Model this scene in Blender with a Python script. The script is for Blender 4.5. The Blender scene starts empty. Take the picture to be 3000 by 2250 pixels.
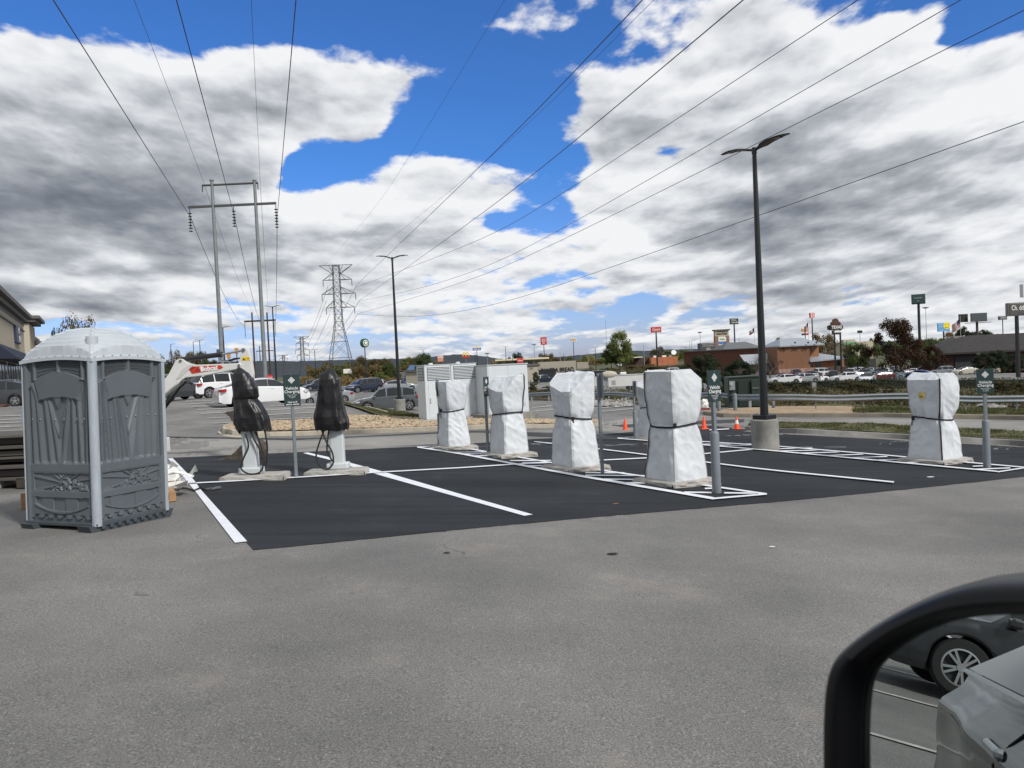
import bpy, bmesh, math, random
import numpy as np
from mathutils import Vector, Matrix, noise
from mathutils.bvhtree import BVHTree
random.seed(7); np.random.seed(7)
S = bpy.context.scene
COL = S.collection
R = math.radians
F = 2250.0                       # focal length in pixels of the 3000 px wide photograph
# ---------------------------------------------------------------- camera
CAM = Vector((0, 0, 1.55))
HOR, SLOPE = 1065.0, 0.047       # gravity horizon at the picture centre, and its tilt
up = Vector((-SLOPE, 1, (1125 - HOR) / F)).normalized()          # world up in camera axes
fw = (Vector((0, 0, -1)) - up * Vector((0, 0, -1)).dot(up)).normalized()
rt = fw.cross(up)
R3 = Matrix((rt, fw, up))                                         # camera axes -> world
def hor(px): return HOR - SLOPE * (px - 1500)
cam_d = bpy.data.cameras.new('camera'); cam = bpy.data.objects.new('camera', cam_d); COL.objects.link(cam)
cam.matrix_world = Matrix.Translation(CAM) @ R3.to_4x4()
cam_d.sensor_width = 36; cam_d.lens = 27.0; cam_d.clip_start = 0.05; cam_d.clip_end = 12000
cam_d.dof.use_dof = True; cam_d.dof.focus_distance = 16; cam_d.dof.aperture_fstop = 9.0
S.camera = cam
S.render.engine = 'CYCLES'
S.cycles.use_denoising = True
S.cycles.max_bounces = 6; S.cycles.diffuse_bounces = 3; S.cycles.glossy_bounces = 4
S.cycles.sample_clamp_indirect = 6
S.view_settings.view_transform = 'Standard'; S.view_settings.look = 'None'
S.view_settings.gamma = 1; S.view_settings.exposure = 0.0
# ---------------------------------------------------------------- light
SUN_DIR = Vector((math.cos(R(-44)), math.sin(R(-44)), math.tan(R(40)))).normalized()               # towards the sun
sd = bpy.data.lights.new('sun', 'SUN'); sd.energy = 3.4; sd.angle = R(7); sd.color = (1, 0.965, 0.92)
so = bpy.data.objects.new('sun', sd); COL.objects.link(so)
so.rotation_euler = (-SUN_DIR).to_track_quat('-Z', 'Y').to_euler()

def ray(px, py):
    return (R3 @ Vector(((px - 1500) / F, (1125 - py) / F, -1)))
def P(px, py, Z):
    return CAM + ray(px, py) * Z
# ---------------------------------------------------------------- world: sky and clouds
def nd(nt, typ, **kw):
    n = nt.nodes.new(typ)
    for k, v in kw.items():
        setattr(n, k, v)
    return n
def lk(nt, a, b): nt.links.new(a, b)
def math_(nt, op, a, b=None, clamp=False):
    n = nt.nodes.new('ShaderNodeMath'); n.operation = op; n.use_clamp = clamp
    for i, v in enumerate((a, b)):
        if v is None: continue
        if isinstance(v, (int, float)): n.inputs[i].default_value = v
        else: nt.links.new(v, n.inputs[i])
    return n.outputs[0]
# cloud cover and cloud tone over the part of the sky in front, read off by eye: rows every 75 px down, columns every 125 px
COVER = ['0000000000012244555422001', '4210000000145313566345421', '8856434455663114689999528', '9999899765410379999999969', '9999999998200079999999999', '9999999874000489999999999', '9999999201320475389999999', '9999998126984179899999999', '9999999887657289999999888', '9999988877642434899988865', '8887777766766888887777645', '7787778777664457767767878', '6676766556565342545655667', '5433333455555444455555566', '4444344445544444555555555']
TONE = ['3333333333333333333333333', '2233333333332233333300031', '1223333333333332111000221', '1122333233333311121110221', '3231112333333322333221112', '4444322334333555444432111', '5555433433333655334443212', '6666543111133321136654322', '7887664111433311467765543', '8898765214421121378754333', '6444777555433221355534433', '5443123453233454357875321', '7767534433332344345534332', '5554344334334444344444444', '5555444444444444444444444']
def grid_at(Gd, px, py):
    x = min(max(px / 125, 0), 23.999); y = min(max(py / 75, 0), 13.999); i, j = int(x), int(y); fx, fy = x - i, y - j
    q = lambda a, b: int(Gd[b][a])
    return ((q(i, j) * (1 - fx) + q(i + 1, j) * fx) * (1 - fy) + (q(i, j + 1) * (1 - fx) + q(i + 1, j + 1) * fx) * fy) / 9
EL0, ELS, NR, AZR, NS = -0.5, 2.15, 15, 36.0, 31
def sky_tables(nt, az, el):
    """cover and tone as functions of azimuth and elevation (degrees)"""
    u = math_(nt, 'ADD', math_(nt, 'MULTIPLY', az, 1 / (2 * AZR)), 0.5)
    t = math_(nt, 'MINIMUM', math_(nt, 'MULTIPLY', math_(nt, 'SUBTRACT', el, EL0), 1 / ELS), NR - 1.0)
    ws = [math_(nt, 'SUBTRACT', 1.0, math_(nt, 'ABSOLUTE', math_(nt, 'SUBTRACT', t, float(i))), clamp=True) for i in range(NR)]
    res = []
    for Gd in (COVER, TONE):
        acc = None
        for k in range(NR // 3):
            r = nt.nodes.new('ShaderNodeValToRGB'); lk(nt, u, r.inputs[0]); cr = r.color_ramp; cr.interpolation = 'EASE'
            while len(cr.elements) < NS: cr.elements.new(0.5)
            for s_ in range(NS):
                a_ = R(-AZR + 2 * AZR * s_ / (NS - 1)); c_ = []
                for q in range(3):
                    e_ = R(EL0 + ELS * (3 * k + q)); d = Vector((math.sin(a_) * math.cos(e_), math.cos(a_) * math.cos(e_), math.sin(e_)))
                    dc = R3.transposed() @ d; c_.append(grid_at(Gd, 1500 + F * dc.x / -dc.z, 1125 - F * dc.y / -dc.z))
                cr.elements[s_].position = s_ / (NS - 1); cr.elements[s_].color = (*c_, 1)
            cv = nt.nodes.new('ShaderNodeCombineXYZ')
            for q in range(3): lk(nt, ws[3 * k + q], cv.inputs[q])
            d_ = nd(nt, 'ShaderNodeVectorMath', operation='DOT_PRODUCT'); lk(nt, r.outputs[0], d_.inputs[0]); lk(nt, cv.outputs[0], d_.inputs[1])
            acc = d_.outputs['Value'] if acc is None else math_(nt, 'ADD', acc, d_.outputs['Value'])
        res.append(acc)
    return res
CL_Z, CL_S, CL_R, CL_H, CL_A, CL_REL, CL_V, CL_VW, CL_AS = 0.10, 1.9, 0.62, 0.07, 1.45, 0.9, 4.2, 0.60, 2.4
w = bpy.data.worlds.new('World'); S.world = w; w.use_nodes = True
nt = w.node_tree; nt.nodes.clear()
out = nd(nt, 'ShaderNodeOutputWorld'); bg = nd(nt, 'ShaderNodeBackground'); lk(nt, bg.outputs[0], out.inputs[0])
sky = nd(nt, 'ShaderNodeTexSky'); sky.sky_type = 'NISHITA'; sky.sun_disc = False
sky.sun_elevation = math.asin(SUN_DIR.z); sky.sun_rotation = math.atan2(SUN_DIR.x, SUN_DIR.y)
sky.air_density = 1.0; sky.dust_density = 0.6; sky.ozone_density = 2.0
tc = nd(nt, 'ShaderNodeTexCoord')
def noise_at(vec, scale, detail, rough):
    n = nd(nt, 'ShaderNodeTexNoise'); n.inputs['Scale'].default_value = scale; n.inputs['Detail'].default_value = detail; n.inputs['Roughness'].default_value = rough; lk(nt, vec, n.inputs['Vector']); return n
sp = nd(nt, 'ShaderNodeSeparateXYZ'); lk(nt, tc.outputs['Generated'], sp.inputs[0]); x_, y_, z_ = sp.outputs
az = math_(nt, 'MULTIPLY', math_(nt, 'ARCTAN2', x_, y_), 180 / math.pi); el = math_(nt, 'MULTIPLY', math_(nt, 'ARCSINE', z_), 180 / math.pi)
qq = math_(nt, 'ADD', math_(nt, 'MAXIMUM', z_, 0.0), CL_Z)
ar = math_(nt, 'ARCTAN2', x_, y_); qU = math_(nt, 'DIVIDE', ar, math_(nt, 'MULTIPLY_ADD' if False else 'MULTIPLY', math_(nt, 'ADD', qq, 0.30), 0.5)); qV = math_(nt, 'LOGARITHM', qq, math.e)
def plan(shift):
    """position in the cloud field: smaller towards the horizon; the second one is a step up, towards the light"""
    c = nt.nodes.new('ShaderNodeCombineXYZ'); lk(nt, qU, c.inputs[0]); lk(nt, math_(nt, 'MULTIPLY_ADD' if False else 'ADD', math_(nt, 'MULTIPLY', qV, CL_AS), shift), c.inputs[1]); c.inputs[2].default_value = 5.3; return c.outputs[0]
N0 = noise_at(plan(0.0), CL_S, 9, CL_R); N1 = noise_at(plan(CL_H), CL_S, 5, CL_R)
NW = noise_at(plan(0.0), CL_S * .9, 3, .5)
ws_ = nd(nt, 'ShaderNodeSeparateColor'); lk(nt, NW.outputs['Color'], ws_.inputs[0])
aw = math_(nt, 'ADD', az, math_(nt, 'MULTIPLY', math_(nt, 'SUBTRACT', ws_.outputs[0], 0.5), 5.0))
ew = math_(nt, 'ADD', el, math_(nt, 'MULTIPLY', math_(nt, 'SUBTRACT', ws_.outputs[1], 0.5), 2.4))
cov, ton = sky_tables(nt, aw, ew)
front = nd(nt, 'ShaderNodeMapRange'); lk(nt, math_(nt, 'ABSOLUTE', az), front.inputs[0]); front.inputs[1].default_value = 34; front.inputs[2].default_value = 50
up_ = nd(nt, 'ShaderNodeMapRange'); lk(nt, el, up_.inputs[0]); up_.inputs[1].default_value = 28; up_.inputs[2].default_value = 38
away = math_(nt, 'MAXIMUM', front.outputs[0], up_.outputs[0])
def mixf(f, a, b):
    n = nd(nt, 'ShaderNodeMix', data_type='FLOAT'); lk(nt, f, n.inputs[0])
    for i, v in ((2, a), (3, b)):
        if isinstance(v, float): n.inputs[i].default_value = v
        else: lk(nt, v, n.inputs[i])
    return n.outputs[0]
cov = mixf(away, cov, 0.72); ton = mixf(away, ton, 0.52)
def billow(shift, det):
    """rounded heads of cumulus: inverted cell distance on a warped deck"""
    wv = nd(nt, 'ShaderNodeVectorMath', operation='MULTIPLY_ADD'); lk(nt, NW.outputs['Color'], wv.inputs[0]); wv.inputs[1].default_value = (.35, .35, .35); lk(nt, plan(shift), wv.inputs[2])
    v = nd(nt, 'ShaderNodeTexVoronoi'); v.inputs['Scale'].default_value = CL_V; v.inputs['Detail'].default_value = det; v.inputs['Roughness'].default_value = 0.55; v.normalize = True
    lk(nt, wv.outputs[0], v.inputs['Vector']); return v.outputs['Distance']
B0 = billow(0.0, 2); B1 = billow(CL_H, 2)
n0 = math_(nt, 'ADD', math_(nt, 'SUBTRACT', N0.outputs[0], 0.5), math_(nt, 'MULTIPLY', math_(nt, 'SUBTRACT', 0.35, B0), CL_VW))
n1 = math_(nt, 'ADD', math_(nt, 'SUBTRACT', N1.outputs[0], 0.5), math_(nt, 'MULTIPLY', math_(nt, 'SUBTRACT', 0.35, B1), CL_VW))
D0 = math_(nt, 'ADD', math_(nt, 'SUBTRACT', math_(nt, 'MULTIPLY', cov, 1.25), 0.58), math_(nt, 'MULTIPLY', n0, CL_A))
alpha = nd(nt, 'ShaderNodeMapRange', interpolation_type='SMOOTHSTEP'); lk(nt, D0, alpha.inputs[0]); alpha.inputs[1].default_value = -0.04; alpha.inputs[2].default_value = 0.16
NA = noise_at(plan(0.0), CL_S * 1.5, 4, .5); NB = noise_at(plan(.13), CL_S * 1.5, 4, .5)
rel = math_(nt, 'ADD', math_(nt, 'MULTIPLY', math_(nt, 'SUBTRACT', NA.outputs[0], NB.outputs[0]), 1.0), math_(nt, 'MULTIPLY', math_(nt, 'SUBTRACT', n0, n1), CL_REL))
thick = nd(nt, 'ShaderNodeMapRange', interpolation_type='SMOOTHSTEP'); lk(nt, D0, thick.inputs[0]); thick.inputs[1].default_value = 0.1; thick.inputs[2].default_value = 0.9; thick.inputs[3].default_value = -0.20; thick.inputs[4].default_value = 0.08
tone = math_(nt, 'SUBTRACT', math_(nt, 'ADD', math_(nt, 'MULTIPLY', ton, 0.80), math_(nt, 'ADD', thick.outputs[0], math_(nt, 'MULTIPLY', n1, 0.12))), rel, clamp=True)
cr = nd(nt, 'ShaderNodeValToRGB'); lk(nt, tone, cr.inputs[0])
e = cr.color_ramp.elements
e[0].position = 0.0; e[0].color = (0.90, 0.91, 0.93, 1)
e[1].position = 1.0; e[1].color = (0.11, 0.13, 0.16, 1)
for p_, c_ in ((.18, (.74, .76, .79, 1)), (.42, (.44, .465, .505, 1)), (.7, (.235, .26, .30, 1))):
    q = cr.color_ramp.elements.new(p_); q.color = c_
SKY_STR = 0.10
bs = nd(nt, 'ShaderNodeMix', data_type='RGBA', blend_type='MULTIPLY'); bs.inputs[0].default_value = 1.0
lk(nt, sky.outputs[0], bs.inputs[6]); 
ht = nd(nt, 'ShaderNodeMapRange'); lk(nt, el, ht.inputs[0]); ht.inputs[1].default_value = 0; ht.inputs[2].default_value = 14
tm = nd(nt, 'ShaderNodeMix', data_type='RGBA'); lk(nt, ht.outputs[0], tm.inputs[0]); tm.inputs[6].default_value = (0.82, 0.90, 1.45, 1); tm.inputs[7].default_value = (0.40, 0.82, 1.45, 1)
lk(nt, tm.outputs[2], bs.inputs[7])
cl = nd(nt, 'ShaderNodeMix', data_type='RGBA', blend_type='MULTIPLY'); cl.inputs[0].default_value = 1.0
k_ = 1 / SKY_STR
lk(nt, cr.outputs[0], cl.inputs[6]); cl.inputs[7].default_value = (k_, k_, k_, 1)
mx = nd(nt, 'ShaderNodeMix', data_type='RGBA'); lk(nt, alpha.outputs[0], mx.inputs[0]); lk(nt, bs.outputs[2], mx.inputs[6]); lk(nt, cl.outputs[2], mx.inputs[7])
lk(nt, mx.outputs[2], bg.inputs[0]); bg.inputs[1].default_value = SKY_STR
w.cycles.sampling_method = 'MANUAL'; w.cycles.sample_map_resolution = 512

# ---------------------------------------------------------------- materials
MATS = {}
def mat(name, col, rough=0.7, metal=0.0, var=0.0, vscale=4.0, bump=0.0, bscale=30.0, col2=None, coat=0.0, emit=None, spec=0.5, stretch=None, detail=6):
    if name in MATS: return MATS[name]
    m = bpy.data.materials.new(name); m.use_nodes = True; MATS[name] = m
    nt = m.node_tree; b = nt.nodes['Principled BSDF']
    b.inputs['Roughness'].default_value = rough; b.inputs['Metallic'].default_value = metal
    b.inputs['Specular IOR Level'].default_value = spec
    b.inputs['Coat Weight'].default_value = coat; b.inputs['Coat Roughness'].default_value = 0.05
    b.inputs['Base Color'].default_value = (*col, 1)
    tcn = nd(nt, 'ShaderNodeTexCoord'); src = tcn.outputs['Object']
    if stretch:
        mp = nd(nt, 'ShaderNodeMapping'); mp.inputs['Scale'].default_value = stretch; lk(nt, src, mp.inputs[0]); src = mp.outputs[0]
    if var > 0 or col2:
        n = nd(nt, 'ShaderNodeTexNoise'); n.inputs['Scale'].default_value = vscale; n.inputs['Detail'].default_value = detail; lk(nt, src, n.inputs['Vector'])
        n.inputs['Roughness'].default_value = 0.6
        r = nd(nt, 'ShaderNodeMapRange'); r.inputs[1].default_value = 0.32; r.inputs[2].default_value = 0.68; lk(nt, n.outputs[0], r.inputs[0])
        x = nd(nt, 'ShaderNodeMix', data_type='RGBA'); lk(nt, r.outputs[0], x.inputs[0])
        c2 = col2 if col2 else tuple(min(1, c * (1 + var)) for c in col)
        c1 = col if col2 else tuple(c * (1 - var) for c in col)
        x.inputs[6].default_value = (*c1, 1); x.inputs[7].default_value = (*c2, 1)
        lk(nt, x.outputs[2], b.inputs['Base Color'])
    if bump > 0:
        n = nd(nt, 'ShaderNodeTexNoise'); n.inputs['Scale'].default_value = bscale; n.inputs['Detail'].default_value = 5; lk(nt, src, n.inputs['Vector'])
        bp = nd(nt, 'ShaderNodeBump'); bp.inputs['Strength'].default_value = bump; bp.inputs['Distance'].default_value = 0.02
        lk(nt, n.outputs[0], bp.inputs['Height']); lk(nt, bp.outputs[0], b.inputs['Normal'])
    if emit:
        b.inputs['Emission Color'].default_value = (*emit[:3], 1); b.inputs['Emission Strength'].default_value = emit[3]
    return m
# ---------------------------------------------------------------- mesh helpers
def ss(a, b, x):
    t = min(1, max(0, (x - a) / (b - a))); return t * t * (3 - 2 * t)
class MB:
    def __init__(s): s.v = []; s.f = []; s.m = []
    def add(s, verts, faces, mi=0):
        o = len(s.v); s.v.extend(Vector(v) for v in verts)
        for f in faces: s.f.append(tuple(i + o for i in f)); s.m.append(mi)
        return s
    def box(s, c, size, rot=None, mi=0, bev=0.0):
        hx, hy, hz = size[0] / 2, size[1] / 2, size[2] / 2
        if bev > 0:
            bm = bmesh.new(); bmesh.ops.create_cube(bm, size=1)
            for v in bm.verts: v.co = Vector((v.co.x * size[0], v.co.y * size[1], v.co.z * size[2]))
            bmesh.ops.bevel(bm, geom=bm.edges[:] + bm.verts[:], offset=bev, segments=2, affect='EDGES', profile=0.5)
            bm.verts.index_update(); vs = [v.co.copy() for v in bm.verts]; fs = [[v.index for v in f.verts] for f in bm.faces]; bm.free()
        else:
            vs = [Vector((x, y, z)) for x in (-hx, hx) for y in (-hy, hy) for z in (-hz, hz)]
            fs = [(0, 1, 3, 2), (4, 6, 7, 5), (0, 4, 5, 1), (2, 3, 7, 6), (0, 2, 6, 4), (1, 5, 7, 3)]
        if rot is not None: vs = [rot @ v for v in vs]
        c = Vector(c); return s.add([v + c for v in vs], fs, mi)
    def cyl(s, p0, p1, r0, r1=None, n=16, mi=0, caps=True):
        r1 = r0 if r1 is None else r1
        p0, p1 = Vector(p0), Vector(p1); d = (p1 - p0)
        if d.length < 1e-7: return s
        q = d.to_track_quat('Z', 'Y').to_matrix(); vs = []
        for p, r in ((p0, r0), (p1, r1)):
            for i in range(n):
                a = 2 * math.pi * i / n; vs.append(p + q @ Vector((math.cos(a) * r, math.sin(a) * r, 0)))
        fs = [(i, (i + 1) % n, n + (i + 1) % n, n + i) for i in range(n)]
        if caps: fs += [tuple(range(n - 1, -1, -1)), tuple(range(n, 2 * n))]
        return s.add(vs, fs, mi)
    def tube(s, pts, r, n=8, mi=0, closed=False):
        pts = [Vector(p) for p in pts]; N = len(pts); vs = []; rr = r if isinstance(r, (list, tuple)) else [r] * N
        prev = None
        for i, p in enumerate(pts):
            a = pts[(i - 1) % N] if (closed or i > 0) else p; b = pts[(i + 1) % N] if (closed or i < N - 1) else p
            t = (b - a)
            if t.length < 1e-9: t = Vector((0, 0, 1))
            t.normalize()
            ref = prev if prev is not None else (Vector((0, 0, 1)) if abs(t.z) < .9 else Vector((1, 0, 0)))
            u = (ref - t * ref.dot(t)).normalized(); prev = u; w_ = t.cross(u)
            for k in range(n):
                an = 2 * math.pi * k / n; vs.append(p + (u * math.cos(an) + w_ * math.sin(an)) * rr[i])
        fs = []
        for i in range(N if closed else N - 1):
            j = (i + 1) % N
            for k in range(n): fs.append((i * n + k, i * n + (k + 1) % n, j * n + (k + 1) % n, j * n + k))
        if not closed: fs += [tuple(range(n - 1, -1, -1)), tuple(range((N - 1) * n, N * n))]
        return s.add(vs, fs, mi)
    def prism(s, poly, y0, y1, M=None, mi=0):
        """poly in (x, z), extruded along y."""
        n = len(poly); vs = [Vector((p[0], y0, p[1])) for p in poly] + [Vector((p[0], y1, p[1])) for p in poly]
        if M is not None: vs = [M @ v for v in vs]
        fs = [tuple(range(n)), tuple(range(2 * n - 1, n - 1, -1))] + [(i, n + i, n + (i + 1) % n, (i + 1) % n) for i in range(n)]
        return s.add(vs, fs, mi)
    def grid(s, fn, nu, nv, mi=0, wrap=False):
        vs = [fn(i / nu if wrap else i / (nu - 1), j / (nv - 1)) for j in range(nv) for i in range(nu)]
        fs = []
        for j in range(nv - 1):
            for i in range(nu if wrap else nu - 1):
                k = (i + 1) % nu; fs.append((j * nu + i, j * nu + k, (j + 1) * nu + k, (j + 1) * nu + i))
        return s.add(vs, fs, mi)
    def lathe(s, prof, c=(0, 0, 0), n=24, mi=0, caps=True):
        c = Vector(c); vs = [c + Vector((r * math.cos(2 * math.pi * i / n), r * math.sin(2 * math.pi * i / n), z)) for r, z in prof for i in range(n)]
        fs = []
        for j in range(len(prof) - 1):
            for i in range(n): fs.append((j * n + i, j * n + (i + 1) % n, (j + 1) * n + (i + 1) % n, (j + 1) * n + i))
        if caps: fs += [tuple(range(n - 1, -1, -1)), tuple(range((len(prof) - 1) * n, len(prof) * n))]
        return s.add(vs, fs, mi)
    def ball(s, c, r, n=10, mi=0):
        c = Vector(c); rr = r if hasattr(r, '__len__') else (r, r, r); m_ = n // 2 + 1
        def fn(u, v):
            a = 2 * math.pi * u; b = math.pi * (v * .998 + .001); return c + Vector((rr[0] * math.cos(a) * math.sin(b), rr[1] * math.sin(a) * math.sin(b), rr[2] * math.cos(b)))
        return s.grid(fn, n, m_, mi, wrap=True)
    def mesh(s, name, mats, smooth=False, autos=None):
        me = bpy.data.meshes.new(name); me.from_pydata([tuple(v) for v in s.v], [], s.f)
        for m in (mats if isinstance(mats, (list, tuple)) else [mats]): me.materials.append(m)
        if any(s.m): me.polygons.foreach_set('material_index', s.m)
        bm = bmesh.new(); bm.from_mesh(me); bmesh.ops.recalc_face_normals(bm, faces=bm.faces[:])
        if autos is not None:
            for f in bm.faces: f.smooth = True
            for e_ in bm.edges:
                if len(e_.link_faces) != 2 or e_.calc_face_angle(0) > autos: e_.smooth = False
        bm.to_mesh(me); bm.free()
        if smooth and autos is None: me.polygons.foreach_set('use_smooth', [True] * len(me.polygons))
        me.update(); return me
    def obj(s, name, mats, parent=None, smooth=False, autos=R(35), **tags):
        me = s.mesh(name, mats, smooth, autos if smooth else None)
        o = bpy.data.objects.new(name, me); COL.objects.link(o)
        if parent is not None: o.parent = parent
        for k, v in tags.items(): o[k] = v
        return o
def thing(name, label, cat, loc=(0, 0, 0), rz=0.0, group=None, rot=None):
    o = bpy.data.objects.new(name, None); COL.objects.link(o); o.location = loc; o.empty_display_size = 0.2
    o.rotation_euler = rot if rot is not None else (0, 0, rz)
    o['label'] = label; o['category'] = cat
    if group: o['group'] = group
    return o
def struct(o): o['kind'] = 'structure'; return o
def dup(root, loc, rz=0.0, label=None, scale=None, group=None, mats=None):
    def cp(o, par):
        c = o.copy(); COL.objects.link(c)
        if par is not None: c.parent = par
        for ch in list(o.children): cp(ch, c)
        return c
    r = cp(root, None); r.location = loc; r.rotation_euler = (0, 0, rz)
    if scale is not None: r.scale = scale if hasattr(scale, '__len__') else (scale,) * 3
    if label: r['label'] = label
    if group: r['group'] = group
    return r
def text(s, size, parent, M, m, name='lettering', ext=0.004, align='CENTER', sx=1.0, bold=0.0, spacing=1.0, shear=0.0):
    """lettering as a mesh: M places the text plane (x right, y up) in the parent's space"""
    cu = bpy.data.curves.new('t', 'FONT'); cu.body = s; cu.size = size; cu.align_x = align; cu.align_y = 'CENTER'; cu.extrude = ext; cu.offset = bold; cu.space_character = spacing; cu.shear = shear
    cu.resolution_u = 3
    to = bpy.data.objects.new('t', cu); COL.objects.link(to)
    dg = bpy.context.evaluated_depsgraph_get(); dg.update()
    me = bpy.data.meshes.new_from_object(to.evaluated_get(dg)); bpy.data.objects.remove(to); bpy.data.curves.remove(cu)
    me.transform(M @ Matrix.Diagonal((sx, 1, 1, 1))); me.materials.clear(); me.materials.append(m)
    o = bpy.data.objects.new(name, me); COL.objects.link(o); o.parent = parent; return o
FRONT = Matrix.Rotation(R(90), 4, 'X')      # text plane x right, z up, facing -y
# ---------------------------------------------------------------- terrain
PN = (R3 @ Vector((-0.0055, 1, -18.4 / F))).normalized()          # normal of the paved lot under the car
P0 = CAM - PN * 1.55
def plane_z(x, y): return P0.z - (PN.x * (x - P0.x) + PN.y * (y - P0.y)) / PN.z
CTRL = [(640,1243,30),(645,1272,24),(900,1283,25.6),(1300,1262,28.5),(1650,1255,30),(1832,1263,28.7),(2300,1270,25.5),(2700,1292,22),(3000,1310,19.6),
 (2300,1222,33),(2600,1222,32),(3000,1230,30),(2250,1204,36),(2600,1202,35),(3000,1211,33),(1600,1176,58),(1750,1180,56),(1900,1186,52),(2040,1190,44),(2190,1199,36.5),(1640,1215,38),(1850,1220,36),
 (600,1166,53),(820,1184,42),(480,1180,45),(1168,1213,36),(1300,1228,32),(1120,1203,50),(1210,1207,50),(1320,1241,30),(1480,1226,32),(980,1222,34),(1060,1178,66),(1100,1148,90),(1250,1150,90),(1220,1126,170),(900,1137,130),(30,1191,50),(0,1250,27),
 (150,1164,80),(300,1160,92),(60,1170,78),(2250,1124,125),(2400,1120,125),(2600,1114,127),(2800,1109,130),(3000,1106,130),(2350,1109,148),(2650,1100,152),(2400,1143,95),(2800,1141,95),(3000,1140,95),(2600,1093,190),(2280,1098,165),(2450,1105,150),(2850,1096,150),(3000,1092,165),
 (2400,1180,48),(2900,1188,46),(2300,1175,52),(2600,1168,60),(2900,1165,66),(1560,1113,200),(1640,1120,180),(1800,1144,120),(1950,1148,110),(2100,1150,90),(2200,1165,60),(1700,1160,80),(1620,1150,90),
 (700,1120,250),(500,1125,220),(1000,1114,280),(1350,1105,330),(1950,1068,330),(1700,1072,400),(2140,1075,240),(2100,1050,330),(2700,1075,260),(2900,1030,420),(2500,1060,330)]
for Z_, dy in ((700, 9), (1500, 12), (4000, 6)):
    for px_ in range(-900, 4000, 350): CTRL.append((px_, hor(px_) + dy, Z_))
ctl = []
for a_, b_, Z_ in CTRL:
    p = P(a_, b_, Z_); r = math.hypot(p.x, p.y); ctl.append((math.log(r), math.atan2(p.x, p.y), (1.55 - p.z) / r))
for px_ in range(0, 3001, 300):                                    # the near lot, so that the two meet
    for Z_ in (19, 22):
        d = ray(px_, 1125); q = Vector((d.x, d.y)).normalized() * Z_
        ctl.append((math.log(Z_), math.atan2(q.x, q.y), (1.55 - plane_z(*q)) / Z_))
for az_ in (-150, -110, -75, -52, 52, 75, 110, 150, 180):
    for r_ in (22, 60, 200, 1000, 4000):
        ctl.append((math.log(r_), R(az_), 1.0 / r_ + (0.012 if r_ < 300 else 0.003)))
CT = np.array(ctl)
def terr_z(x, y):
    r = math.hypot(x, y)
    zp = plane_z(x, y)
    if abs(zp) > 1.2: zp = math.copysign(1.2 + (abs(zp) - 1.2) * .3, zp) if y < -3 else zp
    if r < 16.5: return zp
    da = np.abs(CT[:, 1] - math.atan2(x, y)); da = np.minimum(da, 2 * math.pi - da)
    d2 = ((CT[:, 0] - math.log(r)) ** 2) * 1.6 + (da * 1.5) ** 2 + 2e-4
    w_ = 1 / d2 ** 1.8
    s = float((w_ * CT[:, 2]).sum() / w_.sum()); zf = 1.55 - s * r
    t = min(1, max(0, (r - 16.5) / 5.5)); t = t * t * (3 - 2 * t)
    return zp * (1 - t) + zf * t
radii = [0.0]
r_ = 0.6
while r_ < 9000: radii.append(r_); r_ *= (1.035 if 14 < r_ < 220 else 1.12)
NA = 300
az_list = [(-60 + 120 * i / 200) for i in range(200)] + [60 + 240 * i / 100 for i in range(100)]
gb = MB(); vs = []; fs = []
for r_ in radii[1:]:
    for a_ in az_list:
        x, y = r_ * math.sin(R(a_)), r_ * math.cos(R(a_)); vs.append((x, y, terr_z(x, y)))
vs.append((0, 0, terr_z(0, 0.001)))
for j in range(len(radii) - 2):
    for i in range(NA): k = (i + 1) % NA; fs.append((j * NA + i, j * NA + k, (j + 1) * NA + k, (j + 1) * NA + i))
for i in range(NA): fs.append((len(vs) - 1, (i + 1) % NA, i))
gb.add(vs, fs)
BVH = BVHTree.FromPolygons([Vector(v) for v in vs], fs)
def G(px, py, off=0.0):
    """the ground point seen at this pixel"""
    d = ray(px, py).normalized(); h = BVH.ray_cast(CAM, d)
    if h[0] is None: raise ValueError('no ground at %s %s' % (px, py))
    return h[0] + Vector((0, 0, off))
def gz(x, y):
    h = BVH.ray_cast(Vector((x, y, 300)), Vector((0, 0, -1))); return h[0].z
def depth(p): return (p - CAM).dot(R3 @ Vector((0, 0, -1)))
def GZ(px, Z):
    """ground under the point seen in column px (at the horizon) at depth Z"""
    p = P(px, hor(px), Z); p.z = gz(p.x, p.y); return p
def patch(name, A, B, n, m, off, material, kind='structure', smooth=False, z0=0.0):
    """a sheet draped on the ground between two pixel polylines"""
    def along(L, t):
        seg = [math.dist(L[i], L[i + 1]) for i in range(len(L) - 1)]; T = sum(seg) * t
        for i, s_ in enumerate(seg):
            if T <= s_ or i == len(seg) - 1:
                k = T / s_ if s_ else 0; return (L[i][0] + (L[i + 1][0] - L[i][0]) * k, L[i][1] + (L[i + 1][1] - L[i][1]) * k)
            T -= s_
    mb = MB()
    def fn(u, v):
        a = along(A, u); b = along(B, u); return G(a[0] + (b[0] - a[0]) * v, a[1] + (b[1] - a[1]) * v, off)
    mb.grid(fn, n, m)
    if name is None: return mb
    o = mb.obj(name, material)
    if kind: o['kind'] = kind
    return o

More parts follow.
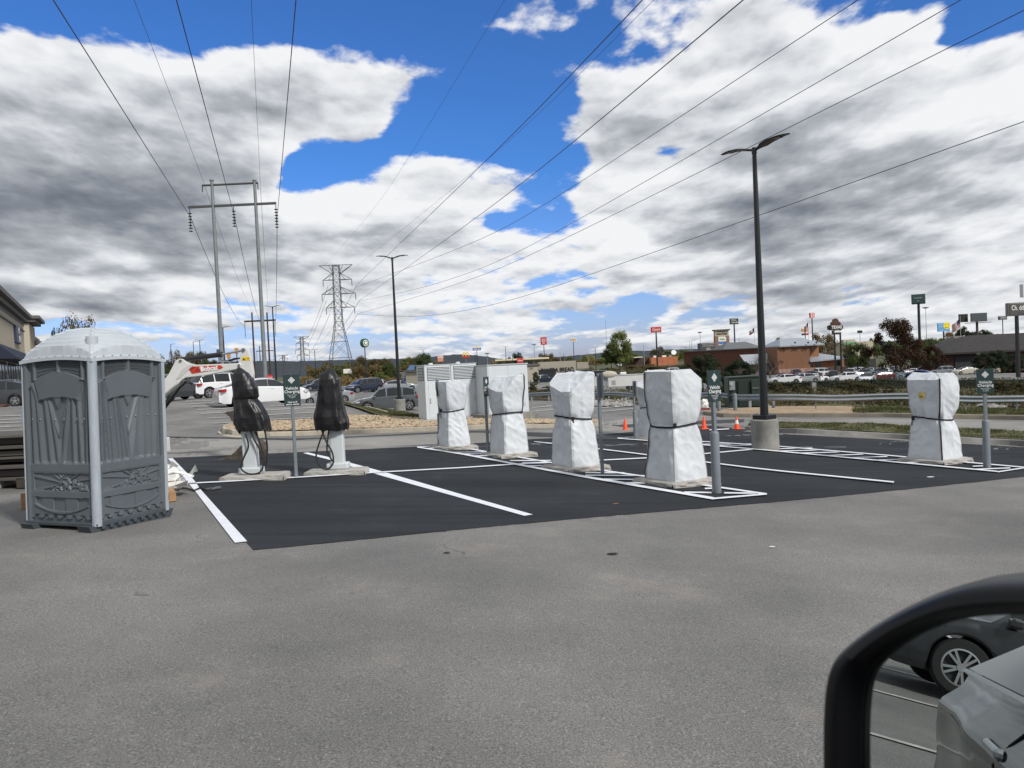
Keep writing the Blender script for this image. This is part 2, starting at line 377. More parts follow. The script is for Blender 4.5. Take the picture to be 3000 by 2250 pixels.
def asphalt_mat(name, c1, c2, speck, specks, worn=None, stain=True, roller=False):
    m = bpy.data.materials.new(name); m.use_nodes = True; nt = m.node_tree; b = nt.nodes['Principled BSDF']
    tcn = nd(nt, 'ShaderNodeTexCoord'); o = tcn.outputs['Object']
    n1 = nd(nt, 'ShaderNodeTexNoise'); n1.inputs['Scale'].default_value = 0.45; n1.inputs['Detail'].default_value = 8; n1.inputs['Roughness'].default_value = .62; lk(nt, o, n1.inputs[0])
    r1 = nd(nt, 'ShaderNodeMapRange'); r1.inputs[1].default_value = .35; r1.inputs[2].default_value = .68; lk(nt, n1.outputs[0], r1.inputs[0])
    x1 = nd(nt, 'ShaderNodeMix', data_type='RGBA'); lk(nt, r1.outputs[0], x1.inputs[0]); x1.inputs[6].default_value = (*c1, 1); x1.inputs[7].default_value = (*c2, 1)
    # aggregate: fine stones, brighter and darker
    n2 = nd(nt, 'ShaderNodeTexNoise'); n2.inputs['Scale'].default_value = 95; n2.inputs['Detail'].default_value = 3; n2.inputs['Roughness'].default_value = .75; lk(nt, o, n2.inputs[0])
    r2 = nd(nt, 'ShaderNodeMapRange'); r2.inputs[1].default_value = .30; r2.inputs[2].default_value = .70; r2.inputs[3].default_value = 1 - speck; r2.inputs[4].default_value = 1 + speck; lk(nt, n2.outputs[0], r2.inputs[0])
    x2 = nd(nt, 'ShaderNodeVectorMath', operation='SCALE'); lk(nt, x1.outputs[2], x2.inputs[0]); lk(nt, r2.outputs[0], x2.inputs['Scale'])
    v = nd(nt, 'ShaderNodeTexVoronoi'); v.inputs['Scale'].default_value = 75; v.inputs['Randomness'].default_value = 1; lk(nt, o, v.inputs[0])
    vs_ = nd(nt, 'ShaderNodeSeparateColor'); lk(nt, v.outputs['Color'], vs_.inputs[0])
    th = math_(nt, 'GREATER_THAN', vs_.outputs[0], 0.88)
    dd = math_(nt, 'LESS_THAN', v.outputs['Distance'], 0.33)
    sp = math_(nt, 'MULTIPLY', math_(nt, 'MULTIPLY', th, dd), specks)
    x3 = nd(nt, 'ShaderNodeMix', data_type='RGBA'); lk(nt, sp, x3.inputs[0]); lk(nt, x2.outputs[0], x3.inputs[6]); x3.inputs[7].default_value = (.55, .54, .50, 1)
    last = x3.outputs[2]
    if stain:
        n3 = nd(nt, 'ShaderNodeTexNoise'); n3.inputs['Scale'].default_value = 0.9; n3.inputs['Detail'].default_value = 10; n3.inputs['Roughness'].default_value = .72; lk(nt, o, n3.inputs[0])
        r3 = nd(nt, 'ShaderNodeMapRange'); r3.inputs[1].default_value = .56; r3.inputs[2].default_value = .76; r3.inputs[4].default_value = .6; lk(nt, n3.outputs[0], r3.inputs[0])
        x4 = nd(nt, 'ShaderNodeMix', data_type='RGBA'); lk(nt, r3.outputs[0], x4.inputs[0]); lk(nt, last, x4.inputs[6]); x4.inputs[7].default_value = (*(worn or (.30, .26, .22)), 1); last = x4.outputs[2]
        n4 = nd(nt, 'ShaderNodeTexNoise'); n4.inputs['Scale'].default_value = 0.17; n4.inputs['Detail'].default_value = 3; lk(nt, o, n4.inputs[0])
        r4 = nd(nt, 'ShaderNodeMapRange'); r4.inputs[1].default_value = .3; r4.inputs[2].default_value = .7; r4.inputs[3].default_value = .84; r4.inputs[4].default_value = 1.13; lk(nt, n4.outputs[0], r4.inputs[0])
        x5 = nd(nt, 'ShaderNodeVectorMath', operation='SCALE'); lk(nt, last, x5.inputs[0]); lk(nt, r4.outputs[0], x5.inputs['Scale']); last = x5.outputs[0]
        # fine dark cracks
        wv = nd(nt, 'ShaderNodeTexNoise'); wv.inputs['Scale'].default_value = 1.2; wv.inputs['Detail'].default_value = 4; lk(nt, o, wv.inputs[0])
        va = nd(nt, 'ShaderNodeVectorMath', operation='ADD'); lk(nt, o, va.inputs[0]); lk(nt, wv.outputs['Color'], va.inputs[1])
        vc = nd(nt, 'ShaderNodeTexVoronoi'); vc.feature = 'DISTANCE_TO_EDGE'; vc.inputs['Scale'].default_value = 0.23; lk(nt, va.outputs[0], vc.inputs[0])
        ck = math_(nt, 'LESS_THAN', vc.outputs['Distance'], 0.0026)
        ck = math_(nt, 'MULTIPLY', ck, math_(nt, 'GREATER_THAN', n3.outputs[0], 0.57))
        x6 = nd(nt, 'ShaderNodeMix', data_type='RGBA'); lk(nt, math_(nt, 'MULTIPLY', ck, .55), x6.inputs[0]); lk(nt, last, x6.inputs[6]); x6.inputs[7].default_value = (.05, .05, .05, 1); last = x6.outputs[2]
    if roller:
        mp = nd(nt, 'ShaderNodeMapping'); mp.inputs['Rotation'].default_value = (0, 0, R(-28)); mp.inputs['Scale'].default_value = (.25, 3.2, 1); lk(nt, o, mp.inputs[0])
        n7 = nd(nt, 'ShaderNodeTexNoise'); n7.inputs['Scale'].default_value = 1.0; n7.inputs['Detail'].default_value = 5; lk(nt, mp.outputs[0], n7.inputs[0])
        r7 = nd(nt, 'ShaderNodeMapRange'); r7.inputs[1].default_value = .3; r7.inputs[2].default_value = .7; r7.inputs[3].default_value = .72; r7.inputs[4].default_value = 1.35; lk(nt, n7.outputs[0], r7.inputs[0])
        x7 = nd(nt, 'ShaderNodeVectorMath', operation='SCALE'); lk(nt, last, x7.inputs[0]); lk(nt, r7.outputs[0], x7.inputs['Scale']); last = x7.outputs[0]
    lk(nt, last, b.inputs['Base Color'])
    bp = nd(nt, 'ShaderNodeBump'); bp.inputs['Strength'].default_value = .55; bp.inputs['Distance'].default_value = .008
    hh = math_(nt, 'ADD', n2.outputs[0], math_(nt, 'MULTIPLY', v.outputs['Distance'], -.4)); lk(nt, hh, bp.inputs['Height']); lk(nt, bp.outputs[0], b.inputs['Normal'])
    b.inputs['Roughness'].default_value = .88; b.inputs['Specular IOR Level'].default_value = .3
    return m
M_OLD = asphalt_mat('old_asphalt', (.140, .138, .133), (.218, .212, .202), .62, .34)
M_ROAD = asphalt_mat('road_asphalt', (.21, .205, .19), (.27, .26, .245), .35, .3, worn=(.32, .30, .27))
M_NEW = asphalt_mat('fresh_asphalt', (.013, .0155, .0185), (.023, .026, .030), .45, .05, worn=(.038, .040, .044), roller=True)
M_PAINT = mat('white_paint', (.74, .76, .80), .6, var=.07, vscale=9)
M_PAINT_OLD = mat('worn_white_paint', (.45, .44, .42), .8, var=.25, vscale=6)
M_KERB = mat('kerb_concrete', (.36, .325, .26), .9, var=.18, vscale=2.2, bump=.25, bscale=40)
M_KERB_G = mat('grey_kerb_concrete', (.19, .185, .175), .9, var=.22, vscale=2.0, bump=.25, bscale=40)
M_GRASS_G = mat('grass_ground', (.055, .062, .022), .95, col2=(.13, .115, .05), vscale=1.3, bump=.5, bscale=25)
M_FIELD = mat('field_ground', (.045, .058, .022), .95, col2=(.10, .095, .04), vscale=.12, bump=.4, bscale=8)
M_CONC = mat('concrete', (.34, .33, .30), .9, var=.2, vscale=3, bump=.35, bscale=30)
M_CONC_D = mat('dark_concrete', (.23, .225, .205), .9, var=.28, vscale=2.3, bump=.35, bscale=26)
struct(gb.obj('ground', M_OLD, smooth=True, autos=R(80)))
for o_ in [o for o in S.objects if o.name == 'ground']: o_.data.materials.append(M_FIELD)
# beyond the lots the sheet is fields: faces by distance
me = bpy.data.objects['ground'].data
for pl in me.polygons:
    c = pl.center; r_ = math.hypot(c.x, c.y)
    if r_ > 230: pl.material_index = 1

# fresh asphalt round the chargers
near_e = [(742.2,1612.2),(850,1603),(1369.5,1550),(1700,1519.7),(2300,1468.9),(2700,1430),(3000,1397.1),(3400,1352)]
far_e = [(505.5,1341.5),(850,1326.3),(1223,1309.2),(1285,1306.3),(1560,1287),(1640,1283),(2080,1247),(2210,1262),(2290,1271.5),(3000,1310.5),(3400,1340)]
def jag(L, a, n=60):
    out_ = []
    for (x0, y0), (x1, y1) in zip(L[:-1], L[1:]):
        k = max(1, int((x1 - x0) / 22))
        for i in range(k): f = i / k; out_.append((x0 + (x1 - x0) * f, y0 + (y1 - y0) * f + a * noise.noise(Vector((x0 * .03 + i * .9, 1, 2)))))
    return out_ + [L[-1]]
patch('fresh_asphalt', jag(far_e, 1.2), jag(near_e, 2.2), 200, 60, 0.006, M_NEW)
# trench of darker asphalt across the drive
patch('trench_patch', [(470,1279),(870,1285.5),(1000,1281),(1300,1266),(1390,1263),(1700,1271),(1830,1277)], [(470,1282),(870,1289),(1000,1283.5),(1300,1269),(1400,1266.5),(1560,1279),(1830,1289)], 60, 3, 0.012, mat('trench_asphalt', (.045,.047,.05), .9, var=.2, vscale=3))
patch('trench_patch', [(1790,1247),(1980,1236),(2180,1228)], [(1840,1253),(2000,1246),(2180,1237)], 20, 3, 0.012, MATS['trench_asphalt'])
# painted lines: each is one pixel quad strip (left edge, right edge)
def line(pts, wa, wb, off=0.012, n=24, m=M_PAINT, name='painted_line'):
    """pts: centre polyline; wa, wb: half widths in px (vertical extent) at both ends"""
    A = []; B = []
    for i, p in enumerate(pts):
        t = i / (len(pts) - 1); w_ = wa + (wb - wa) * t; A.append((p[0], p[1] - w_)); B.append((p[0], p[1] + w_))
    return patch(name, A, B, n * 2, 2, off + .012 + (.01 if pts[0][1] < 1300 else 0), m)
patch('painted_line', [(505.9,1343.7),(571,1411),(586,1434),(724.3,1589)], [(492.2,1344.7),(549,1414),(572,1441),(688.4,1593.2)], 30, 3, 0.012, M_PAINT)
line([(516.5,1421.3),(576,1418)], 1.5, 1.5, m=M_PAINT_OLD)
line([(573,1418.3),(650.4,1414.5),(887.3,1400.4),(1122.4,1385.8),(1350,1373.2),(1502.9,1363),(1749.9,1351.4),(1910,1343.4),(2055.5,1332.3),(2208.3,1318.2)], 1.6, 1.4, n=60, off=.011)
patch('painted_line', [(902,1326.9),(974,1343),(1124,1384),(1350,1450),(1561,1510)], [(887.3,1328.6),(968,1349),(1119,1396),(1350,1461),(1536,1513.8)], 30, 3, 0.013, M_PAINT)
line([(1222,1312),(1350,1331.8),(1505.2,1361.5),(1700,1397.5),(2092,1465)], 1.5, 3.6, n=50)
line([(1222,1311.8),(1285,1308.6),(1300,1307.6)], .8, .8)
line([(1300,1307.8),(1388.7,1319.5),(1618,1359),(1776.4,1383.4),(2247,1452.3)], 1.2, 2.3, n=50, off=.014)
line([(2090,1466),(2247,1452.3)], 2.4, 2.2, off=.016)
line([(1565,1296.8),(1620.4,1302.5),(1745.5,1317),(2200,1374.8),(2300,1386),(2619.5,1418)], 1, 1.9, n=50)
line([(1808.7,1286.7),(1911.5,1294.2),(2208.3,1318.5),(2923.3,1386.2)], 1, 1.6, n=50)
line([(1808.7,1286.3),(1860,1282.3)], .7, .7)
line([(1860,1282.3),(1960,1290),(2283.2,1311.2),(2600,1338),(3000,1374)], .8, 1.4, n=50, off=.014)
line([(2923.3,1386.5),(3005,1374)], 1.6, 1.6, off=.016)
for (a, b) in [((1249,1316),(1300,1313)),((1330,1327.5),(1432,1326)),((1355,1332.5),(1440,1331.5)),((1392,1338.2),(1450,1337)),
 ((1495,1352.2),(1615,1351.5)),((1530,1358.6),(1615,1357.5)),((1545,1367.5),(1618,1366.6)),((1715,1388),(1830,1388.5)),((1715,1395.5),(1890,1397)),((1770,1407),(1916,1409)),((1835,1418.5),(1890,1418.5)),
 ((2065,1435),(2092,1434)),((2005,1446),(2085,1447)),((2122,1448),(2215,1448.8)),
 ((1955,1297.5),(2072,1297)),((1985,1303.3),(2200,1303)),((2080,1308),(2210,1306)),((2285,1316.8),(2380,1315)),((2280,1323.8),(2400,1321)),((2340,1330),(2460,1326.5)),((2410,1337.8),(2530,1333)),((2480,1344),(2600,1340)),((2560,1351.2),(2680,1347)),((2650,1358.5),(2700,1356)),((2850,1378.3),(2960,1374)),((2850,1369),(2900,1367))]:
    line([a, b], .9 + .0012 * (a[1] - 1290) * 6, .9 + .0012 * (b[1] - 1290) * 6, n=8, off=.010, name='hatching_line')
# faded stall lines of the older lot behind
for (a, b) in [((626,1242.5),(700,1238)),((740,1232.5),(930,1225)),((607,1227.5),(700,1222.5)),((780,1217.5),(930,1209.5)),((590,1214),(700,1207.5)),((775,1203.5),(930,1196)),((577,1202.5),(700,1196)),((790,1192),(925,1187)),((565,1193),(690,1188)),((556,1185),(650,1180.5)),((543,1177.5),(640,1174)),((980,1206),(1010,1214)),
 ((0,1254),(62,1251)),((0,1232),(62,1229)),((0,1221),(62,1219)),((0,1241),(62,1239))]:
    line([a, b], .5, .5, n=12, off=.02, m=M_PAINT_OLD, name='faded_stall_line')
for (a, b) in [((1560,1196),(1690,1186)),((1570,1206),(1720,1195)),((1600,1190),(1620,1189)),((1740,1198),(1830,1192)),((1760,1208),(1860,1199)),((1690,1203),(1640,1208))]:
    line([a, b], .6, .6, n=10, off=.025, m=M_PAINT_OLD, name='faded_stall_line')
line([(2078,1262),(2136,1259)], 1.2, 1.2, off=.012); line([(1860,1257.5),(1882,1256)], .9, .9, off=.012)
# lighter drive behind the charging bays
patch('drive_road', [(484,1285),(900,1292),(1300,1272),(1640,1258),(1830,1228),(2180,1212),(2300,1224),(3000,1232),(3400,1236)],
      [(484,1342.5),(850,1327),(1285,1306.8),(1560,1288),(2080,1248),(2200,1248),(2290,1252),(3000,1286),(3400,1300)], 90, 10, .003, M_ROAD)
# kerbs: swept along pixel polylines
def kerb(pts, h=.15, wdt=.15, m=M_KERB, gutter=0.0, name='kerb', n=60, side=1):
    P3 = []
    for i in range(len(pts) - 1):
        k = max(2, int(n / (len(pts) - 1)))
        for j in range(k): t = j / k; P3.append(G(pts[i][0] + (pts[i + 1][0] - pts[i][0]) * t, pts[i][1] + (pts[i + 1][1] - pts[i][1]) * t))
    P3.append(G(*pts[-1]))
    mb = MB(); prof = [(-gutter, .0), (-gutter, .012), (0, .014), (.02, h - .02), (.045, h), (wdt, h), (wdt, -.25), (-gutter, -.25)]
    rows = []
    for i, p in enumerate(P3):
        t = P3[min(i + 1, len(P3) - 1)] - P3[max(i - 1, 0)]; t.z = 0; t.normalize(); s_ = Vector((-t.y, t.x, 0)) * side
        rows.append([p + s_ * a + Vector((0, 0, b)) for a, b in prof])
    k = len(prof)
    mb.add([v for r in rows for v in r], [(i * k + j, i * k + (j + 1) % k, (i + 1) * k + (j + 1) % k, (i + 1) * k + j) for i in range(len(rows) - 1) for j in range(k)] + [tuple(range(k)), tuple(range((len(rows) - 1) * k, len(rows) * k))])
    return struct(mb.obj(name, m, smooth=True, autos=R(30)))
kerb([(672,1252),(652,1258),(650,1266),(680,1275),(740,1278.5),(870,1277),(1100,1269.5),(1300,1262),(1500,1255),(1700,1253),(1755,1249),(1768,1243),(1750,1238)], h=.16, gutter=.0, n=120)
patch('gutter', [(640,1262),(655,1272),(700,1277),(780,1279.5)], [(638,1268),(652,1278),(700,1284),(790,1283)], 16, 3, .008, M_KERB)
kerb([(2190,1262),(2230,1266),(2283,1269),(2500,1279.5),(2750,1294),(3000,1308.5),(3300,1330)], h=.17, gutter=.30, m=M_KERB_G, n=80)
kerb([(2060,1216),(2120,1223),(2300,1222),(2600,1222.5),(3000,1231),(3300,1240)], h=.16, m=mat('brown_kerb', (.20,.175,.14), .9, var=.2, vscale=2), n=70)
kerb([(1545,1172),(1750,1180),(1900,1187),(2010,1192)], h=.2, m=MATS['brown_kerb'], n=30)
kerb([(940,1163),(1020,1184),(1130,1214),(1165,1222),(1240,1231)][0:3], h=.15, m=M_KERB, n=30)
# gravel bed and grass strips
M_GRAV = mat('gravel_ground', (.20, .14, .085), .95, col2=(.36, .28, .19), vscale=7, bump=.8, bscale=18)
patch('gravel_bed', [(678,1247),(900,1237),(980,1222),(1130,1225),(1240,1232),(1500,1235),(1700,1235),(1757,1240)], [(668,1262),(740,1271),(1100,1263),(1300,1256),(1500,1249),(1700,1247),(1750,1245),(1757,1242)], 70, 8, .10, M_GRAV)
patch('grass_strip', [(925,1160),(960,1168),(1040,1185),(1120,1200),(1230,1222),(1300,1228)], [(925,1162),(975,1178),(1050,1200),(1110,1222),(1230,1233),(1300,1236)], 40, 6, .10, M_GRASS_G)
patch('grass_strip', [(1080,1144.5),(1120,1143.5),(1150,1144)], [(1070,1149),(1120,1149.5),(1160,1148)], 10, 3, .10, M_GRASS_G)
patch('grass_verge', [(2195,1252),(2290,1247),(2550,1252),(3000,1277),(3300,1290)], [(2195,1260),(2290,1263.5),(2550,1277),(3000,1302),(3300,1322)], 60, 6, .15, M_GRASS_G)
M_DIRT = mat('bare_dirt', (.24, .165, .10), .95, col2=(.38, .29, .19), vscale=1.5, bump=.5, bscale=14)
patch('dirt_verge', [(2060,1209),(2150,1204),(2300,1196),(2480,1196),(2560,1203)], [(2070,1216),(2150,1219),(2300,1218),(2480,1218),(2560,1214)], 30, 5, .12, M_DIRT)
patch('grass_verge', [(2480,1198),(2600,1196),(3000,1204),(3300,1210)], [(2540,1218),(2600,1218),(3000,1225),(3300,1232)], 40, 5, .11, M_GRASS_G)
patch('creek_bank', [(1545,1146),(1700,1150),(1900,1153),(2000,1154),(2100,1152),(2300,1146),(2700,1142),(3000,1141),(3400,1141)], [(1545,1171),(1750,1179),(1900,1186),(2010,1190),(2150,1195),(2300,1194),(2600,1194),(3000,1203),(3400,1209)], 80, 14, .06, M_GRASS_G)
# ================================================================ near objects
US = Vector((.47, -.88, 0)).normalized()       # along the stalls, towards the car
VS = Vector((.88, .47, 0)).normalized()        # across the stalls
A_ST = math.atan2(VS.y, VS.x)                  # local x = across, local -y = towards the car
def basis(loc, ax, ay):
    return Matrix(((ax.x, ay.x, 0, loc.x), (ax.y, ay.y, 0, loc.y), (ax.z, ay.z, 1, loc.z), (0, 0, 0, 1)))
# ---------------------------------------------------------------- portable toilet
M_TG = mat('toilet_plastic', (.097, .113, .126), .48, var=.07, vscale=2.5, bump=.05, bscale=60)
M_TL = mat('toilet_light_plastic', (.33, .37, .41), .45, var=.10, vscale=5, bump=.06, bscale=40, stretch=(6, 6, 1))
M_TR = mat('toilet_roof_plastic', (.43, .47, .50), .42, var=.05, vscale=3)
M_DARK = mat('dark_void', (.012, .013, .015), .8)
M_BOLT = mat('zinc_bolt', (.45, .45, .45), .35, metal=.9)
def line_d(px, pz, a, b):
    ax, az = a; bx, bz = b; dx, dz = bx - ax, bz - az; t = max(0, min(1, ((px - ax) * dx + (pz - az) * dz) / (dx * dx + dz * dz)))
    return math.hypot(px - ax - dx * t, pz - az - dz * t)
def toilet_relief(x, z, hand=1):
    """height of the moulding; x in -0.5..0.5, z in 0..1.9"""
    h = 0.0
    X = x * hand
    top_arc = 1.86 - 1.1 * X * X * .35
    if .69 < z:
        arc_up = 1.745 - .72 * X * X; arc_lo = 1.45 - .42 * X * X; hw = .30 + .08 * ss(1.42, 1.74, z)
        inner = 1 - ss(.425, .445, abs(X)); e = .012
        if z >= arc_up:                                              # vent band between splayed ribs
            h = .030 * ss(.335, .35, abs(X)) * (1 - ss(.37, .385, abs(X))) + .026 * (1 - ss(.014, .026, abs(X))) + .020 * (1 - ss(0, e, z - arc_up))
        else:
            sh_ = ss(-e, e, z - arc_lo) * ss(-e, e, hw - abs(X))
            f = max(0, (z - .69) / .76) ** 1.2
            L_ = ((-.42, -.43), (-.31, -.36 - .04 * ss(1.4, 1.8, z)), (-.17, -.235), (-.05, -.17)); R_ = ((.05, .17), (.22, .225), (.33, .30 + .09 * ss(1.4, 1.8, z)), (.41, .44))
            h = 0.0
            for xb, xt in L_: d = X - (xb + (xt - xb) * f); h += .024 * ss(-.006, .010, d) * (1 - ss(.02, .085, d))
            for xb, xt in R_: d = (xb + (xt - xb) * f) - X; h += .024 * ss(-.006, .010, d) * (1 - ss(.02, .085, d))
            v1 = .165 * (z - .98) / .47; v2 = .06 * (z - 1.33) / .12; q = abs(X + .02)
            if z > .98: k_ = ss(-.004, .010, v1 - q); h = h * (1 - k_) + k_ * (.004 + .020 * ss(v1 - .05, v1, q))
            if z > 1.33: h += .022 * ss(-.003, .006, v2 - q)
            h = h * (1 - sh_) + .032 * sh_
        h = h * ss(.69, .73, z) + .026 * (1 - ss(.69, .73, z))
        h *= inner
    elif z > .60: h = .026                                          # belt
    elif z > .38:                                                   # sunrise over mountains
        h = .010
        if z > .585 or z < .395 or abs(X) > .42: h = .024
        else:
            s = (.06, .47)
            dx, dz = X - s[0], z - s[1]; r = math.hypot(dx, dz); a = math.atan2(dz, dx)
            mtn = .41 + .11 * max(0, 1 - abs(X - .16) * 4.2) + .05 * max(0, 1 - abs(X + .02) * 7) + .012 * math.sin(X * 75) + .02 * max(0, 1 - abs(X - .32) * 7)
            if z < mtn and X > -.18: h = .018 + .012 * (noise.noise(Vector((X * 22, z * 26, 1))) > 0)
            elif r < .075: h = .026 if r > .055 else .018
            elif abs(((a / math.pi * 9) % 1.0) - .5) < .11 and r > .09: h = .021
    elif z > .31: h = .026
    elif z > .10:
        arc = .14 + .55 * X * X
        h = .008 + .010 * (int((X + .5) * 5.5) % 2) if z > arc and abs(X) < .40 else .024
        if abs(z - arc) < .012 and abs(X) < .40: h = .034
        wav = .075 + .022 * math.sin(X * 46)
        if z < .115 and z < wav + .03: h = .012
    else:
        wav = .060 + .026 * (1 if math.sin(X * 44) > 0 else -.6) * abs(math.sin(X * 44)) ** .5
        h = .010 if z < wav + .02 else .026
    edge = 1 - ss(.455, .47, abs(x))
    return h * edge + .030 * (1 - edge)
def make_toilet():
    Lc = G(285, 1560); A = G(62, 1544); B = G(484, 1512)
    ax = (A - Lc); ay = (B - Lc); ax.z = ay.z = 0; ax.normalize(); ay = Vector((-ax.y, ax.x, 0)) if Vector((-ax.y, ax.x, 0)).dot(ay) > 0 else Vector((ax.y, -ax.x, 0))
    Wd = 1.07; ctr = Lc + (ax + ay) * (Wd / 2)
    rz = math.atan2(-ax.y, -ax.x)                 # local +x runs from the far left corner to the near corner
    t = thing('portable_toilet', 'grey moulded plastic portable toilet with a pale domed roof beside the fresh asphalt', 'toilet', (ctr.x, ctr.y, (Lc.z + A.z + B.z) / 3 - .01), rz)
    # the unit stands square to the ground slope
    n_ = Vector((PN.x, PN.y, PN.z)); t.rotation_euler = (Matrix.Rotation(0, 3, 'Z') @ (Vector((0, 0, 1)).rotation_difference((n_ + Vector((0, 0, 1.2))).normalized()).to_matrix() @ Matrix.Rotation(rz, 3, 'Z'))).to_euler()
    inv = 1
    H = 1.93
    # local frame: +x towards the near corner along the left face; the faces seen are y = -h (left face) and x = +h (right face) or mirrored
    s_y = -1
    loc_ay = Matrix.Rotation(-rz, 3, 'Z') @ ay
    s_y = -1 if loc_ay.y > 0 else 1               # side of the left face
    hw = Wd / 2 - .03
    def arch(x): return .035 * (1 - (x / .5) ** 2)
    for k, (face, hand) in enumerate((('L', 1), ('R', 1), ('B', 1), ('C', 1))):
        p = MB(); nu, nv = (190, 280) if face in 'LR' else (40, 60)
        def fn(u, v, face=face, hand=hand):
            x = u - .5; top = H + arch(x); z = .10 + (top - .10) * v
            zr = (z - .10) / (H - .10) * 1.84 + .03
            h = toilet_relief(x, zr, hand) * 1.25 - .004; X = x * 2 * hw * .985; o = -hw - .012 + .0 + h
            o = hw - .02 + h
            if face == 'L': return Vector((X, s_y * o, z))
            if face == 'R': return Vector((o, X * -s_y, z))
            if face == 'B': return Vector((X, -s_y * o, z))
            return Vector((-o, X, z))
        p.grid(fn, nu, nv)
        if face in 'LR':
            for q in (-.40, -.28, -.05, .08, .27, .38): c_ = (q, 1.27, .030); p.ball(Vector((q, s_y * (hw + .010), 1.27)) if face == 'L' else Vector((hw + .010, q * -s_y, 1.27)), .0075, 8, mi=1)
            for i in range(10): q = -.42 + .093 * i; p.ball(Vector((q, s_y * (hw + .002), .145)) if face == 'L' else Vector((hw + .002, q * -s_y, .145)), .006, 6, mi=1)
        wall = p.obj('wall_panel', [M_TG, M_BOLT], t, smooth=True, autos=R(50))
        if face in 'LR':
            for sx in (-1, 1):
                g = MB(); 
                def pl(x, z, d): 
                    o = hw - .02 + d
                    return Vector((x, s_y * o, z)) if face == 'L' else Vector((o, x * -s_y, z))
                def vf(u, v):
                    x = sx * (.025 + .32 * u); lo = 1.765 - .72 * x * x; hi = 1.915 + arch(x) - .005
                    return pl(x, lo + (hi - lo) * v, .006)
                g.grid(vf, 12, 4)
                g.obj('vent_opening', M_DARK, t)
                r = MB()
                for i in range(22):
                    x = sx * (.035 + .29 * i / 21); lo = 1.765 - .72 * x * x + .004; hi = 1.915 + arch(x)
                    r.tube([pl(x, lo, .012), pl(x * 1.06, hi, .012)], .0030, 5)
                for i in range(5):
                    f = (i + .5) / 5; r.tube([pl(sx * (.035 + .29 * q / 8), (1.765 - .72 * (.03 + .29 * q / 8) ** 2) * (1 - f) + f * (1.915), .017) for q in range(9)], .0022, 4)
                r.obj('vent_grille', M_TG, t)
    # corner posts
    for sx in (-1, 1):
        for sy in (-1, 1):
            p = MB(); near = sx == 1 and sy == s_y
            rad = .052 if near else .036
            c = .0 if near else .015
            p.cyl((sx * (hw - .012), sy * (hw - .012), .07), (sx * (hw - .012), sy * (hw - .012), H + .005), rad, rad * .97, 20)
            p.obj('corner_post', M_TL if near else M_TG, t, smooth=True)
            if not near:
                e = MB(); e.box((sx * (hw + .028), sy * (hw - .002), 1.0), (.012, .05, 1.85), bev=.004); e.obj('corner_trim', M_TL, t)
    # roof
    rf = MB(); hw2 = hw + .038
    def roof(u, v):
        x = (u * 2 - 1); y = (v * 2 - 1); m_ = max(abs(x), abs(y)); e_ = min(1, (1 - m_) / .02)
        X, Y = x * hw2, y * hw2
        k = max(0, (1 - abs(x) ** 2.6)) * max(0, (1 - abs(y) ** 2.6))
        ed = .035 * (1 - x * x) * (abs(y) > .9) + .035 * (1 - y * y) * (abs(x) > .9)
        z = H + .015 + .035 * (1 - min(x * x, y * y)) + .33 * k ** .62
        rr = (abs(x) + abs(y)) * .5
        st_ = (z * 22) % 1; z += (.009 * (1 - ss(.0, .5, st_)) + .009 * ss(.9, 1, st_)) * ss(.06, .12, k)
        # ridges along the diagonals
        dg = abs(abs(x) - abs(y)); z += .022 * math.exp(-(dg / .05) ** 2) * (k > .05)
        if m_ > .93: z = H + .012 + .035 * (1 - min(x * x, y * y)) + .012 * (m_ < .965)
        return Vector((X, Y, z))
    rf.grid(roof, 170, 170)
    for (a, b) in (((-1, -1), (1, -1)), ((1, -1), (1, 1)), ((1, 1), (-1, 1)), ((-1, 1), (-1, -1))):
        def sk(u, v, a=a, b=b):
            x = a[0] + (b[0] - a[0]) * u; y = a[1] + (b[1] - a[1]) * u
            return Vector((x * hw2, y * hw2, H + .012 + .035 * (1 - min(x * x, y * y)) - .038 * v))
        rf.grid(sk, 30, 3)
    rf.grid(lambda u, v: Vector(((u * 2 - 1) * hw2, (v * 2 - 1) * hw2, H - .024 + .035 * (1 - min((u * 2 - 1) ** 2, (v * 2 - 1) ** 2)))), 20, 20)
    for i in range(9):
        q = -.9 + 1.8 * i / 8
        for p_ in (Vector((q * hw2, s_y * (hw2 - .012), H + .022 + .035 * (1 - q * q))), Vector((hw2 - .012, q * hw2, H + .022 + .035 * (1 - q * q)))): rf.ball(p_, .010, 8, mi=1)
    roof_o = rf.obj('roof', [M_TR, M_BOLT], t, smooth=True, autos=R(32))
    vp = MB(); vp.cyl((hw * .76, s_y * hw * .76, H + .05), (hw * .76, s_y * hw * .76, H + .265), .068, .062, 20)
    vp.obj('vent_pipe', M_TR, roof_o, smooth=True)
    # skid
    sk = MB(); sk.box((0, 0, .085), (2 * hw + .06, 2 * hw + .06, .05), bev=.012)
    for q in (-1, 1):
        y = q * (hw - .08)
        sk.prism([(-hw - .12, .085), (-hw - .08, .0), (-hw + .10, -.03), (hw - .10, -.03), (hw + .08, .0), (hw + .12, .085), (hw, .075), (-hw, .075)], y - .09, y + .09, M=Matrix(((0, 1, 0, 0), (1, 0, 0, 0), (0, 0, 1, 0), (0, 0, 0, 1))))
    sk.obj('skid_base', mat('skid_plastic', (.05, .062, .072), .55, var=.15, vscale=6), t)
    for i in range(9): cl = MB(); cl.box((hw + .030, -hw + 2 * hw * (i + .5) / 9, .052), (.022, .05, .04), bev=.006); cl.obj('skid_cleat', MATS['skid_plastic'], t)
    dr = MB()
    return t
make_toilet()

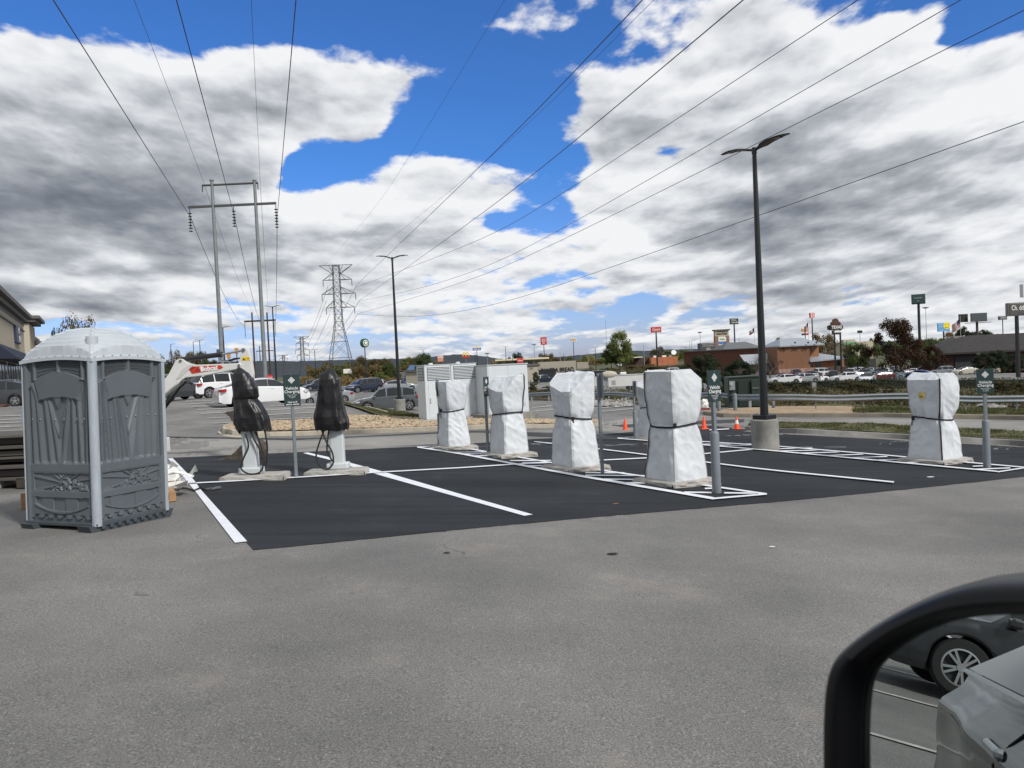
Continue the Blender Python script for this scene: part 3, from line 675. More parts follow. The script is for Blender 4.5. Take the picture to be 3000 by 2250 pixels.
# ---------------------------------------------------------------- mini excavator
M_EXW = mat('machine_white_paint', (.62, .62, .60), .38, var=.05, vscale=3, coat=.2)
M_EXR = mat('machine_red_decal', (.50, .045, .015), .45, var=.12, vscale=3)
M_BLK = mat('black_paint', (.018, .018, .020), .4, var=.15, vscale=6)
M_CHR = mat('chrome_rod', (.55, .56, .58), .12, metal=1)
M_STEEL = mat('worn_bucket_steel', (.035, .03, .025), .75, col2=(.11, .085, .06), vscale=5, bump=.3, bscale=20)
M_RUB = mat('rubber', (.018, .018, .019), .75, bump=.1, bscale=40)
M_YEL = mat('yellow_decal', (.75, .52, .02), .5)
M_WHT = mat('white_lettering', (.75, .75, .75), .5)
def make_excavator():
    Z = 17.6
    base = GZ(300, Z); t = thing('mini_excavator', 'white mini excavator with its boom reaching out from behind the grey toilet', 'excavator', base)
    e_x = (R3 @ Vector((1, 0, 0))); e_x.z = 0; e_x.normalize(); e_y = Vector((-e_x.y, e_x.x, 0))
    M = Matrix(((e_x.x, e_y.x, 0, base.x), (e_x.y, e_y.y, 0, base.y), (0, 0, 1, base.z), (0, 0, 0, 1)))
    t.matrix_world = M; inv = M.inverted()
    def Q(px, py, dz=0.0):
        p = inv @ P(px, py, Z); return (p.x, p.z)
    def plate(pts, y0, y1, mi=0, mb=None):
        (mb).prism([Q(*p) for p in pts], y0, y1, mi=mi)
    boom = MB()
    plate([(470,1172),(480,1120),(500,1096),(521,1056),(531,1051),(541,1052),(556,1064),(574,1069),(650,1066.5),(707,1064),(712,1070),(709,1078),(694,1082),(611,1099),(566,1104),(548,1107),(540,1112),(531,1122),(500,1146),(440,1196),(404,1222),(396,1210)], -.11, .11, mb=boom)
    bo = boom.obj('boom', M_EXW, t)
    bev = bo.modifiers.new('b', 'BEVEL'); bev.width = .012; bev.segments = 2; bev.limit_method = 'ANGLE'
    rib = MB()
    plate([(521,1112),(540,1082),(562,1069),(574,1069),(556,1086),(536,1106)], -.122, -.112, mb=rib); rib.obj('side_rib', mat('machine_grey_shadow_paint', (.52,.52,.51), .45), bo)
    d = MB(); plate([(559.5,1082),(567,1074),(652,1070),(660,1076),(653,1081),(569,1095)], -.116, -.1115, mb=d); dec = d.obj('decal', M_EXR, bo)
    d = MB(); plate([(563,1080),(571,1074.5),(580,1074),(566,1086)], -.119, -.1165, mb=d)
    for a in (581, 589): plate([(a,1082),(a+5,1077.5),(a+8,1077.5),(a+2,1088),(a-4,1089)], -.119, -.1165, mb=d)
    d.obj('decal_stripe', mat('dark_red', (.25, .02, .01), .5), bo)
    c = inv @ P(619, 1079.5, Z)
    rot = Matrix.Rotation(R(3.5), 4, 'Y')
    text('Bobcat', .155, bo, Matrix.Translation((c.x, -.118, c.z)) @ Matrix.Rotation(-R(3.2), 4, 'Y') @ FRONT, M_WHT, bold=.006, sx=.9)
    h_ = MB(); cx, cz = Q(597.5, 1081)
    h_.prism([(cx-.045, cz+.055), (cx-.02, cz+.035), (cx+.02, cz+.035), (cx+.045, cz+.055), (cx+.045, cz), (cx+.015, cz-.045), (cx-.015, cz-.045), (cx-.045, cz)], -.119, -.1165)
    h_.obj('emblem', M_WHT, bo)
    # pins
    for (a, b_, r) in ((536,1057,.030),(543.5,1114.5,.034),(555.5,1106,.022),(706,1070.5,.030)):
        pn = MB(); x, z = Q(a, b_); pn.cyl((x, -.135, z), (x, .135, z), r, n=16); pn.obj('pin', mat('pin_steel', (.22, .22, .22), .4, metal=.7), bo)
    st = MB()
    plate([(711,1023),(716,1019),(722,1018),(727,1021),(731,1028),(738,1052),(742,1080),(744,1095),(740,1180),(736,1262),(722,1285),(710,1282),(706,1268),(712,1170),(712,1090),(703,1078),(701,1066),(706,1055)], -.075, .075, mb=st)
    so_ = st.obj('stick', M_EXW, t); bv = so_.modifiers.new('b', 'BEVEL'); bv.width = .01; bv.segments = 2; bv.limit_method = 'ANGLE'
    d = MB(); plate([(713.5,1045.5),(735,1045),(736,1056),(711.5,1057)], -.080, -.0765, mb=d); d.obj('warning_decal', M_YEL, so_)
    d = MB(); plate([(714.5,1055),(718.5,1048),(722.5,1055)], -.083, -.0805, mb=d); d.obj('warning_symbol', M_BLK, so_); d = MB(); plate([(728,1050.4),(734,1049.8),(734,1051.4),(728,1052)], -.083, -.0805, mb=d); d.obj('warning_symbol', M_BLK, so_); d = MB(); plate([(724,1049),(724.5,1049),(724.5,1055.5),(724,1055.5)], -.083, -.0805, mb=d); d.obj('warning_symbol', M_BLK, so_)
    # cylinders
    cy = MB(); a = Q(536, 1056); b_ = Q(650, 1038.5); c_ = Q(717, 1026)
    cy.cyl((a[0], 0, a[1] + .02), (b_[0], 0, b_[1]), .058, n=18); cy.cyl((b_[0] - .02, 0, b_[1]), (b_[0] + .01, 0, b_[1]), .066, n=18)
    ac = cy.obj('arm_cylinder', M_BLK, t, smooth=True)
    rd = MB(); rd.cyl((b_[0], 0, b_[1]), (c_[0], 0, c_[1]), .024, n=14); rd.obj('piston_rod', M_CHR, ac, smooth=True)
    pe = MB(); pe.cyl((c_[0], -.09, c_[1]), (c_[0], .09, c_[1]), .045, n=14); pe.obj('pin', MATS['pin_steel'], so_)
    cy = MB(); a = Q(541, 1117); b_ = Q(505, 1160); c_ = Q(460, 1216)
    cy.cyl((b_[0], .0, b_[1]), (c_[0], .0, c_[1]), .062, n=18); cy.cyl((b_[0], 0, b_[1]), (b_[0] - .07, 0, b_[1] - .09), .075, n=18); bc = cy.obj('boom_cylinder', M_BLK, t, smooth=True)
    rd = MB(); rd.cyl((a[0], 0, a[1]), (b_[0], 0, b_[1]), .028, n=14); rd.obj('piston_rod', M_CHR, bc, smooth=True)
    for o in (0, .05, .1):
        hs = MB(); hs.tube([(Q(640,1060)[0], -.02 + o, Q(640,1059)[1]), (Q(672,1057)[0], -.05 + o, Q(672,1056 + o * 20)[1]), (Q(690,1052)[0], -.04 + o, Q(690,1050 + o * 20)[1]), (Q(706,1050)[0], -.03 + o, Q(706,1049)[1])], .014, 7)
        hs.obj('hydraulic_hose', M_RUB, t, smooth=True); hs = MB()
        hs.tube([(Q(548,1119)[0], -.1 + o, Q(548,1119)[1]), (Q(530,1130)[0], -.12 + o, Q(530,1135)[1]), (Q(506,1160)[0], -.1 + o, Q(500,1165)[1]), (Q(470,1200)[0], -.1 + o, Q(470,1205)[1])], .012, 7)
        hs.obj('hydraulic_hose', M_RUB, t, smooth=True)
    tb = MB(); tb.tube([(Q(640,1061)[0], -.05, Q(640,1061)[1]), (Q(645,1058)[0], -.05, Q(645,1058)[1]), (Q(672,1058)[0], -.05, Q(672,1058)[1]), (Q(678,1063)[0], -.05, Q(678,1063)[1])], .012, 7); tb.obj('hydraulic_pipe', M_CHR, t, smooth=True)
    # bucket and thumb
    bk = MB(); prof = [(735,1292),(716,1303),(700,1320),(684,1333),(668,1339),(659,1343),(661,1347),(690,1346),(722,1345),(752,1344),(768,1340),(771,1318),(765,1300),(752,1290)]
    for y0 in (-.30, .27): plate(prof, y0, y0 + .03, mb=bk)
    back = [(771,1310),(764,1270),(748,1258),(712,1262)]
    for i in range(len(prof) - 1):
        if i >= 5:
            a, b_ = Q(*prof[i]), Q(*prof[i + 1]); bk.add([(a[0], -.29, a[1]), (a[0], .29, a[1]), (b_[0], .29, b_[1]), (b_[0], -.29, b_[1])], [(0, 1, 2, 3)])
    bu = bk.obj('bucket', M_STEEL, t)
    for k in range(5):
        te = MB(); y = -.27 + .135 * k; x, z = Q(664, 1344); te.box((x - .05, y, z), (.16, .05, .035), bev=.008); te.obj('bucket_tooth', M_STEEL, bu)
    th = MB(); plate([(661,1210),(672,1205),(685,1206),(697,1216),(704,1230),(712,1250),(716,1268),(708,1272),(696,1256),(694,1247),(690,1243),(688,1234),(683,1230),(681,1222),(675,1217),(668,1211)], -.16, -.12, mb=th)
    plate([(661,1210),(672,1205),(685,1206),(697,1216),(704,1230),(712,1250),(716,1268),(708,1272),(696,1256),(694,1247),(690,1243),(688,1234),(683,1230),(681,1222),(675,1217),(668,1211)], .12, .16, mb=th)
    th.obj('thumb', mat('thumb_steel', (.055, .05, .045), .7, var=.3, vscale=8), t)
    # the body behind the toilet
    bd = MB(); X0 = 0.0
    bd.box((-.35, .1, .95), (1.7, 1.45, .55), bev=.08); bd.box((-.75, .1, 1.45), (.85, 1.4, .5), bev=.12)
    bd.prism([(.35, .55), (.62, .55), (.75, .95), (.62, 1.25), (.35, 1.2)], -.12, .12)
    bd.obj('house', M_EXW, t)
    cb = MB(); cb.box((-.05, .3, 1.65), (1.05, .95, 1.3), bev=.08); cab = cb.obj('cab', M_BLK, t)
    gl = MB(); gl.box((.482, .3, 1.72), (.02, .78, .95)); gl.box((-.05, -.182, 1.72), (.85, .02, .95)); gl.obj('cab_glass', mat('tinted_glass', (.02, .025, .03), .05, spec=.8), cab)
    for sy in (-1, 1):
        tr = MB(); pts = []
        for i in range(28):
            a = 2 * math.pi * i / 28; pts.append((.62 * (1 if math.cos(a) > 0 else -1) + .27 * math.cos(a), .27 + .25 * math.sin(a)))
        tr.prism(pts, sy * .62 - .15 + .1, sy * .62 + .15 + .1); tk = tr.obj('track', M_RUB, t)
        wl = MB()
        for q in (-.62, -.2, .2, .62): wl.cyl((q, sy * .62 + .1 - .17, .25), (q, sy * .62 + .1 + .17, .25), .15, n=16)
        wl.obj('track_roller', M_BLK, tk)
    bl = MB(); bl.box((1.05, .1, .25), (.08, 1.5, .35), bev=.02); bl.box((.7, .1, .25), (.7, .2, .1)); bl.obj('dozer_blade', M_EXW, t)
make_excavator()

# ---------------------------------------------------------------- pedestal chargers in black bags
M_PED = mat('pedestal_white', (.56, .60, .61), .45, var=.04, vscale=4)
M_BAG = mat('black_bag_plastic', (.008, .008, .009), .40, bump=.22, bscale=16, spec=.45, stretch=(1, 1, .45))
M_SLAB = mat('slab_concrete', (.36, .345, .32), .92, var=.17, vscale=6, bump=.7, bscale=22)
def wrinkle(p, s, amp):
    v = noise.noise(p * s); w_ = noise.noise(Vector((p.x * s * 1.9 + 5, p.y * s * 1.9, p.z * s * .9 + 2)))
    return amp * ((1 - abs(v) * 2.4) * .55 + (1 - abs(w_) * 2.2) * .35 + .4 * noise.noise(p * s * .45 + Vector((9, 3, 1))))
def loft(rows, n=64):
    """rows: (z, cx, cy, halfx, halfy, exponent) super-ellipse sections -> point function(u in 0..1, row)"""
    def pt(u, t):
        k = t * (len(rows) - 1); i = min(int(k), len(rows) - 2); f = k - i; f = f * f * (3 - 2 * f) * .5 + f * .5
        a = [rows[i][j] * (1 - f) + rows[i + 1][j] * f for j in range(6)]
        an = 2 * math.pi * u; c, s_ = math.cos(an), math.sin(an); e_ = 2 / a[5]
        return Vector((a[1] + a[3] * math.copysign(abs(c) ** e_, c), a[2] + a[4] * math.copysign(abs(s_) ** e_, s_), a[0]))
    return pt
def slab(mb, lx, ly, h, rough=.012, cx=0, cy=0):
    nx, ny = 16, 12
    def top(u, v):
        x = (u * 2 - 1) * lx / 2; y = (v * 2 - 1) * ly / 2; e_ = max(abs(u * 2 - 1), abs(v * 2 - 1))
        return Vector((cx + x * (1 - .02 * (e_ > .99)), cy + y, h - (.015 if e_ > .99 else 0) + rough * .5 * noise.noise(Vector((x * 4, y * 4, 0)))))
    mb.grid(top, nx, ny)
    for (ax, ay, bx, by) in ((-1, -1, 1, -1), (1, -1, 1, 1), (1, 1, -1, 1), (-1, 1, -1, -1)):
        def sd_(u, v):
            x = (ax + (bx - ax) * u) * lx / 2; y = (ay + (by - ay) * u) * ly / 2; n_ = Vector((ay * .0 + (ax + bx) / 2, (ay + by) / 2, 0))
            d = rough * 1.6 * noise.noise(Vector((x * 7, y * 7, v * 3))) * (v > .01)
            return Vector((cx + x * (.98 if v < .01 else 1), cy + y, (h - .015) * (1 - v) - .04 * v)) + n_ * (d + .012 * v)
        mb.grid(sd_, 22, 5)
def make_pedestal(px, py, z_top_px, lean, label, seed, slab_dx, cable_side, bagrows, group):
    base = G(px, py); Z = depth(base); s = Z / F
    t = thing('charging_pedestal', label, 'charger', base, 0, group)
    sb = MB(); slab(sb, 1.12, .48, .10, cx=slab_dx); sb.obj('base_slab', M_SLAB, t)
    fx = MB(); fx.box((0, 0, .16), (.40, .25, .12), bev=.025); fx.obj('base_cover', M_PED, t)
    pd = MB(); pd.box((-.0, 0, .70), (.245, .17, 1.10), bev=.02); pd.obj('pedestal', M_PED, t)
    hd = MB(); hd.box((-.02, 0, 1.42), (.26, .22, .78), bev=.04); hd.obj('head', M_BLK, t)
    bag = MB(); pt = loft(bagrows)
    def fn(u, v):
        p = pt(u, v); an = 2 * math.pi * u; n_ = Vector((math.cos(an), math.sin(an), 0))
        q = Vector((p.x, p.y, p.z)) + Vector((seed * 3.1, 0, 0))
        fold = .011 * math.sin(an * 9 + 3 * noise.noise(q * 2.0) + seed) * ss(.75, .1, v)
        p2 = p + n_ * (wrinkle(Vector((q.x * 1.3, q.y * 1.3, q.z * .75)), 5.5, .016) + fold)
        if v < .02: p2.z += .055 * noise.noise(Vector((math.cos(an) * 2.3, math.sin(an) * 2.3, seed)))
        return p2
    bag.grid(fn, 120, 120, wrap=True)
    c = pt(0, 1); n0_ = len(bag.v); bag.v.append(Vector((bagrows[-1][1], bagrows[-1][2], bagrows[-1][0] + .03)))
    last = 119 * 120
    for i in range(120): bag.f.append((last + i, last + (i + 1) % 120, n0_)); bag.m.append(0)
    bo = bag.obj('bag_cover', M_BAG, t, smooth=True, autos=R(75))
    for pts in cable_side: 
        cab = MB()
        P_ = [Vector(p) for p in pts]
        # smooth the cable
        out_ = []
        for i in range(len(P_) - 1):
            a, b, c_, d = P_[max(i - 1, 0)], P_[i], P_[i + 1], P_[min(i + 2, len(P_) - 1)]
            for k in range(7):
                f = k / 7; out_.append(.5 * ((2 * b) + (c_ - a) * f + (2 * a - 5 * b + 4 * c_ - d) * f * f + (3 * b - a - 3 * c_ + d) * f ** 3))
        out_.append(P_[-1]); cab.tube(out_, .0155, 9)
        cab.obj('charging_cable', M_RUB, t, smooth=True)
    return t
PG = 'black bagged charging pedestals'
make_pedestal(739, 1404, 0, 0, 'black bagged charging pedestal with the excavator bucket just behind it', 1.0, .06,
  [[(-.02,-.15,.82),(.02,-.16,.6),(-.08,-.17,.38),(-.12,-.18,.22),(.02,-.19,.12),(.20,-.18,.14),(.27,-.17,.30),(.22,-.16,.52),(.12,-.15,.72),(.06,-.15,.9)],
   [(.14,-.10,.85),(.22,-.12,.62),(.27,-.13,.4),(.29,-.14,.28),(.29,-.14,.22)], [(.30,-.1,.88),(.33,-.1,.6),(.32,-.12,.35),(.30,-.12,.24)]],
  [(.86,.113,0,.267,.19,3),(.98,.064,0,.286,.20,3),(1.10,.049,0,.272,.20,3),(1.31,.004,0,.227,.18,3),(1.42,-.033,0,.185,.155,3.2),(1.47,-.024,0,.205,.17,3.2),(1.60,-.028,0,.20,.17,3.4),(1.75,-.062,0,.166,.155,3.4),(1.88,-.092,0,.13,.12,2.8),(1.92,-.11,0,.085,.08,2.2),(1.97,-.12,0,.03,.03,2)], PG)
make_pedestal(993, 1389, 0, 0, 'tall black bagged charging pedestal right of the green charging sign', 4.0, -.04,
  [[(-.18,-.15,.88),(-.30,-.17,.6),(-.36,-.18,.38),(-.30,-.19,.20),(-.18,-.19,.13),(-.06,-.18,.22),(-.06,-.17,.42),(-.16,-.16,.62),(-.24,-.15,.85)],
   [(-.10,-.13,.9),(-.14,-.15,.66),(-.16,-.15,.48),(-.10,-.16,.32),(-.05,-.14,.24)]],
  [(.83,-.075,0,.285,.20,3),(.96,-.079,0,.30,.22,3),(1.09,-.098,0,.287,.22,3),(1.21,-.104,0,.262,.20,3),(1.37,-.088,0,.228,.19,3.2),(1.62,-.088,0,.197,.17,3.4),(1.78,-.091,0,.168,.16,3.4),(1.88,-.105,0,.135,.13,2.8),(1.93,-.08,0,.085,.08,2.2),(1.98,-.055,0,.03,.03,2)], PG)

# ---------------------------------------------------------------- fast chargers under white covers
def fabric_mat():
    m = bpy.data.materials.new('white_cover_fabric'); m.use_nodes = True; nt = m.node_tree; b = nt.nodes['Principled BSDF']
    b.inputs['Base Color'].default_value = (.6, .63, .66, 1); b.inputs['Roughness'].default_value = .50; b.inputs['Specular IOR Level'].default_value = .35
    o = nd(nt, 'ShaderNodeTexCoord').outputs['Object']; oi = nd(nt, 'ShaderNodeObjectInfo')
    va = nd(nt, 'ShaderNodeVectorMath', operation='ADD'); lk(nt, o, va.inputs[0]); cb = nd(nt, 'ShaderNodeCombineXYZ'); lk(nt, math_(nt, 'MULTIPLY', oi.outputs['Random'], 40), cb.inputs[0]); lk(nt, cb.outputs[0], va.inputs[1])
    n = nd(nt, 'ShaderNodeTexNoise'); n.noise_type = 'RIDGED_MULTIFRACTAL' if hasattr(n, 'noise_type') else n.noise_type; n.inputs['Scale'].default_value = 2.6; n.inputs['Detail'].default_value = 2.5; n.inputs['Roughness'].default_value = .42; lk(nt, va.outputs[0], n.inputs[0])
    n2 = nd(nt, 'ShaderNodeTexNoise'); n2.inputs['Scale'].default_value = 9; n2.inputs['Detail'].default_value = 4; n2.inputs['Distortion'].default_value = 1.2; lk(nt, va.outputs[0], n2.inputs[0])
    h = math_(nt, 'ADD', math_(nt, 'MULTIPLY', n.outputs[0], .5), math_(nt, 'MULTIPLY', n2.outputs[0], .5))
    bp = nd(nt, 'ShaderNodeBump'); bp.inputs['Strength'].default_value = .5; bp.inputs['Distance'].default_value = .03; lk(nt, h, bp.inputs['Height']); lk(nt, bp.outputs[0], b.inputs['Normal'])
    n3 = nd(nt, 'ShaderNodeTexNoise'); n3.inputs['Scale'].default_value = 1.8; n3.inputs['Detail'].default_value = 6; lk(nt, va.outputs[0], n3.inputs[0])
    r = nd(nt, 'ShaderNodeMapRange'); r.inputs[1].default_value = .45; r.inputs[2].default_value = .8; r.inputs[4].default_value = .35; lk(nt, n3.outputs[0], r.inputs[0])
    x = nd(nt, 'ShaderNodeMix', data_type='RGBA'); lk(nt, r.outputs[0], x.inputs[0]); x.inputs[6].default_value = (.60, .63, .66, 1); x.inputs[7].default_value = (.50, .51, .51, 1); lk(nt, x.outputs[2], b.inputs['Base Color'])
    return m
M_FAB = fabric_mat()
M_STRAP = mat('black_strap', (.012, .011, .018), .7)
CG = 'fast chargers shrouded in white covers'
def make_charger(px, py, label, seed, chamfer, rz=A_ST, H=1.82, tail=None, waist=1.02, tight=.74, wx=.62, wy=.74, vstrap='corner', flare=1.0, sticker=False, slabd=(0, 0)):
    """px, py: the bottom of the near corner. local +x across the bays (right), local -y towards the car"""
    near = G(px, py); Z = depth(near)
    ax = Vector((math.cos(rz), math.sin(rz), 0)); ay = Vector((-math.sin(rz), math.cos(rz), 0))
    c = near + ax * wx / 2 + ay * wy / 2; c.z = near.z
    t = thing('covered_charger', label, 'charger', c, rz, CG)
    sb = MB(); slab(sb, wx + .34, wy + .26, .085, rough=.02, cx=slabd[0], cy=slabd[1]); sb.obj('base_slab', M_SLAB, t)
    NU, NV = 168, 150
    def sq(u):
        k = (u % 1.0) * 8; 
        if k <= 1: return 1.0, k
        if k <= 3: return 2 - k, 1.0
        if k <= 5: return -1.0, 4 - k
        if k <= 7: return k - 6, -1.0
        return 1.0, k - 8
    def nrm(u):
        a_, b_ = sq(u); return Vector((a_ ** 5, b_ ** 5, 0)).normalized()
    def shape(u, v):
        """u round, v up; the last part closes over the top"""
        a_, b_ = sq(u); z = H * min(1, v / .86)
        wz = abs(z - waist); pinch = tight + (1 - tight) * min(1, wz / (.60 if z > waist else .78)) ** .72
        sx = wx / 2 * (1 + .06 * flare * (1 - ss(0, waist, z))); sy = wy / 2 * (1 + .05 * (1 - ss(0, waist, z)))
        ex = 10 - 6.5 * math.exp(-(wz / .16) ** 2); r = 1 / (abs(a_) ** ex + abs(b_) ** ex) ** (1 / ex)
        x = sx * pinch * a_ * r; y = sy * pinch * b_ * r
        g = math.exp(-(wz / .20) ** 2); gth = 1 + .035 * g * math.sin(u * 6.283 * 11 + seed * 5 + 2 * math.sin(u * 12)); x *= gth; y *= gth
        if v > .86: f = (v - .86) / .14; x *= (1 - f); y *= (1 - f)
        p = Vector((x, y, z)); nx_, ny_ = x / (wx / 2), y / (wy / 2)
        if z > H - .34:
            lim = H
            for (dx, dy, amt, start) in chamfer: lim -= amt * max(0, (nx_ * dx + ny_ * dy) - start)
            if p.z > lim: p.z = lim
            p.z -= .02 * (1 - max(abs(nx_), abs(ny_))) * (v > .86)
        return p
    def fn(u, v):
        p = shape(u, v); n_ = nrm(u) if v < .86 else Vector((0, 0, 1)); q = p + Vector((seed * 7.3, 0, 0)); wz = abs(p.z - waist)
        # long folds running away from the strap, a few slack diagonals, fine crumple
        s_ = Vector((q.x * 5.5, q.y * 5.5, q.z * 1.1 + (q.x + q.y) * 1.6)); f1 = (1 - 2.6 * abs(noise.noise(s_))) * .020 * (.35 + .65 * math.exp(-(wz / .42) ** 2))
        d_ = Vector((q.x * 2.2 + q.z * 1.5, q.y * 2.2 - q.z * 1.3, q.z * 1.9)); f2 = noise.noise(d_ + Vector((4, 8, 1))) * .030
        f3 = (1 - 3.4 * abs(noise.noise(Vector((q.x * 6 + q.z * 2.5, q.y * 6, q.z * 4.5)) + Vector((3, 1, 7))))) * .0068
        edge = 1 - .6 * (max(abs(sq(u)[0]), abs(sq(u)[1])) > .999) * (min(abs(sq(u)[0]), abs(sq(u)[1])) > .9)
        p = p + n_ * ((f1 + f2) * edge + f3)
        if v < .01: p.z = .09 + .03 * noise.noise(Vector((u * 9, seed, 1)))
        p.z = max(p.z, .065)
        return p
    m = MB(); m.grid(fn, NU, NV, wrap=True); cv = m.obj('cover', M_FAB, t, smooth=True, autos=R(80))
    # corner seams
    sm = MB()
    for u0 in (.125, .375, .625, .875):
        pts = [fn(u0, v / 60) + nrm(u0) * .004 for v in range(1, 52)]
        sm.tube(pts, .007, 5)
    sm.obj('seam', mat('seam_thread', (.40, .41, .40), .7), cv)
    def band(path, w_, nrm, name, m_=M_STRAP):
        b = MB(); vs_ = []
        for i, p in enumerate(path):
            d = path[min(i + 1, len(path) - 1)] - path[max(i - 1, 0)]; d.normalize(); n_ = nrm[i]; s_ = d.cross(n_).normalized() * w_ / 2
            vs_ += [p + s_ + n_ * .004, p - s_ + n_ * .004, p - s_ + n_ * .010, p + s_ + n_ * .010]
        fs_ = [(i * 4 + j, i * 4 + (j + 1) % 4, (i + 1) * 4 + (j + 1) % 4, (i + 1) * 4 + j) for i in range(len(path) - 1) for j in range(4)]
        b.add(vs_, fs_); return b.obj(name, m_, t)
    vw = .86 * waist / H
    path, nr = [], []
    for i in range(65):
        u = (i % 64) / 64; an = 2 * math.pi * u; n_ = nrm(u); tilt = .018 * math.sin(an + seed)
        path.append(fn(u, vw + tilt) + n_ * .008); nr.append(n_)
    band(path, .030, nr, 'waist_strap')
    if vstrap:
        u0 = {'left': .395, 'right': .862, 'front': .745, 'corner': .625, 'face': .77}[vstrap]
        n_ = nrm(u0); lo = 2 if vstrap in ('face', 'left', 'front', 'corner') else int(60 * vw)
        path = [fn(u0, v / 60) + n_ * .010 for v in range(lo, 53)]; band(path, .028, [n_] * len(path), 'vertical_strap')
    if tail:
        u0, ln = tail; an = 2 * math.pi * u0; n_ = nrm(u0); p0 = fn(u0, vw)
        path = [p0 + n_ * (.03 + .02 * math.sin(k * .4)) + Vector((.012 * k * .3, 0, -ln * k / 12)) for k in range(13)]; band(path, .026, [n_] * 13, 'strap_tail')
        kb = MB(); kb.box(p0 + n_ * .025, (.05, .05, .07), rot=Matrix.Rotation(an, 3, 'Z'), bev=.01); kb.obj('strap_buckle', M_STRAP, t)
    if sticker:
        st = MB(); st.grid(lambda u, v: fn(.470 + .050 * u, .62 + .06 * v) + Vector((-.016, 0, 0)), 8, 6); st.obj('warning_sticker', mat('faded_yellow_sticker', (.62, .46, .10), .6, col2=(.70, .60, .30), vscale=9), cv)
        st = MB(); st.grid(lambda u, v: fn(.478 + .028 * u, .632 + .014 * v) + Vector((-.020, 0, 0)), 6, 3); st.obj('sticker_print', mat('faded_print', (.22, .16, .04), .7), cv)
    # the cabinet inside
    return t
make_charger(1315, 1319, 'white shrouded charger in front of the louvred cabinet, farthest left of its row', 1.3, [(1, 0, .22, .25), (-1, 0, .06, .5)], H=1.80, vstrap='left', tail=(.45, .50), tight=.80)
make_charger(1479.5, 1342, 'white shrouded charger before the plain white cabinet, its top sloping down left', 3.1, [(-1, -.35, .30, -.1)], H=1.86, vstrap='right', tail=None, waist=.98, tight=.86)
make_charger(1677.6, 1383, 'white shrouded charger with a loose black strap hanging down its front', 5.2, [(-1, -.45, .30, -.1)], H=1.87, vstrap=None, tail=(.645, .62), waist=1.0, tight=.84)
make_charger(1979, 1428, 'largest white shrouded charger, beside the sign post at the near end of the hatched island', 7.7, [(1, -.1, .26, .35), (-1, 0, .05, .5)], H=1.86, vstrap='left', tail=(.64, .03), waist=.97, tight=.85, wx=.66)
make_charger(1910, 1291, 'white shrouded charger mostly hidden behind the largest shrouded one', 9.4, [(1, 0, .22, .25), (-1, -.4, .2, .0)], H=1.84, vstrap=None, tail=(.62, .7), tight=.82)
make_charger(2761.6, 1361, 'white shrouded charger with a faded yellow sticker, far right in front of the guardrail', 11.9, [(1, 0, .22, .35), (-1, 0, .20, .35)], H=1.83, vstrap='corner', tail=(.39, .45), waist=.90, tight=.86, wx=.66, wy=.74, sticker=True, flare=1.3)

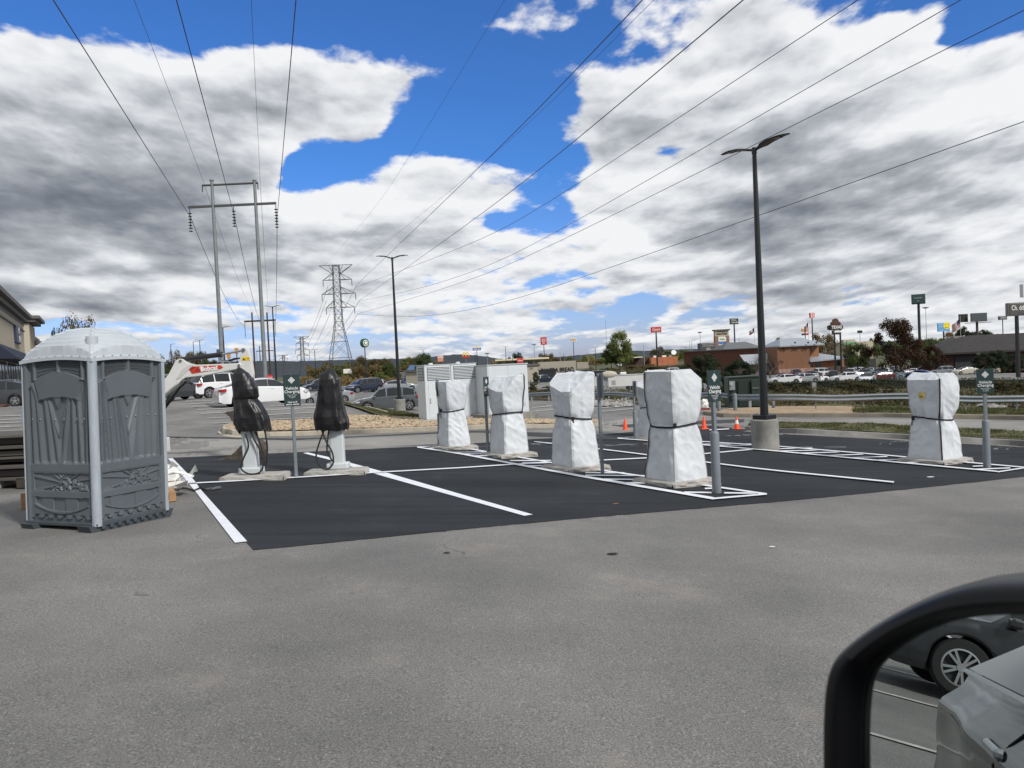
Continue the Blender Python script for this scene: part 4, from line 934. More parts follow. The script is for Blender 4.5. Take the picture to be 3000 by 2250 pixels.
# ---------------------------------------------------------------- charging signs
M_SG = mat('sign_green', (.010, .032, .034), .45)
M_SB = mat('sign_back_grey', (.22, .235, .255), .45, metal=.2)
M_POST = mat('post_grey_paint', (.16, .185, .205), .5, var=.08, vscale=5)
def make_sign(px, py, label, facing, Wd=.30, Hs=.46, ztop=None, collar=True, extra=False, sq=False, top_px=None):
    """facing: direction the face looks to (world angle of its normal)"""
    base = G(px, py); Z = depth(base); h = ztop
    t = thing('charging_sign', label, 'sign', base, facing + R(90), 'vehicle charging signs on grey posts')
    p = MB()
    if sq: p.box((0, .03, (h - .02) / 2), (.055, .055, h - .02), bev=.006)
    else: p.box((0, .03, (h - .02) / 2 + .2), (.06, .05, h - .42), bev=.006)
    post = p.obj('post', M_POST, t)
    if collar:
        c = MB(); c.lathe([(.066, 0), (.066, .90), (.060, .915), (.036, .935)], (0, .03, 0), 24); c.obj('bollard_sleeve', M_POST, t, smooth=True, autos=R(40))
        f = MB(); f.lathe([(.11, 0), (.11, .012), (.07, .016)], (0, .03, 0), 20); f.obj('base_ring', mat('tar', (.015, .015, .016), .8), t)
    z0 = h - Hs / 2
    s_ = MB(); s_.box((0, -.004, z0), (Wd, .006, Hs), bev=.0025); pn = s_.obj('panel', M_SG, t)
    b = MB(); b.box((0, .003, z0), (Wd, .005, Hs)); b.obj('panel_back', M_SB, pn)
    def T(x, z, y=-.0085): return Matrix.Translation((x, y, z)) @ FRONT
    d = MB(); zc = z0 + Hs * .27; r = Wd * .21
    def rh(r0, r1, y):
        v = []
        for q in (r0, r1): v += [(0, y, zc + q), (q, y, zc), (0, y, zc - q), (-q, y, zc)]
        d.add(v, [(0, 1, 5, 4), (1, 2, 6, 5), (2, 3, 7, 6), (3, 0, 4, 7)])
    rh(r, r * .78, -.0085); rh(r * .62, r * .34, -.0085)
    d.add([(0, -.0085, zc + r * .2), (r * .2, -.0085, zc), (0, -.0085, zc - r * .2), (-r * .2, -.0085, zc)], [(0, 1, 2, 3)])
    for a in range(4):
        pass
    d.obj('diamond_emblem', M_WHT, pn)
    text('Vehicle', Wd * .25, pn, T(0, z0 - Hs * .045), M_WHT, ext=.0008, bold=.0006, spacing=1.04); text('Charging', Wd * .25, pn, T(0, z0 - Hs * .175), M_WHT, ext=.0008, bold=.0006, spacing=1.04)
    for i, s2 in enumerate(('Please move vehicle', 'once charging', 'is complete')): text(s2, Wd * .072, pn, T(0, z0 - Hs * (.30 + .05 * i)), M_WHT, ext=.0006)
    for q in (.455, -.455): bl = MB(); bl.ball((0, -.009, z0 + Hs * q), .006, 8); bl.obj('bolt', M_BOLT, pn)
    if extra:
        e_ = MB(); z1 = h - Hs - .055; e_.box((0, -.004, z1), (Wd, .006, .105), bev=.0025); ep = e_.obj('lower_panel', M_SG, t)
        text('Open to all', Wd * .125, ep, T(0, z1 + .018), M_WHT, ext=.0006, bold=.0008); text('electric vehicles', Wd * .125, ep, T(0, z1 - .022), M_WHT, ext=.0006, bold=.0008)
    return t
cam_ang = lambda px: math.atan2(-ray(px, 1125).y, -ray(px, 1125).x)
make_sign(869, 1401, 'green vehicle charging sign between the two black bagged pedestals', cam_ang(860) + R(8), Wd=.285, Hs=.46, ztop=1.86, collar=False, extra=True, sq=True)
make_sign(1434, 1335, 'narrow looking turned sign post in front of the plain white cabinet', cam_ang(1430) + R(66), ztop=1.86, collar=False, sq=True)
make_sign(1289, 1312, 'edge-on sign post with a thick sleeve left of the farthest shrouded charger', cam_ang(1289) + R(-96), ztop=1.84)
make_sign(1770, 1392.5, 'sign seen from its grey back, right of the charger with the loose strap', cam_ang(1770) + R(112), Wd=.30, ztop=1.86, collar=False, sq=True)
make_sign(1865.5, 1288, 'sign seen from its grey back on a sleeved post, left of the half hidden charger', cam_ang(1865) + R(112), ztop=1.86)
make_sign(2105, 1447, 'dark turned charging sign on a thick sleeved post, nearest of them all', cam_ang(2105) + R(52), Wd=.30, ztop=1.83)
make_sign(2894, 1373.6, 'green charging sign on a sleeved post at the far right before the guardrail', cam_ang(2894) + R(22), Wd=.30, ztop=1.90)

# ---------------------------------------------------------------- traffic cones
M_ORG = mat('cone_orange', (.85, .075, .015), .5, var=.06, vscale=10)
def make_cone(px, py, label, band):
    b = G(px, py); t = thing('traffic_cone', label, 'cone', b, random.random(), 'orange traffic cones on the drive')
    m = MB(); m.box((0, 0, .015), (.28, .28, .03), bev=.012); m.obj('base', M_ORG, t)
    m = MB(); m.lathe([(.10, .03), (.095, .045), (.028, .44), (.022, .455), (.012, .457)], n=24); m.obj('cone', M_ORG, t, smooth=True)
    if band: m = MB(); m.lathe([(.069, .20), (.0485, .335)], n=24); m.obj('reflective_band', mat('reflective_white', (.8, .8, .78), .4), t, smooth=True)
make_cone(1832, 1261, 'plain orange cone alone on the drive left of the half hidden charger', False)
make_cone(2063, 1257, 'plain orange cone left of the turned dark charging sign', False)
make_cone(2159, 1257, 'orange cone with a white band near the green transformer', True)

# ---------------------------------------------------------------- lamp posts
M_POLE = mat('black_pole_paint', (.010, .011, .014), .38)
def lamp_head(mb, d, up=.16, L=.72, wd=.17, off=.0):
    """a leaf-like head reaching out along the horizontal direction d"""
    s_ = Vector((-d.y, d.x, 0)); pts = []
    def fn(u, v):
        r = .02 + L * u; w_ = wd * math.sin(math.pi * min(1, .22 + u * .70)) ** .7 * (1 - .25 * u); zc = up * math.sin(u * math.pi * .62) * (1.05 if u < .5 else 1) ; a = 2 * math.pi * v
        th = .052 * (1 - u * .6)
        if u < .25: w_ = .04 + (w_ - .04) * (u / .25) ** 2
        return d * r + s_ * (w_ * math.cos(a)) + Vector((0, 0, zc + th * math.sin(a) * (1 if math.sin(a) > 0 else .35)))
    mb.grid(lambda u, v: fn(v, u), 22, 16, wrap=True)
    return mb
def up_h(u): return .16 * math.sin(u * math.pi * .62) - .012
def make_lamp(px, py, top_py, label, d, heads=2, caisson=True, L=.80, r=.085, Z=None, cr_=.34, ch=.77, wd=.17):
    b = G(px, py) if Z is None else GZ(px, Z)
    Zd = depth(b)
    # height so that the top lands on its row
    hgt = 0
    for i in range(400):
        hgt = i * .05; q = R3.transposed() @ (b + Vector((0, 0, hgt)) - CAM)
        if 1125 - F * q.y / -q.z <= top_py: break
    t = thing('lamp_post', label, 'lamp post', b, 0, 'black parking lot lamp posts')
    z0 = 0
    if caisson:
        m = MB(); m.lathe([(cr_, -.3), (cr_, .05), (cr_ * .985, ch * .5), (cr_, ch - .02), (cr_ - .025, ch)], n=40); m.obj('concrete_base', M_CONC_D, t, smooth=True, autos=R(30)); z0 = ch
        m = MB(); m.box((0, 0, ch + .055), (cr_ * 1.22, cr_ * 1.22, .11), rot=Matrix.Rotation(math.atan2(d.y, d.x), 3, 'Z'), bev=.008); m.obj('pole_base_cover', M_POLE, t)
    m = MB(); m.cyl((0, 0, z0), (0, 0, hgt - .04), r, r * .5, 18); m.cyl((0, 0, hgt - .12), (0, 0, hgt + .03), r * .62, r * .58, 14); m.obj('pole', M_POLE, t, smooth=True)
    for s_ in ((1, -1) if heads == 2 else (1,)):
        h_ = MB(); lamp_head(h_, d.normalized() * s_, L=L, wd=wd); ho = h_.obj('lamp_head', M_POLE, t, smooth=True, autos=R(50)); ho.location = (0, 0, hgt - .05)
        ll = MB(); dn = d.normalized() * s_; ll.box((dn * (L * .62)) + Vector((0, 0, up_h(.62))), (L * .34, wd * .9, .010), rot=Matrix.Rotation(math.atan2(dn.y, dn.x), 3, 'Z')); lo = ll.obj('lens', mat('lamp_lens', (.16, .15, .13), .35), ho)
    return t
perp = lambda px: Vector((R3 @ Vector((1, 0, 0)))).xy.to_3d().normalized()
make_lamp(2243, 1316, 437, 'tall black lamp post on the thick concrete drum in the hatched island', Vector((.55, -.80, 0)), L=1.0, r=.105, wd=.19)
make_lamp(1172, 1212, 757, 'black lamp post on a concrete drum in front of the grey SUV', Vector((1, .1, 0)), L=.80, r=.095, cr_=.31)
for (px, Z, top, hd, lab, caisson) in [(809, 80, 900, 2, 'lamp post just left of the green charging sign, behind the white sedan', True), (661, 98, 960, 2, 'lamp post right behind the left steel pole of the tall frame', True), (591, 138, 998, 2, 'lamp post above the excavator boom, right of a twin', False), (572, 150, 1002, 1, 'thin lamp post above the excavator boom, left of a twin', False),
    (506, 150, 1010, 1, 'thin lamp post rising from the trees right of the toilet', False), (925, 155, 1025, 2, 'lamp post between the black bagged pedestal and the far lattice tower', False), (1242, 170, 1025, 2, 'lamp post above the louvred cabinet', False), (1393, 240, 1034, 1, 'lamp post with one arm near the blue inn sign', False), (1483, 190, 1016, 2, 'lamp post behind the gap between the two white cabinets', False), (1502, 200, 1038, 1, 'short lamp post by the bakery roof', False),
    (1745, 190, 1020, 2, 'lamp post left of the big green tree', False), (1652, 260, 1037, 1, 'distant lamp post behind the bakery sign wall', False), (2010, 260, 1018, 2, 'distant lamp post left of the long red building', False), (2398+82, 150, 1000, 1, 'lamp post beside the poles of the saloon style sign', False), (1192-40, 230, 1060, 1, 'distant lamp post against the autumn trees', False)]:
    make_lamp(px, 0, top, lab, Vector((1, .05, 0)), heads=hd, caisson=caisson, Z=Z, L=.85, r=.11, wd=.2)
# ================================================================ hills
def ridge():
    prof = [(-1400,1150),(-600,1120),(0,1085),(300,1072),(500,1066),(640,1060),(781,1057),(880,1058),(977,1055),(1100,1052),(1200,1050),(1260,1046),(1302,1041),(1340,1038),(1380,1039.5),(1421,1043.6),(1470,1052),(1520,1056),(1580,1050),(1638,1045),(1692,1041),(1741,1036),(1800,1031),(1854,1026.6),(1888,1028),(1949,1024),(2039,1022),(2200,1016),(2600,1000),(3000,984),(3600,960),(4400,930)]
    mb = MB(); n = 700; rows = []
    for i in range(n):
        px = -1400 + 5800 * i / (n - 1)
        for k in range(len(prof) - 1):
            if prof[k][0] <= px <= prof[k + 1][0]: f = (px - prof[k][0]) / (prof[k + 1][0] - prof[k][0]); y = prof[k][1] * (1 - f) + prof[k + 1][1] * f
        Z = 2600 + 260 * math.sin(px * .004); top = P(px, y, Z); top.z += 1.6 * noise.noise(Vector((px * .35, 0, 0))) + 2.6 * noise.noise(Vector((px * .09, 3, 0)))
        for j in range(7):
            t = j / 6; b = P(px, hor(px), Z * (1 - .34 * t)); zb = -14
            z = top.z + (zb - top.z) * (t ** .8); rows.append(Vector((b.x, b.y, z + 5 * noise.noise(Vector((px * .02, j * .7, 4))) * (0 < j < 6))))
    mb.add(rows, [(i * 7 + j, i * 7 + j + 1, (i + 1) * 7 + j + 1, (i + 1) * 7 + j) for i in range(n - 1) for j in range(6)])
    struct(mb.obj('hills', mat('hazy_wooded_hills', (.012, .020, .028), .95, col2=(.026, .036, .042), vscale=.02, detail=10), smooth=True, autos=R(80)))  # distance haze is put into the hill colour as a bluish tone
ridge()
# ================================================================ power line structures
M_GALV = mat('galvanized_steel', (.20, .22, .225), .55, metal=.25, var=.12, vscale=1.5)
M_LAT = mat('lattice_steel', (.085, .088, .09), .6, metal=.2)
M_WOOD = mat('pole_wood', (.055, .035, .026), .85, var=.2, vscale=2)
M_INS = mat('insulator', (.02, .02, .022), .4)
M_WIRE = mat('conductor', (.03, .031, .034), .5)
def on(px, py, Z): return P(px, py, Z)
EX = (R3 @ Vector((1, 0, 0))); EX.z = 0; EX.normalize(); EY = Vector((-EX.y, EX.x, 0))
def h_frame(name, label, Z, xl, xr, top_y, arm_y, arm_l, arm_r, mtl, r0, r1, top_arm=None, ins=None, base_off=0):
    bl, br = GZ(xl[1], Z), GZ(xr[1], Z)
    t = thing(name, label, 'power pole', (bl + br) / 2, 0); o = (bl + br) / 2
    for (xt, b) in ((xl[0], bl), (xr[0], br)):
        tp = on(xt, top_y, Z); tp = Vector((b.x, b.y, tp.z)); m = MB(); m.cyl(b - o - Vector((0, 0, 1)), tp - o, r0, r1, 16); m.cyl(tp - o, tp - o + Vector((0, 0, .12)), r1 * 1.5, r1 * 1.5, 12); m.obj('pole', mtl, t, smooth=True)
    za = on((arm_l + arm_r) / 2, arm_y, Z).z - o.z
    def ax(px): 
        p = on(px, arm_y, Z) - o; return Vector((p.x, p.y, 0)).dot(EX)
    m = MB(); a, b_ = ax(arm_l), ax(arm_r); m.box(EX * ((a + b_) / 2) + Vector((0, 0, za)), (b_ - a, .3, .26 + .3 * (Z > 200)), rot=Matrix.Rotation(math.atan2(EX.y, EX.x), 3, 'Z')); m.obj('crossarm', mtl if mtl is M_WOOD else mat('crossarm_steel', (.07, .072, .075), .6), t)
    if top_arm:
        y2, l2, r2 = top_arm; zt = on((l2 + r2) / 2, y2, Z).z - o.z; m = MB(); a2, b2 = ax(l2), ax(r2); m.cyl(EX * a2 + Vector((0, 0, zt)), EX * b2 + Vector((0, 0, zt)), .13, n=8); m.cyl(EX * a2 + Vector((0, 0, zt)), EX * a2 + Vector((0, 0, zt - .8)), .07, n=6); m.cyl(EX * b2 + Vector((0, 0, zt)), EX * b2 + Vector((0, 0, zt - .8)), .07, n=6); m.obj('top_brace', MATS.get('crossarm_steel', mtl), t)
    for (xi, ln) in (ins or []):
        m = MB(); q = EX * ax(xi); m.cyl(q + Vector((0, 0, za - .2)), q + Vector((0, 0, za - ln)), .05, n=8)
        k = int(ln / .32)
        for i in range(k - 1): zc = za - .75 - i * .36; m.lathe([(.06, zc + .08), (.23, zc), (.21, zc - .05), (.06, zc - .04)], (q.x, q.y, 0), 12)
        m.obj('insulator', M_INS, t, smooth=True)
    return t
h_frame('h_frame_pylon', 'tall grey steel two-pole power structure with a dark crossbar, left of the lattice tower', 94, (620, 653), (744.5, 777), 534, 604, 557, 813, M_GALV, .27, .18, (543, 601, 763), [(560.5, 2.6), (688.5, 2.4), (812, 2.6)])
h_frame('h_frame_pylon', 'distant brown wooden two-pole power structure seen between the tall steel poles', 262, (739, 748), (784, 792), 917, 940, 717, 808, M_WOOD, .34, .24, None, [(718, 5), (806, 5)])
h_frame('h_frame_pylon', 'farthest small two-pole power structure beyond the wooden one', 500, (761, 765), (774, 777), 1014, 1028, 751, 802, M_LAT, .45, .3, None, [(752, 6), (801, 6)])
def lattice(label, px, base_y, top_y, Z, w_base, arms, r=.11, waist_y=None, waist_w=None, top_w=None, rot=0.35):
    b = GZ(px, Z); top = P(px, top_y, Z).z - b.z; t = thing('lattice_tower', label, 'power tower', b, rot)
    H = top; wy = P(px, waist_y, Z).z - b.z
    m = MB()
    def wd(z): return (w_base + (waist_w - w_base) * (z / wy)) if z < wy else waist_w + (top_w - waist_w) * ((z - wy) / (H - wy))
    def cn(z): w_ = wd(z) / 2; return [Vector((sx * w_, sy * w_, z)) for sx, sy in ((-1, -1), (1, -1), (1, 1), (-1, 1))]
    zs = [0]; z = 0
    while z < H - .1: z += max(wd(z) * (.85 if z < wy else 1.0), 1.6); zs.append(min(z, H))
    for a, b_ in zip(zs[:-1], zs[1:]):
        ca, cb = cn(a), cn(b_)
        for i in range(4):
            j = (i + 1) % 4
            m.cyl(ca[i], cb[i], r * 1.25, n=4, caps=False); m.cyl(ca[i], cb[j], r * .6, n=3, caps=False); m.cyl(ca[j], cb[i], r * .6, n=3, caps=False); m.cyl(cb[i], cb[j], r * .6, n=3, caps=False)
    m.obj('frame', M_LAT, t)
    for (ay, xl, xr, drop) in arms:
        za = P(px, ay, Z).z - b.z; am = MB(); k = Z / F
        for sgn, xx in ((-1, xl), (1, xr)):
            ln = abs(xx - px) * k; w_ = wd(za) / 2; tip = Vector((sgn * ln, 0, za)); up_ = 1.7 if drop >= 0 else 0
            if drop >= 0:
                for sy in (-1, 1):
                    am.cyl(Vector((sgn * w_, sy * w_, za)), tip, r * .9, n=4); am.cyl(Vector((sgn * w_, sy * w_, za + 2.1)), tip, r * .8, n=4)
                    am.cyl(Vector((sgn * (w_ + (ln - w_) * .45), sy * w_ * .5, za)), Vector((sgn * w_, sy * w_, za + 2.1)), r * .6, n=3)
                am.cyl(tip, tip - Vector((0, 0, drop)), .14 * r / .11, n=6)
            else:
                am.cyl(Vector((sgn * w_, 0, za)), tip, r, n=4)
                for sy in (-1, 1): am.cyl(Vector((sgn * w_, sy * w_, za - 2.8)), tip, r, n=4); am.cyl(Vector((sgn * w_ * 2.2, 0, za)), Vector((sgn * w_, sy * w_, za - 2.6)), r * .6, n=3)
        am.obj('crossarm', M_LAT, t)
    return t
lattice('large steel lattice power tower in the middle distance, right of the tall two-pole structure', 1000, 1100, 777, 235, 8.2, [(777,952,1048,-1),(820,961,1044,2.0),(861,956,1053,2.0),(901,966,1048,2.0)], r=.085, waist_y=948, waist_w=2.3, top_w=1.9, rot=.06)
lattice('smaller distant lattice power tower left of the large one', 889, 1100, 986, 660, 8.5, [(986,866,911,-1),(1006,872,908,3.5),(1025,869,910,3.5),(1042,873,909,3.5)], r=.15, waist_y=1056, waist_w=2.8, top_w=2.2, rot=.06)
lattice('faintest farthest lattice power tower over the hill', 833, 1080, 1040, 1500, 9, [(1040,819,847,-1),(1050,822,845,4)], r=.26, waist_y=1064, waist_w=4, top_w=3, rot=.06)
# conductors: curves through points given by pixel and height above the eye
def hpt(px, py, h): return P(px, py, h * F / (hor(px) - py))
def wire(label, pts, r, group, ext=1.5):
    n = len(pts); out_ = []
    # run on past the frame
    last = pts[-1] + (pts[-1] - pts[-2]) * (ext * 24 / max(1, (pts[-1] - pts[-2]).length)); pts = pts + [last]
    for i in range(len(pts) - 1):
        a, b, c, d = pts[max(i - 1, 0)], pts[i], pts[i + 1], pts[min(i + 2, len(pts) - 1)]
        L = (c - b).length; k_ = 14
        for k in range(k_):
            f = k / k_; out_.append(b + (c - b) * f - Vector((0, 0, 0)))
    out_.append(pts[-1])
    # smooth the corners
    for _ in range(30): out_ = [out_[0]] + [(out_[i - 1] + out_[i] * 2 + out_[i + 1]) / 4 for i in range(1, len(out_) - 1)] + [out_[-1]]
    o = out_[0]; m = MB(); m.tube([p - o for p in out_], r, 6); ob = m.obj('power_line', M_WIRE, smooth=True); ob.location = o
    ob['label'] = label; ob['category'] = 'power line'; ob['group'] = group
GL = 'conductors of the left power line'; GR = 'conductors of the right power line'
wire('left heavy overhead cable running to the left insulator of the steel structure', [P(560.5, 640, 94), P(156, 0, 37)], .030, GL)
wire('thin overhead ground wire meeting the left pole top of the steel structure', [P(601, 545, 94), P(393, 0, 50)], .016, GL)
wire('heavy overhead cable running to the middle insulator of the steel structure', [P(688.5, 640, 94), P(517, 0, 38)], .030, GL)
wire('thin overhead ground wire meeting the right pole top of the steel structure', [P(763, 545, 94), P(736, 0, 51)], .016, GL)
wire('heavy overhead cable running to the right insulator of the steel structure', [P(812, 640, 94), P(867, 0, 39)], .030, GL)
def span(label, a, b, sag, r, group):
    m = MB(); pts = [a + (b - a) * (i / 24) - Vector((0, 0, sag * 4 * (i / 24) * (1 - i / 24))) for i in range(25)]; m.tube([p - a for p in pts], r, 5); ob = m.obj('power_line', M_WIRE, smooth=True); ob.location = a
    ob['label'] = label; ob['category'] = 'power line'; ob['group'] = group
span('cable from the left insulator of the steel structure down to the wooden structure', P(560.5, 642, 94), P(718, 958, 262), 2.5, .04, GL)
span('cable from the middle insulator of the steel structure to the wooden structure', P(688.5, 642, 94), P(763, 945, 262), 2.0, .04, GL)
span('cable from the right insulator of the steel structure to the wooden structure', P(812, 642, 94), P(806, 956, 262), 2.0, .04, GL)
span('thin ground wire from the left pole top of the steel structure to the wooden structure', P(601, 548, 94), P(742, 918, 262), 1.5, .022, GL)
span('thin ground wire from the right pole top of the steel structure to the wooden structure', P(763, 548, 94), P(786, 918, 262), 1.5, .022, GL)
TZ = 235
wire('highest heavy cable crossing the upper middle of the sky to the lattice tower', [P(1041, 838, TZ), hpt(1500, 401, 22), hpt(1882, 0, 21.5)], .034, GR)
wire('thin wire close beside the highest heavy cable', [P(1048, 777, TZ), hpt(1500, 415, 26), hpt(1915, 0, 25)], .016, GR)
wire('second heavy cable from the lattice tower to the top edge', [P(1052, 881, TZ), hpt(1500, 568, 18), hpt(2177, 0, 18)], .034, GR)
wire('third heavy cable, rising over the near lamp post side of the sky', [P(1041, 842, TZ), hpt(1250, 765, 19.5), hpt(1500, 666, 19), hpt(2513, 0, 22)], .030, GR)
wire('fourth heavy cable, just above the twin heads of the near lamp post', [P(1053, 882, TZ), hpt(1250, 842, 17.2), hpt(1500, 757, 16.5), hpt(2814, 0, 21)], .030, GR)
wire('fifth heavy cable passing behind the twin heads of the near lamp post', [P(1047, 920, TZ), hpt(1250, 862, 15), hpt(1500, 778, 15.5), hpt(3000, 30, 20)], .030, GR)
wire('lowest heavy cable crossing the near lamp post halfway up', [P(1047, 921, TZ), hpt(1250, 931, 11), hpt(1500, 884, 10.6), hpt(2200, 640, 12.5), hpt(3000, 356, 15)], .030, GR, ext=1)
wire('faint thin wire from the lattice tower top across the blue gap', [P(952, 777, TZ), hpt(1120, 590, 30), hpt(1478, 0, 28)], .013, GR)
for (a, b, lab) in [((961, 838), (872, 1012), 'upper'), ((956, 881), (869, 1030), 'middle'), ((966, 920), (873, 1048), 'lower')]:
    span('far cable between the two lattice towers, left %s arms' % lab, P(*a, TZ), P(*b, 660), 6, .05, GR)
for (a, b, lab) in [((1044, 838), (908, 1012), 'upper'), ((1053, 881), (910, 1030), 'middle'), ((1048, 920), (909, 1048), 'lower')]:
    span('far cable between the two lattice towers, right %s arms' % lab, P(*a, TZ), P(*b, 660), 6, .05, GR)

# ================================================================ cabinets on the gravel bed
M_CAB = mat('cabinet_paint', (.56, .60, .63), .42, var=.03, vscale=2)
M_CABL = mat('cabinet_edge_paint', (.42, .45, .46), .42)
def cabinet_frame(px, py, label, name, cat, rz):
    b = G(px, py); b.z += .0; return thing(name, label, cat, b, rz), b
t, b = cabinet_frame(1251, 1241, 'tall double white equipment cabinet with louvres along the top, behind the farthest shrouded charger', 'louvred_cabinet', 'cabinet', A_ST)
Zc = depth(b); k = Zc / F; Wc = 2 * 1.13; Hc = 2.15; Dc = .86
m = MB(); m.box((Wc / 2, Dc / 2, -.02), (Wc + .5, Dc + .5, .34), bev=.02); m.obj('concrete_pad', M_CONC, t)
for i in range(2):
    x0 = i * 1.15; m = MB(); m.box((x0 + .565, Dc / 2, .15 + Hc / 2), (1.13, Dc, Hc), bev=.012); c = m.obj('cabinet_body', M_CAB, t)
    m = MB(); m.box((x0 + .565, Dc / 2, .15 + Hc + .02), (1.17, Dc + .04, .035), bev=.01); m.obj('top_cap', M_CABL, c)
    m = MB(); m.box((x0 + .60, -.006, .15 + .74), (.92, .012, 1.36), bev=.004); d = m.obj('door', M_CAB, c)
    m = MB(); m.box((x0 + (.20 if i == 0 else .98), -.03, .15 + .75), (.045, .03, .22), bev=.012); m.obj('handle', M_CABL, d)
    m = MB()
    for q in range(2):
        pass
    m.box((x0 + .60, -.001, .15 + 1.83), (.98, .012, .55)); lv = m.obj('louvre_recess', mat('louvre_dark', (.05, .052, .055), .7), c)
    for q in range(9):
        m = MB(); z = .15 + 1.585 + q * .061; m.prism([(0, 0), (.05, .022), (.05, .036), (0, .030)], 0, .96); 
        m.v = [Vector((x0 + .12 + v.y, -.034 + v.x * .9 - .0, z + v.z)) for v in m.v]; m.obj('louvre_slat', M_CAB, lv)
m = MB(); m.box((-.003, Dc / 2, .15 + 1.83), (.012, .64, .55)); lv = m.obj('louvre_recess', MATS['louvre_dark'], t)
for q in range(9):
    m = MB(); z = .15 + 1.585 + q * .061; m.prism([(0, 0), (.05, .022), (.05, .036), (0, .030)], 0, .62); m.v = [Vector((-.034 + v.x * .9, Dc / 2 - .31 + v.y, z + v.z)) for v in m.v]; m.obj('louvre_slat', M_CAB, lv)
for i in range(2): m = MB(); m.box((.4 + i * 1.2, .3, .15 + Hc + .07), (.16, .1, .07), bev=.01); m.obj('lifting_lug', M_CAB, t)
t, b = cabinet_frame(1434, 1232, 'plain white switchgear cabinet on a raised concrete pad, right of the louvred cabinet', 'switchgear_cabinet', 'cabinet', A_ST)
Hs_ = 1.98
m = MB(); m.box((.95, .55, -.02), (2.45, 1.5, .52), bev=.02); m.obj('concrete_pad', M_CONC_D, t)
m = MB(); m.box((.92, .55, .2 + Hs_ / 2), (1.84, 1.1, Hs_), bev=.01); c = m.obj('cabinet_body', M_CAB, t)
m = MB(); m.box((.92, .55, .2 + Hs_ + .025), (1.90, 1.16, .045), bev=.01); m.obj('top_cap', M_CABL, c)
for i in range(2): m = MB(); m.box((.47 + .9 * i, -.006, .2 + 1.0), (.86, .012, 1.86), bev=.004); d = m.obj('door', M_CAB, c); m = MB(); m.box((.80 + .2 * i, -.03, 1.1), (.035, .03, .18), bev=.01); m.obj('handle', M_CABL, d)
for zz_ in (.55, 1.75):
    m = MB()
    for q in range(5): m.box((1.50 + q * .045, -.014, zz_), (.016, .008, .16))
    m.obj('vent_slots', M_CABL, c)
m = MB(); m.box((1.35, 1.3, .8), (.9, .5, 1.6), bev=.01); m.obj('side_cabinet', mat('cabinet_grey', (.20, .20, .19), .6), t)
# transformer
b = G(2137, 1198.5); t = thing('transformer_box', 'dark green pad-mounted transformer behind the near lamp post', 'transformer', b, R(-6))
M_GRN = mat('transformer_green', (.016, .034, .024), .5, var=.12, vscale=3)
m = MB(); m.box((.95, .7, -.06), (2.6, 2.0, .22), bev=.02); m.obj('concrete_pad', M_CONC, t)
m = MB(); m.box((.93, .7, .84), (1.86, 1.3, 1.58), bev=.015); m.prism([(-.02, 1.62), (1.88, 1.62), (1.88, 1.69), (-.02, 1.66)], -.0, 1.4); bo = m.obj('body', M_GRN, t)
m = MB(); m.box((.78, -.02, .80), (.60, .05, 1.40), bev=.01); m.obj('door', mat('transformer_green_dark', (.010, .022, .017), .5), bo)
m = MB(); m.box((1.46, -.09, .80), (.66, .16, 1.36), bev=.015); fb = m.obj('fin_box', M_GRN, bo)
for zz_ in (.55, 1.05): m = MB(); m.box((1.46, -.19, zz_), (.60, .06, .035)); m.obj('fin', M_GALV, fb)
m = MB(); m.box((.17, -.06, 1.22), (.28, .12, .46), bev=.012); mb_ = m.obj('meter_box', mat('meter_grey', (.27, .29, .29), .5, metal=.2), t)
m = MB(); m.cyl((.12, -.12, 1.31), (.12, -.22, 1.31), .085, .08, 20); m.obj('meter_dial', mat('meter_glass', (.40, .42, .42), .15), mb_, smooth=True)
for (px, py, lab) in ((2107, 1212, 'grey bollard left of the one in front of the transformer'), (2155, 1209, 'grey bollard directly in front of the green transformer')):
    b = G(px, py); m = MB(); m.lathe([(.085, -.1), (.085, .80), (.07, .85), (.03, .875), (.002, .88)], n=20); o = m.obj('bollard', M_POST, smooth=True); o.location = b; o['label'] = lab; o['category'] = 'bollard'; o['group'] = 'grey bollards by the transformer'
# wrapped heap
def heap(px, py, sx, sy, sz, m_, label, name='wrapped_bundle', cat='bundle', seed=1, cols=None):
    b = G(px, py); m = MB()
    def fn(u, v):
        a = 2 * math.pi * u; r = math.sin(math.pi * .5 * (1 - v)) ** .55 if v < 1 else 0; p = Vector((math.cos(a) * r * sx, math.sin(a) * r * sy, sz * math.sin(v * math.pi / 2)))
        q = p * 6 + Vector((seed, seed, 0)); return p * (1 + .35 * noise.noise(q) + .12 * abs(noise.noise(q * 2.7)))
    m.grid(fn, 40, 24, wrap=True); o = m.obj(name, m_, smooth=True, autos=R(28)); o.location = b; o['label'] = label; o['category'] = cat; return o
M_WRAP = mat('white_plastic_wrap', (.66, .66, .64), .35, var=.1, vscale=8)
h_ = heap(2063, 1199, .26, .25, .50, M_WRAP, 'white wrapped bundle on the verge just left of the transformer bollards', seed=3)
m = MB(); m.box((0, -.05, .04), (.50, .4, .1), bev=.02); m.obj('red_base', mat('red_cloth', (.22, .02, .025), .8), h_)
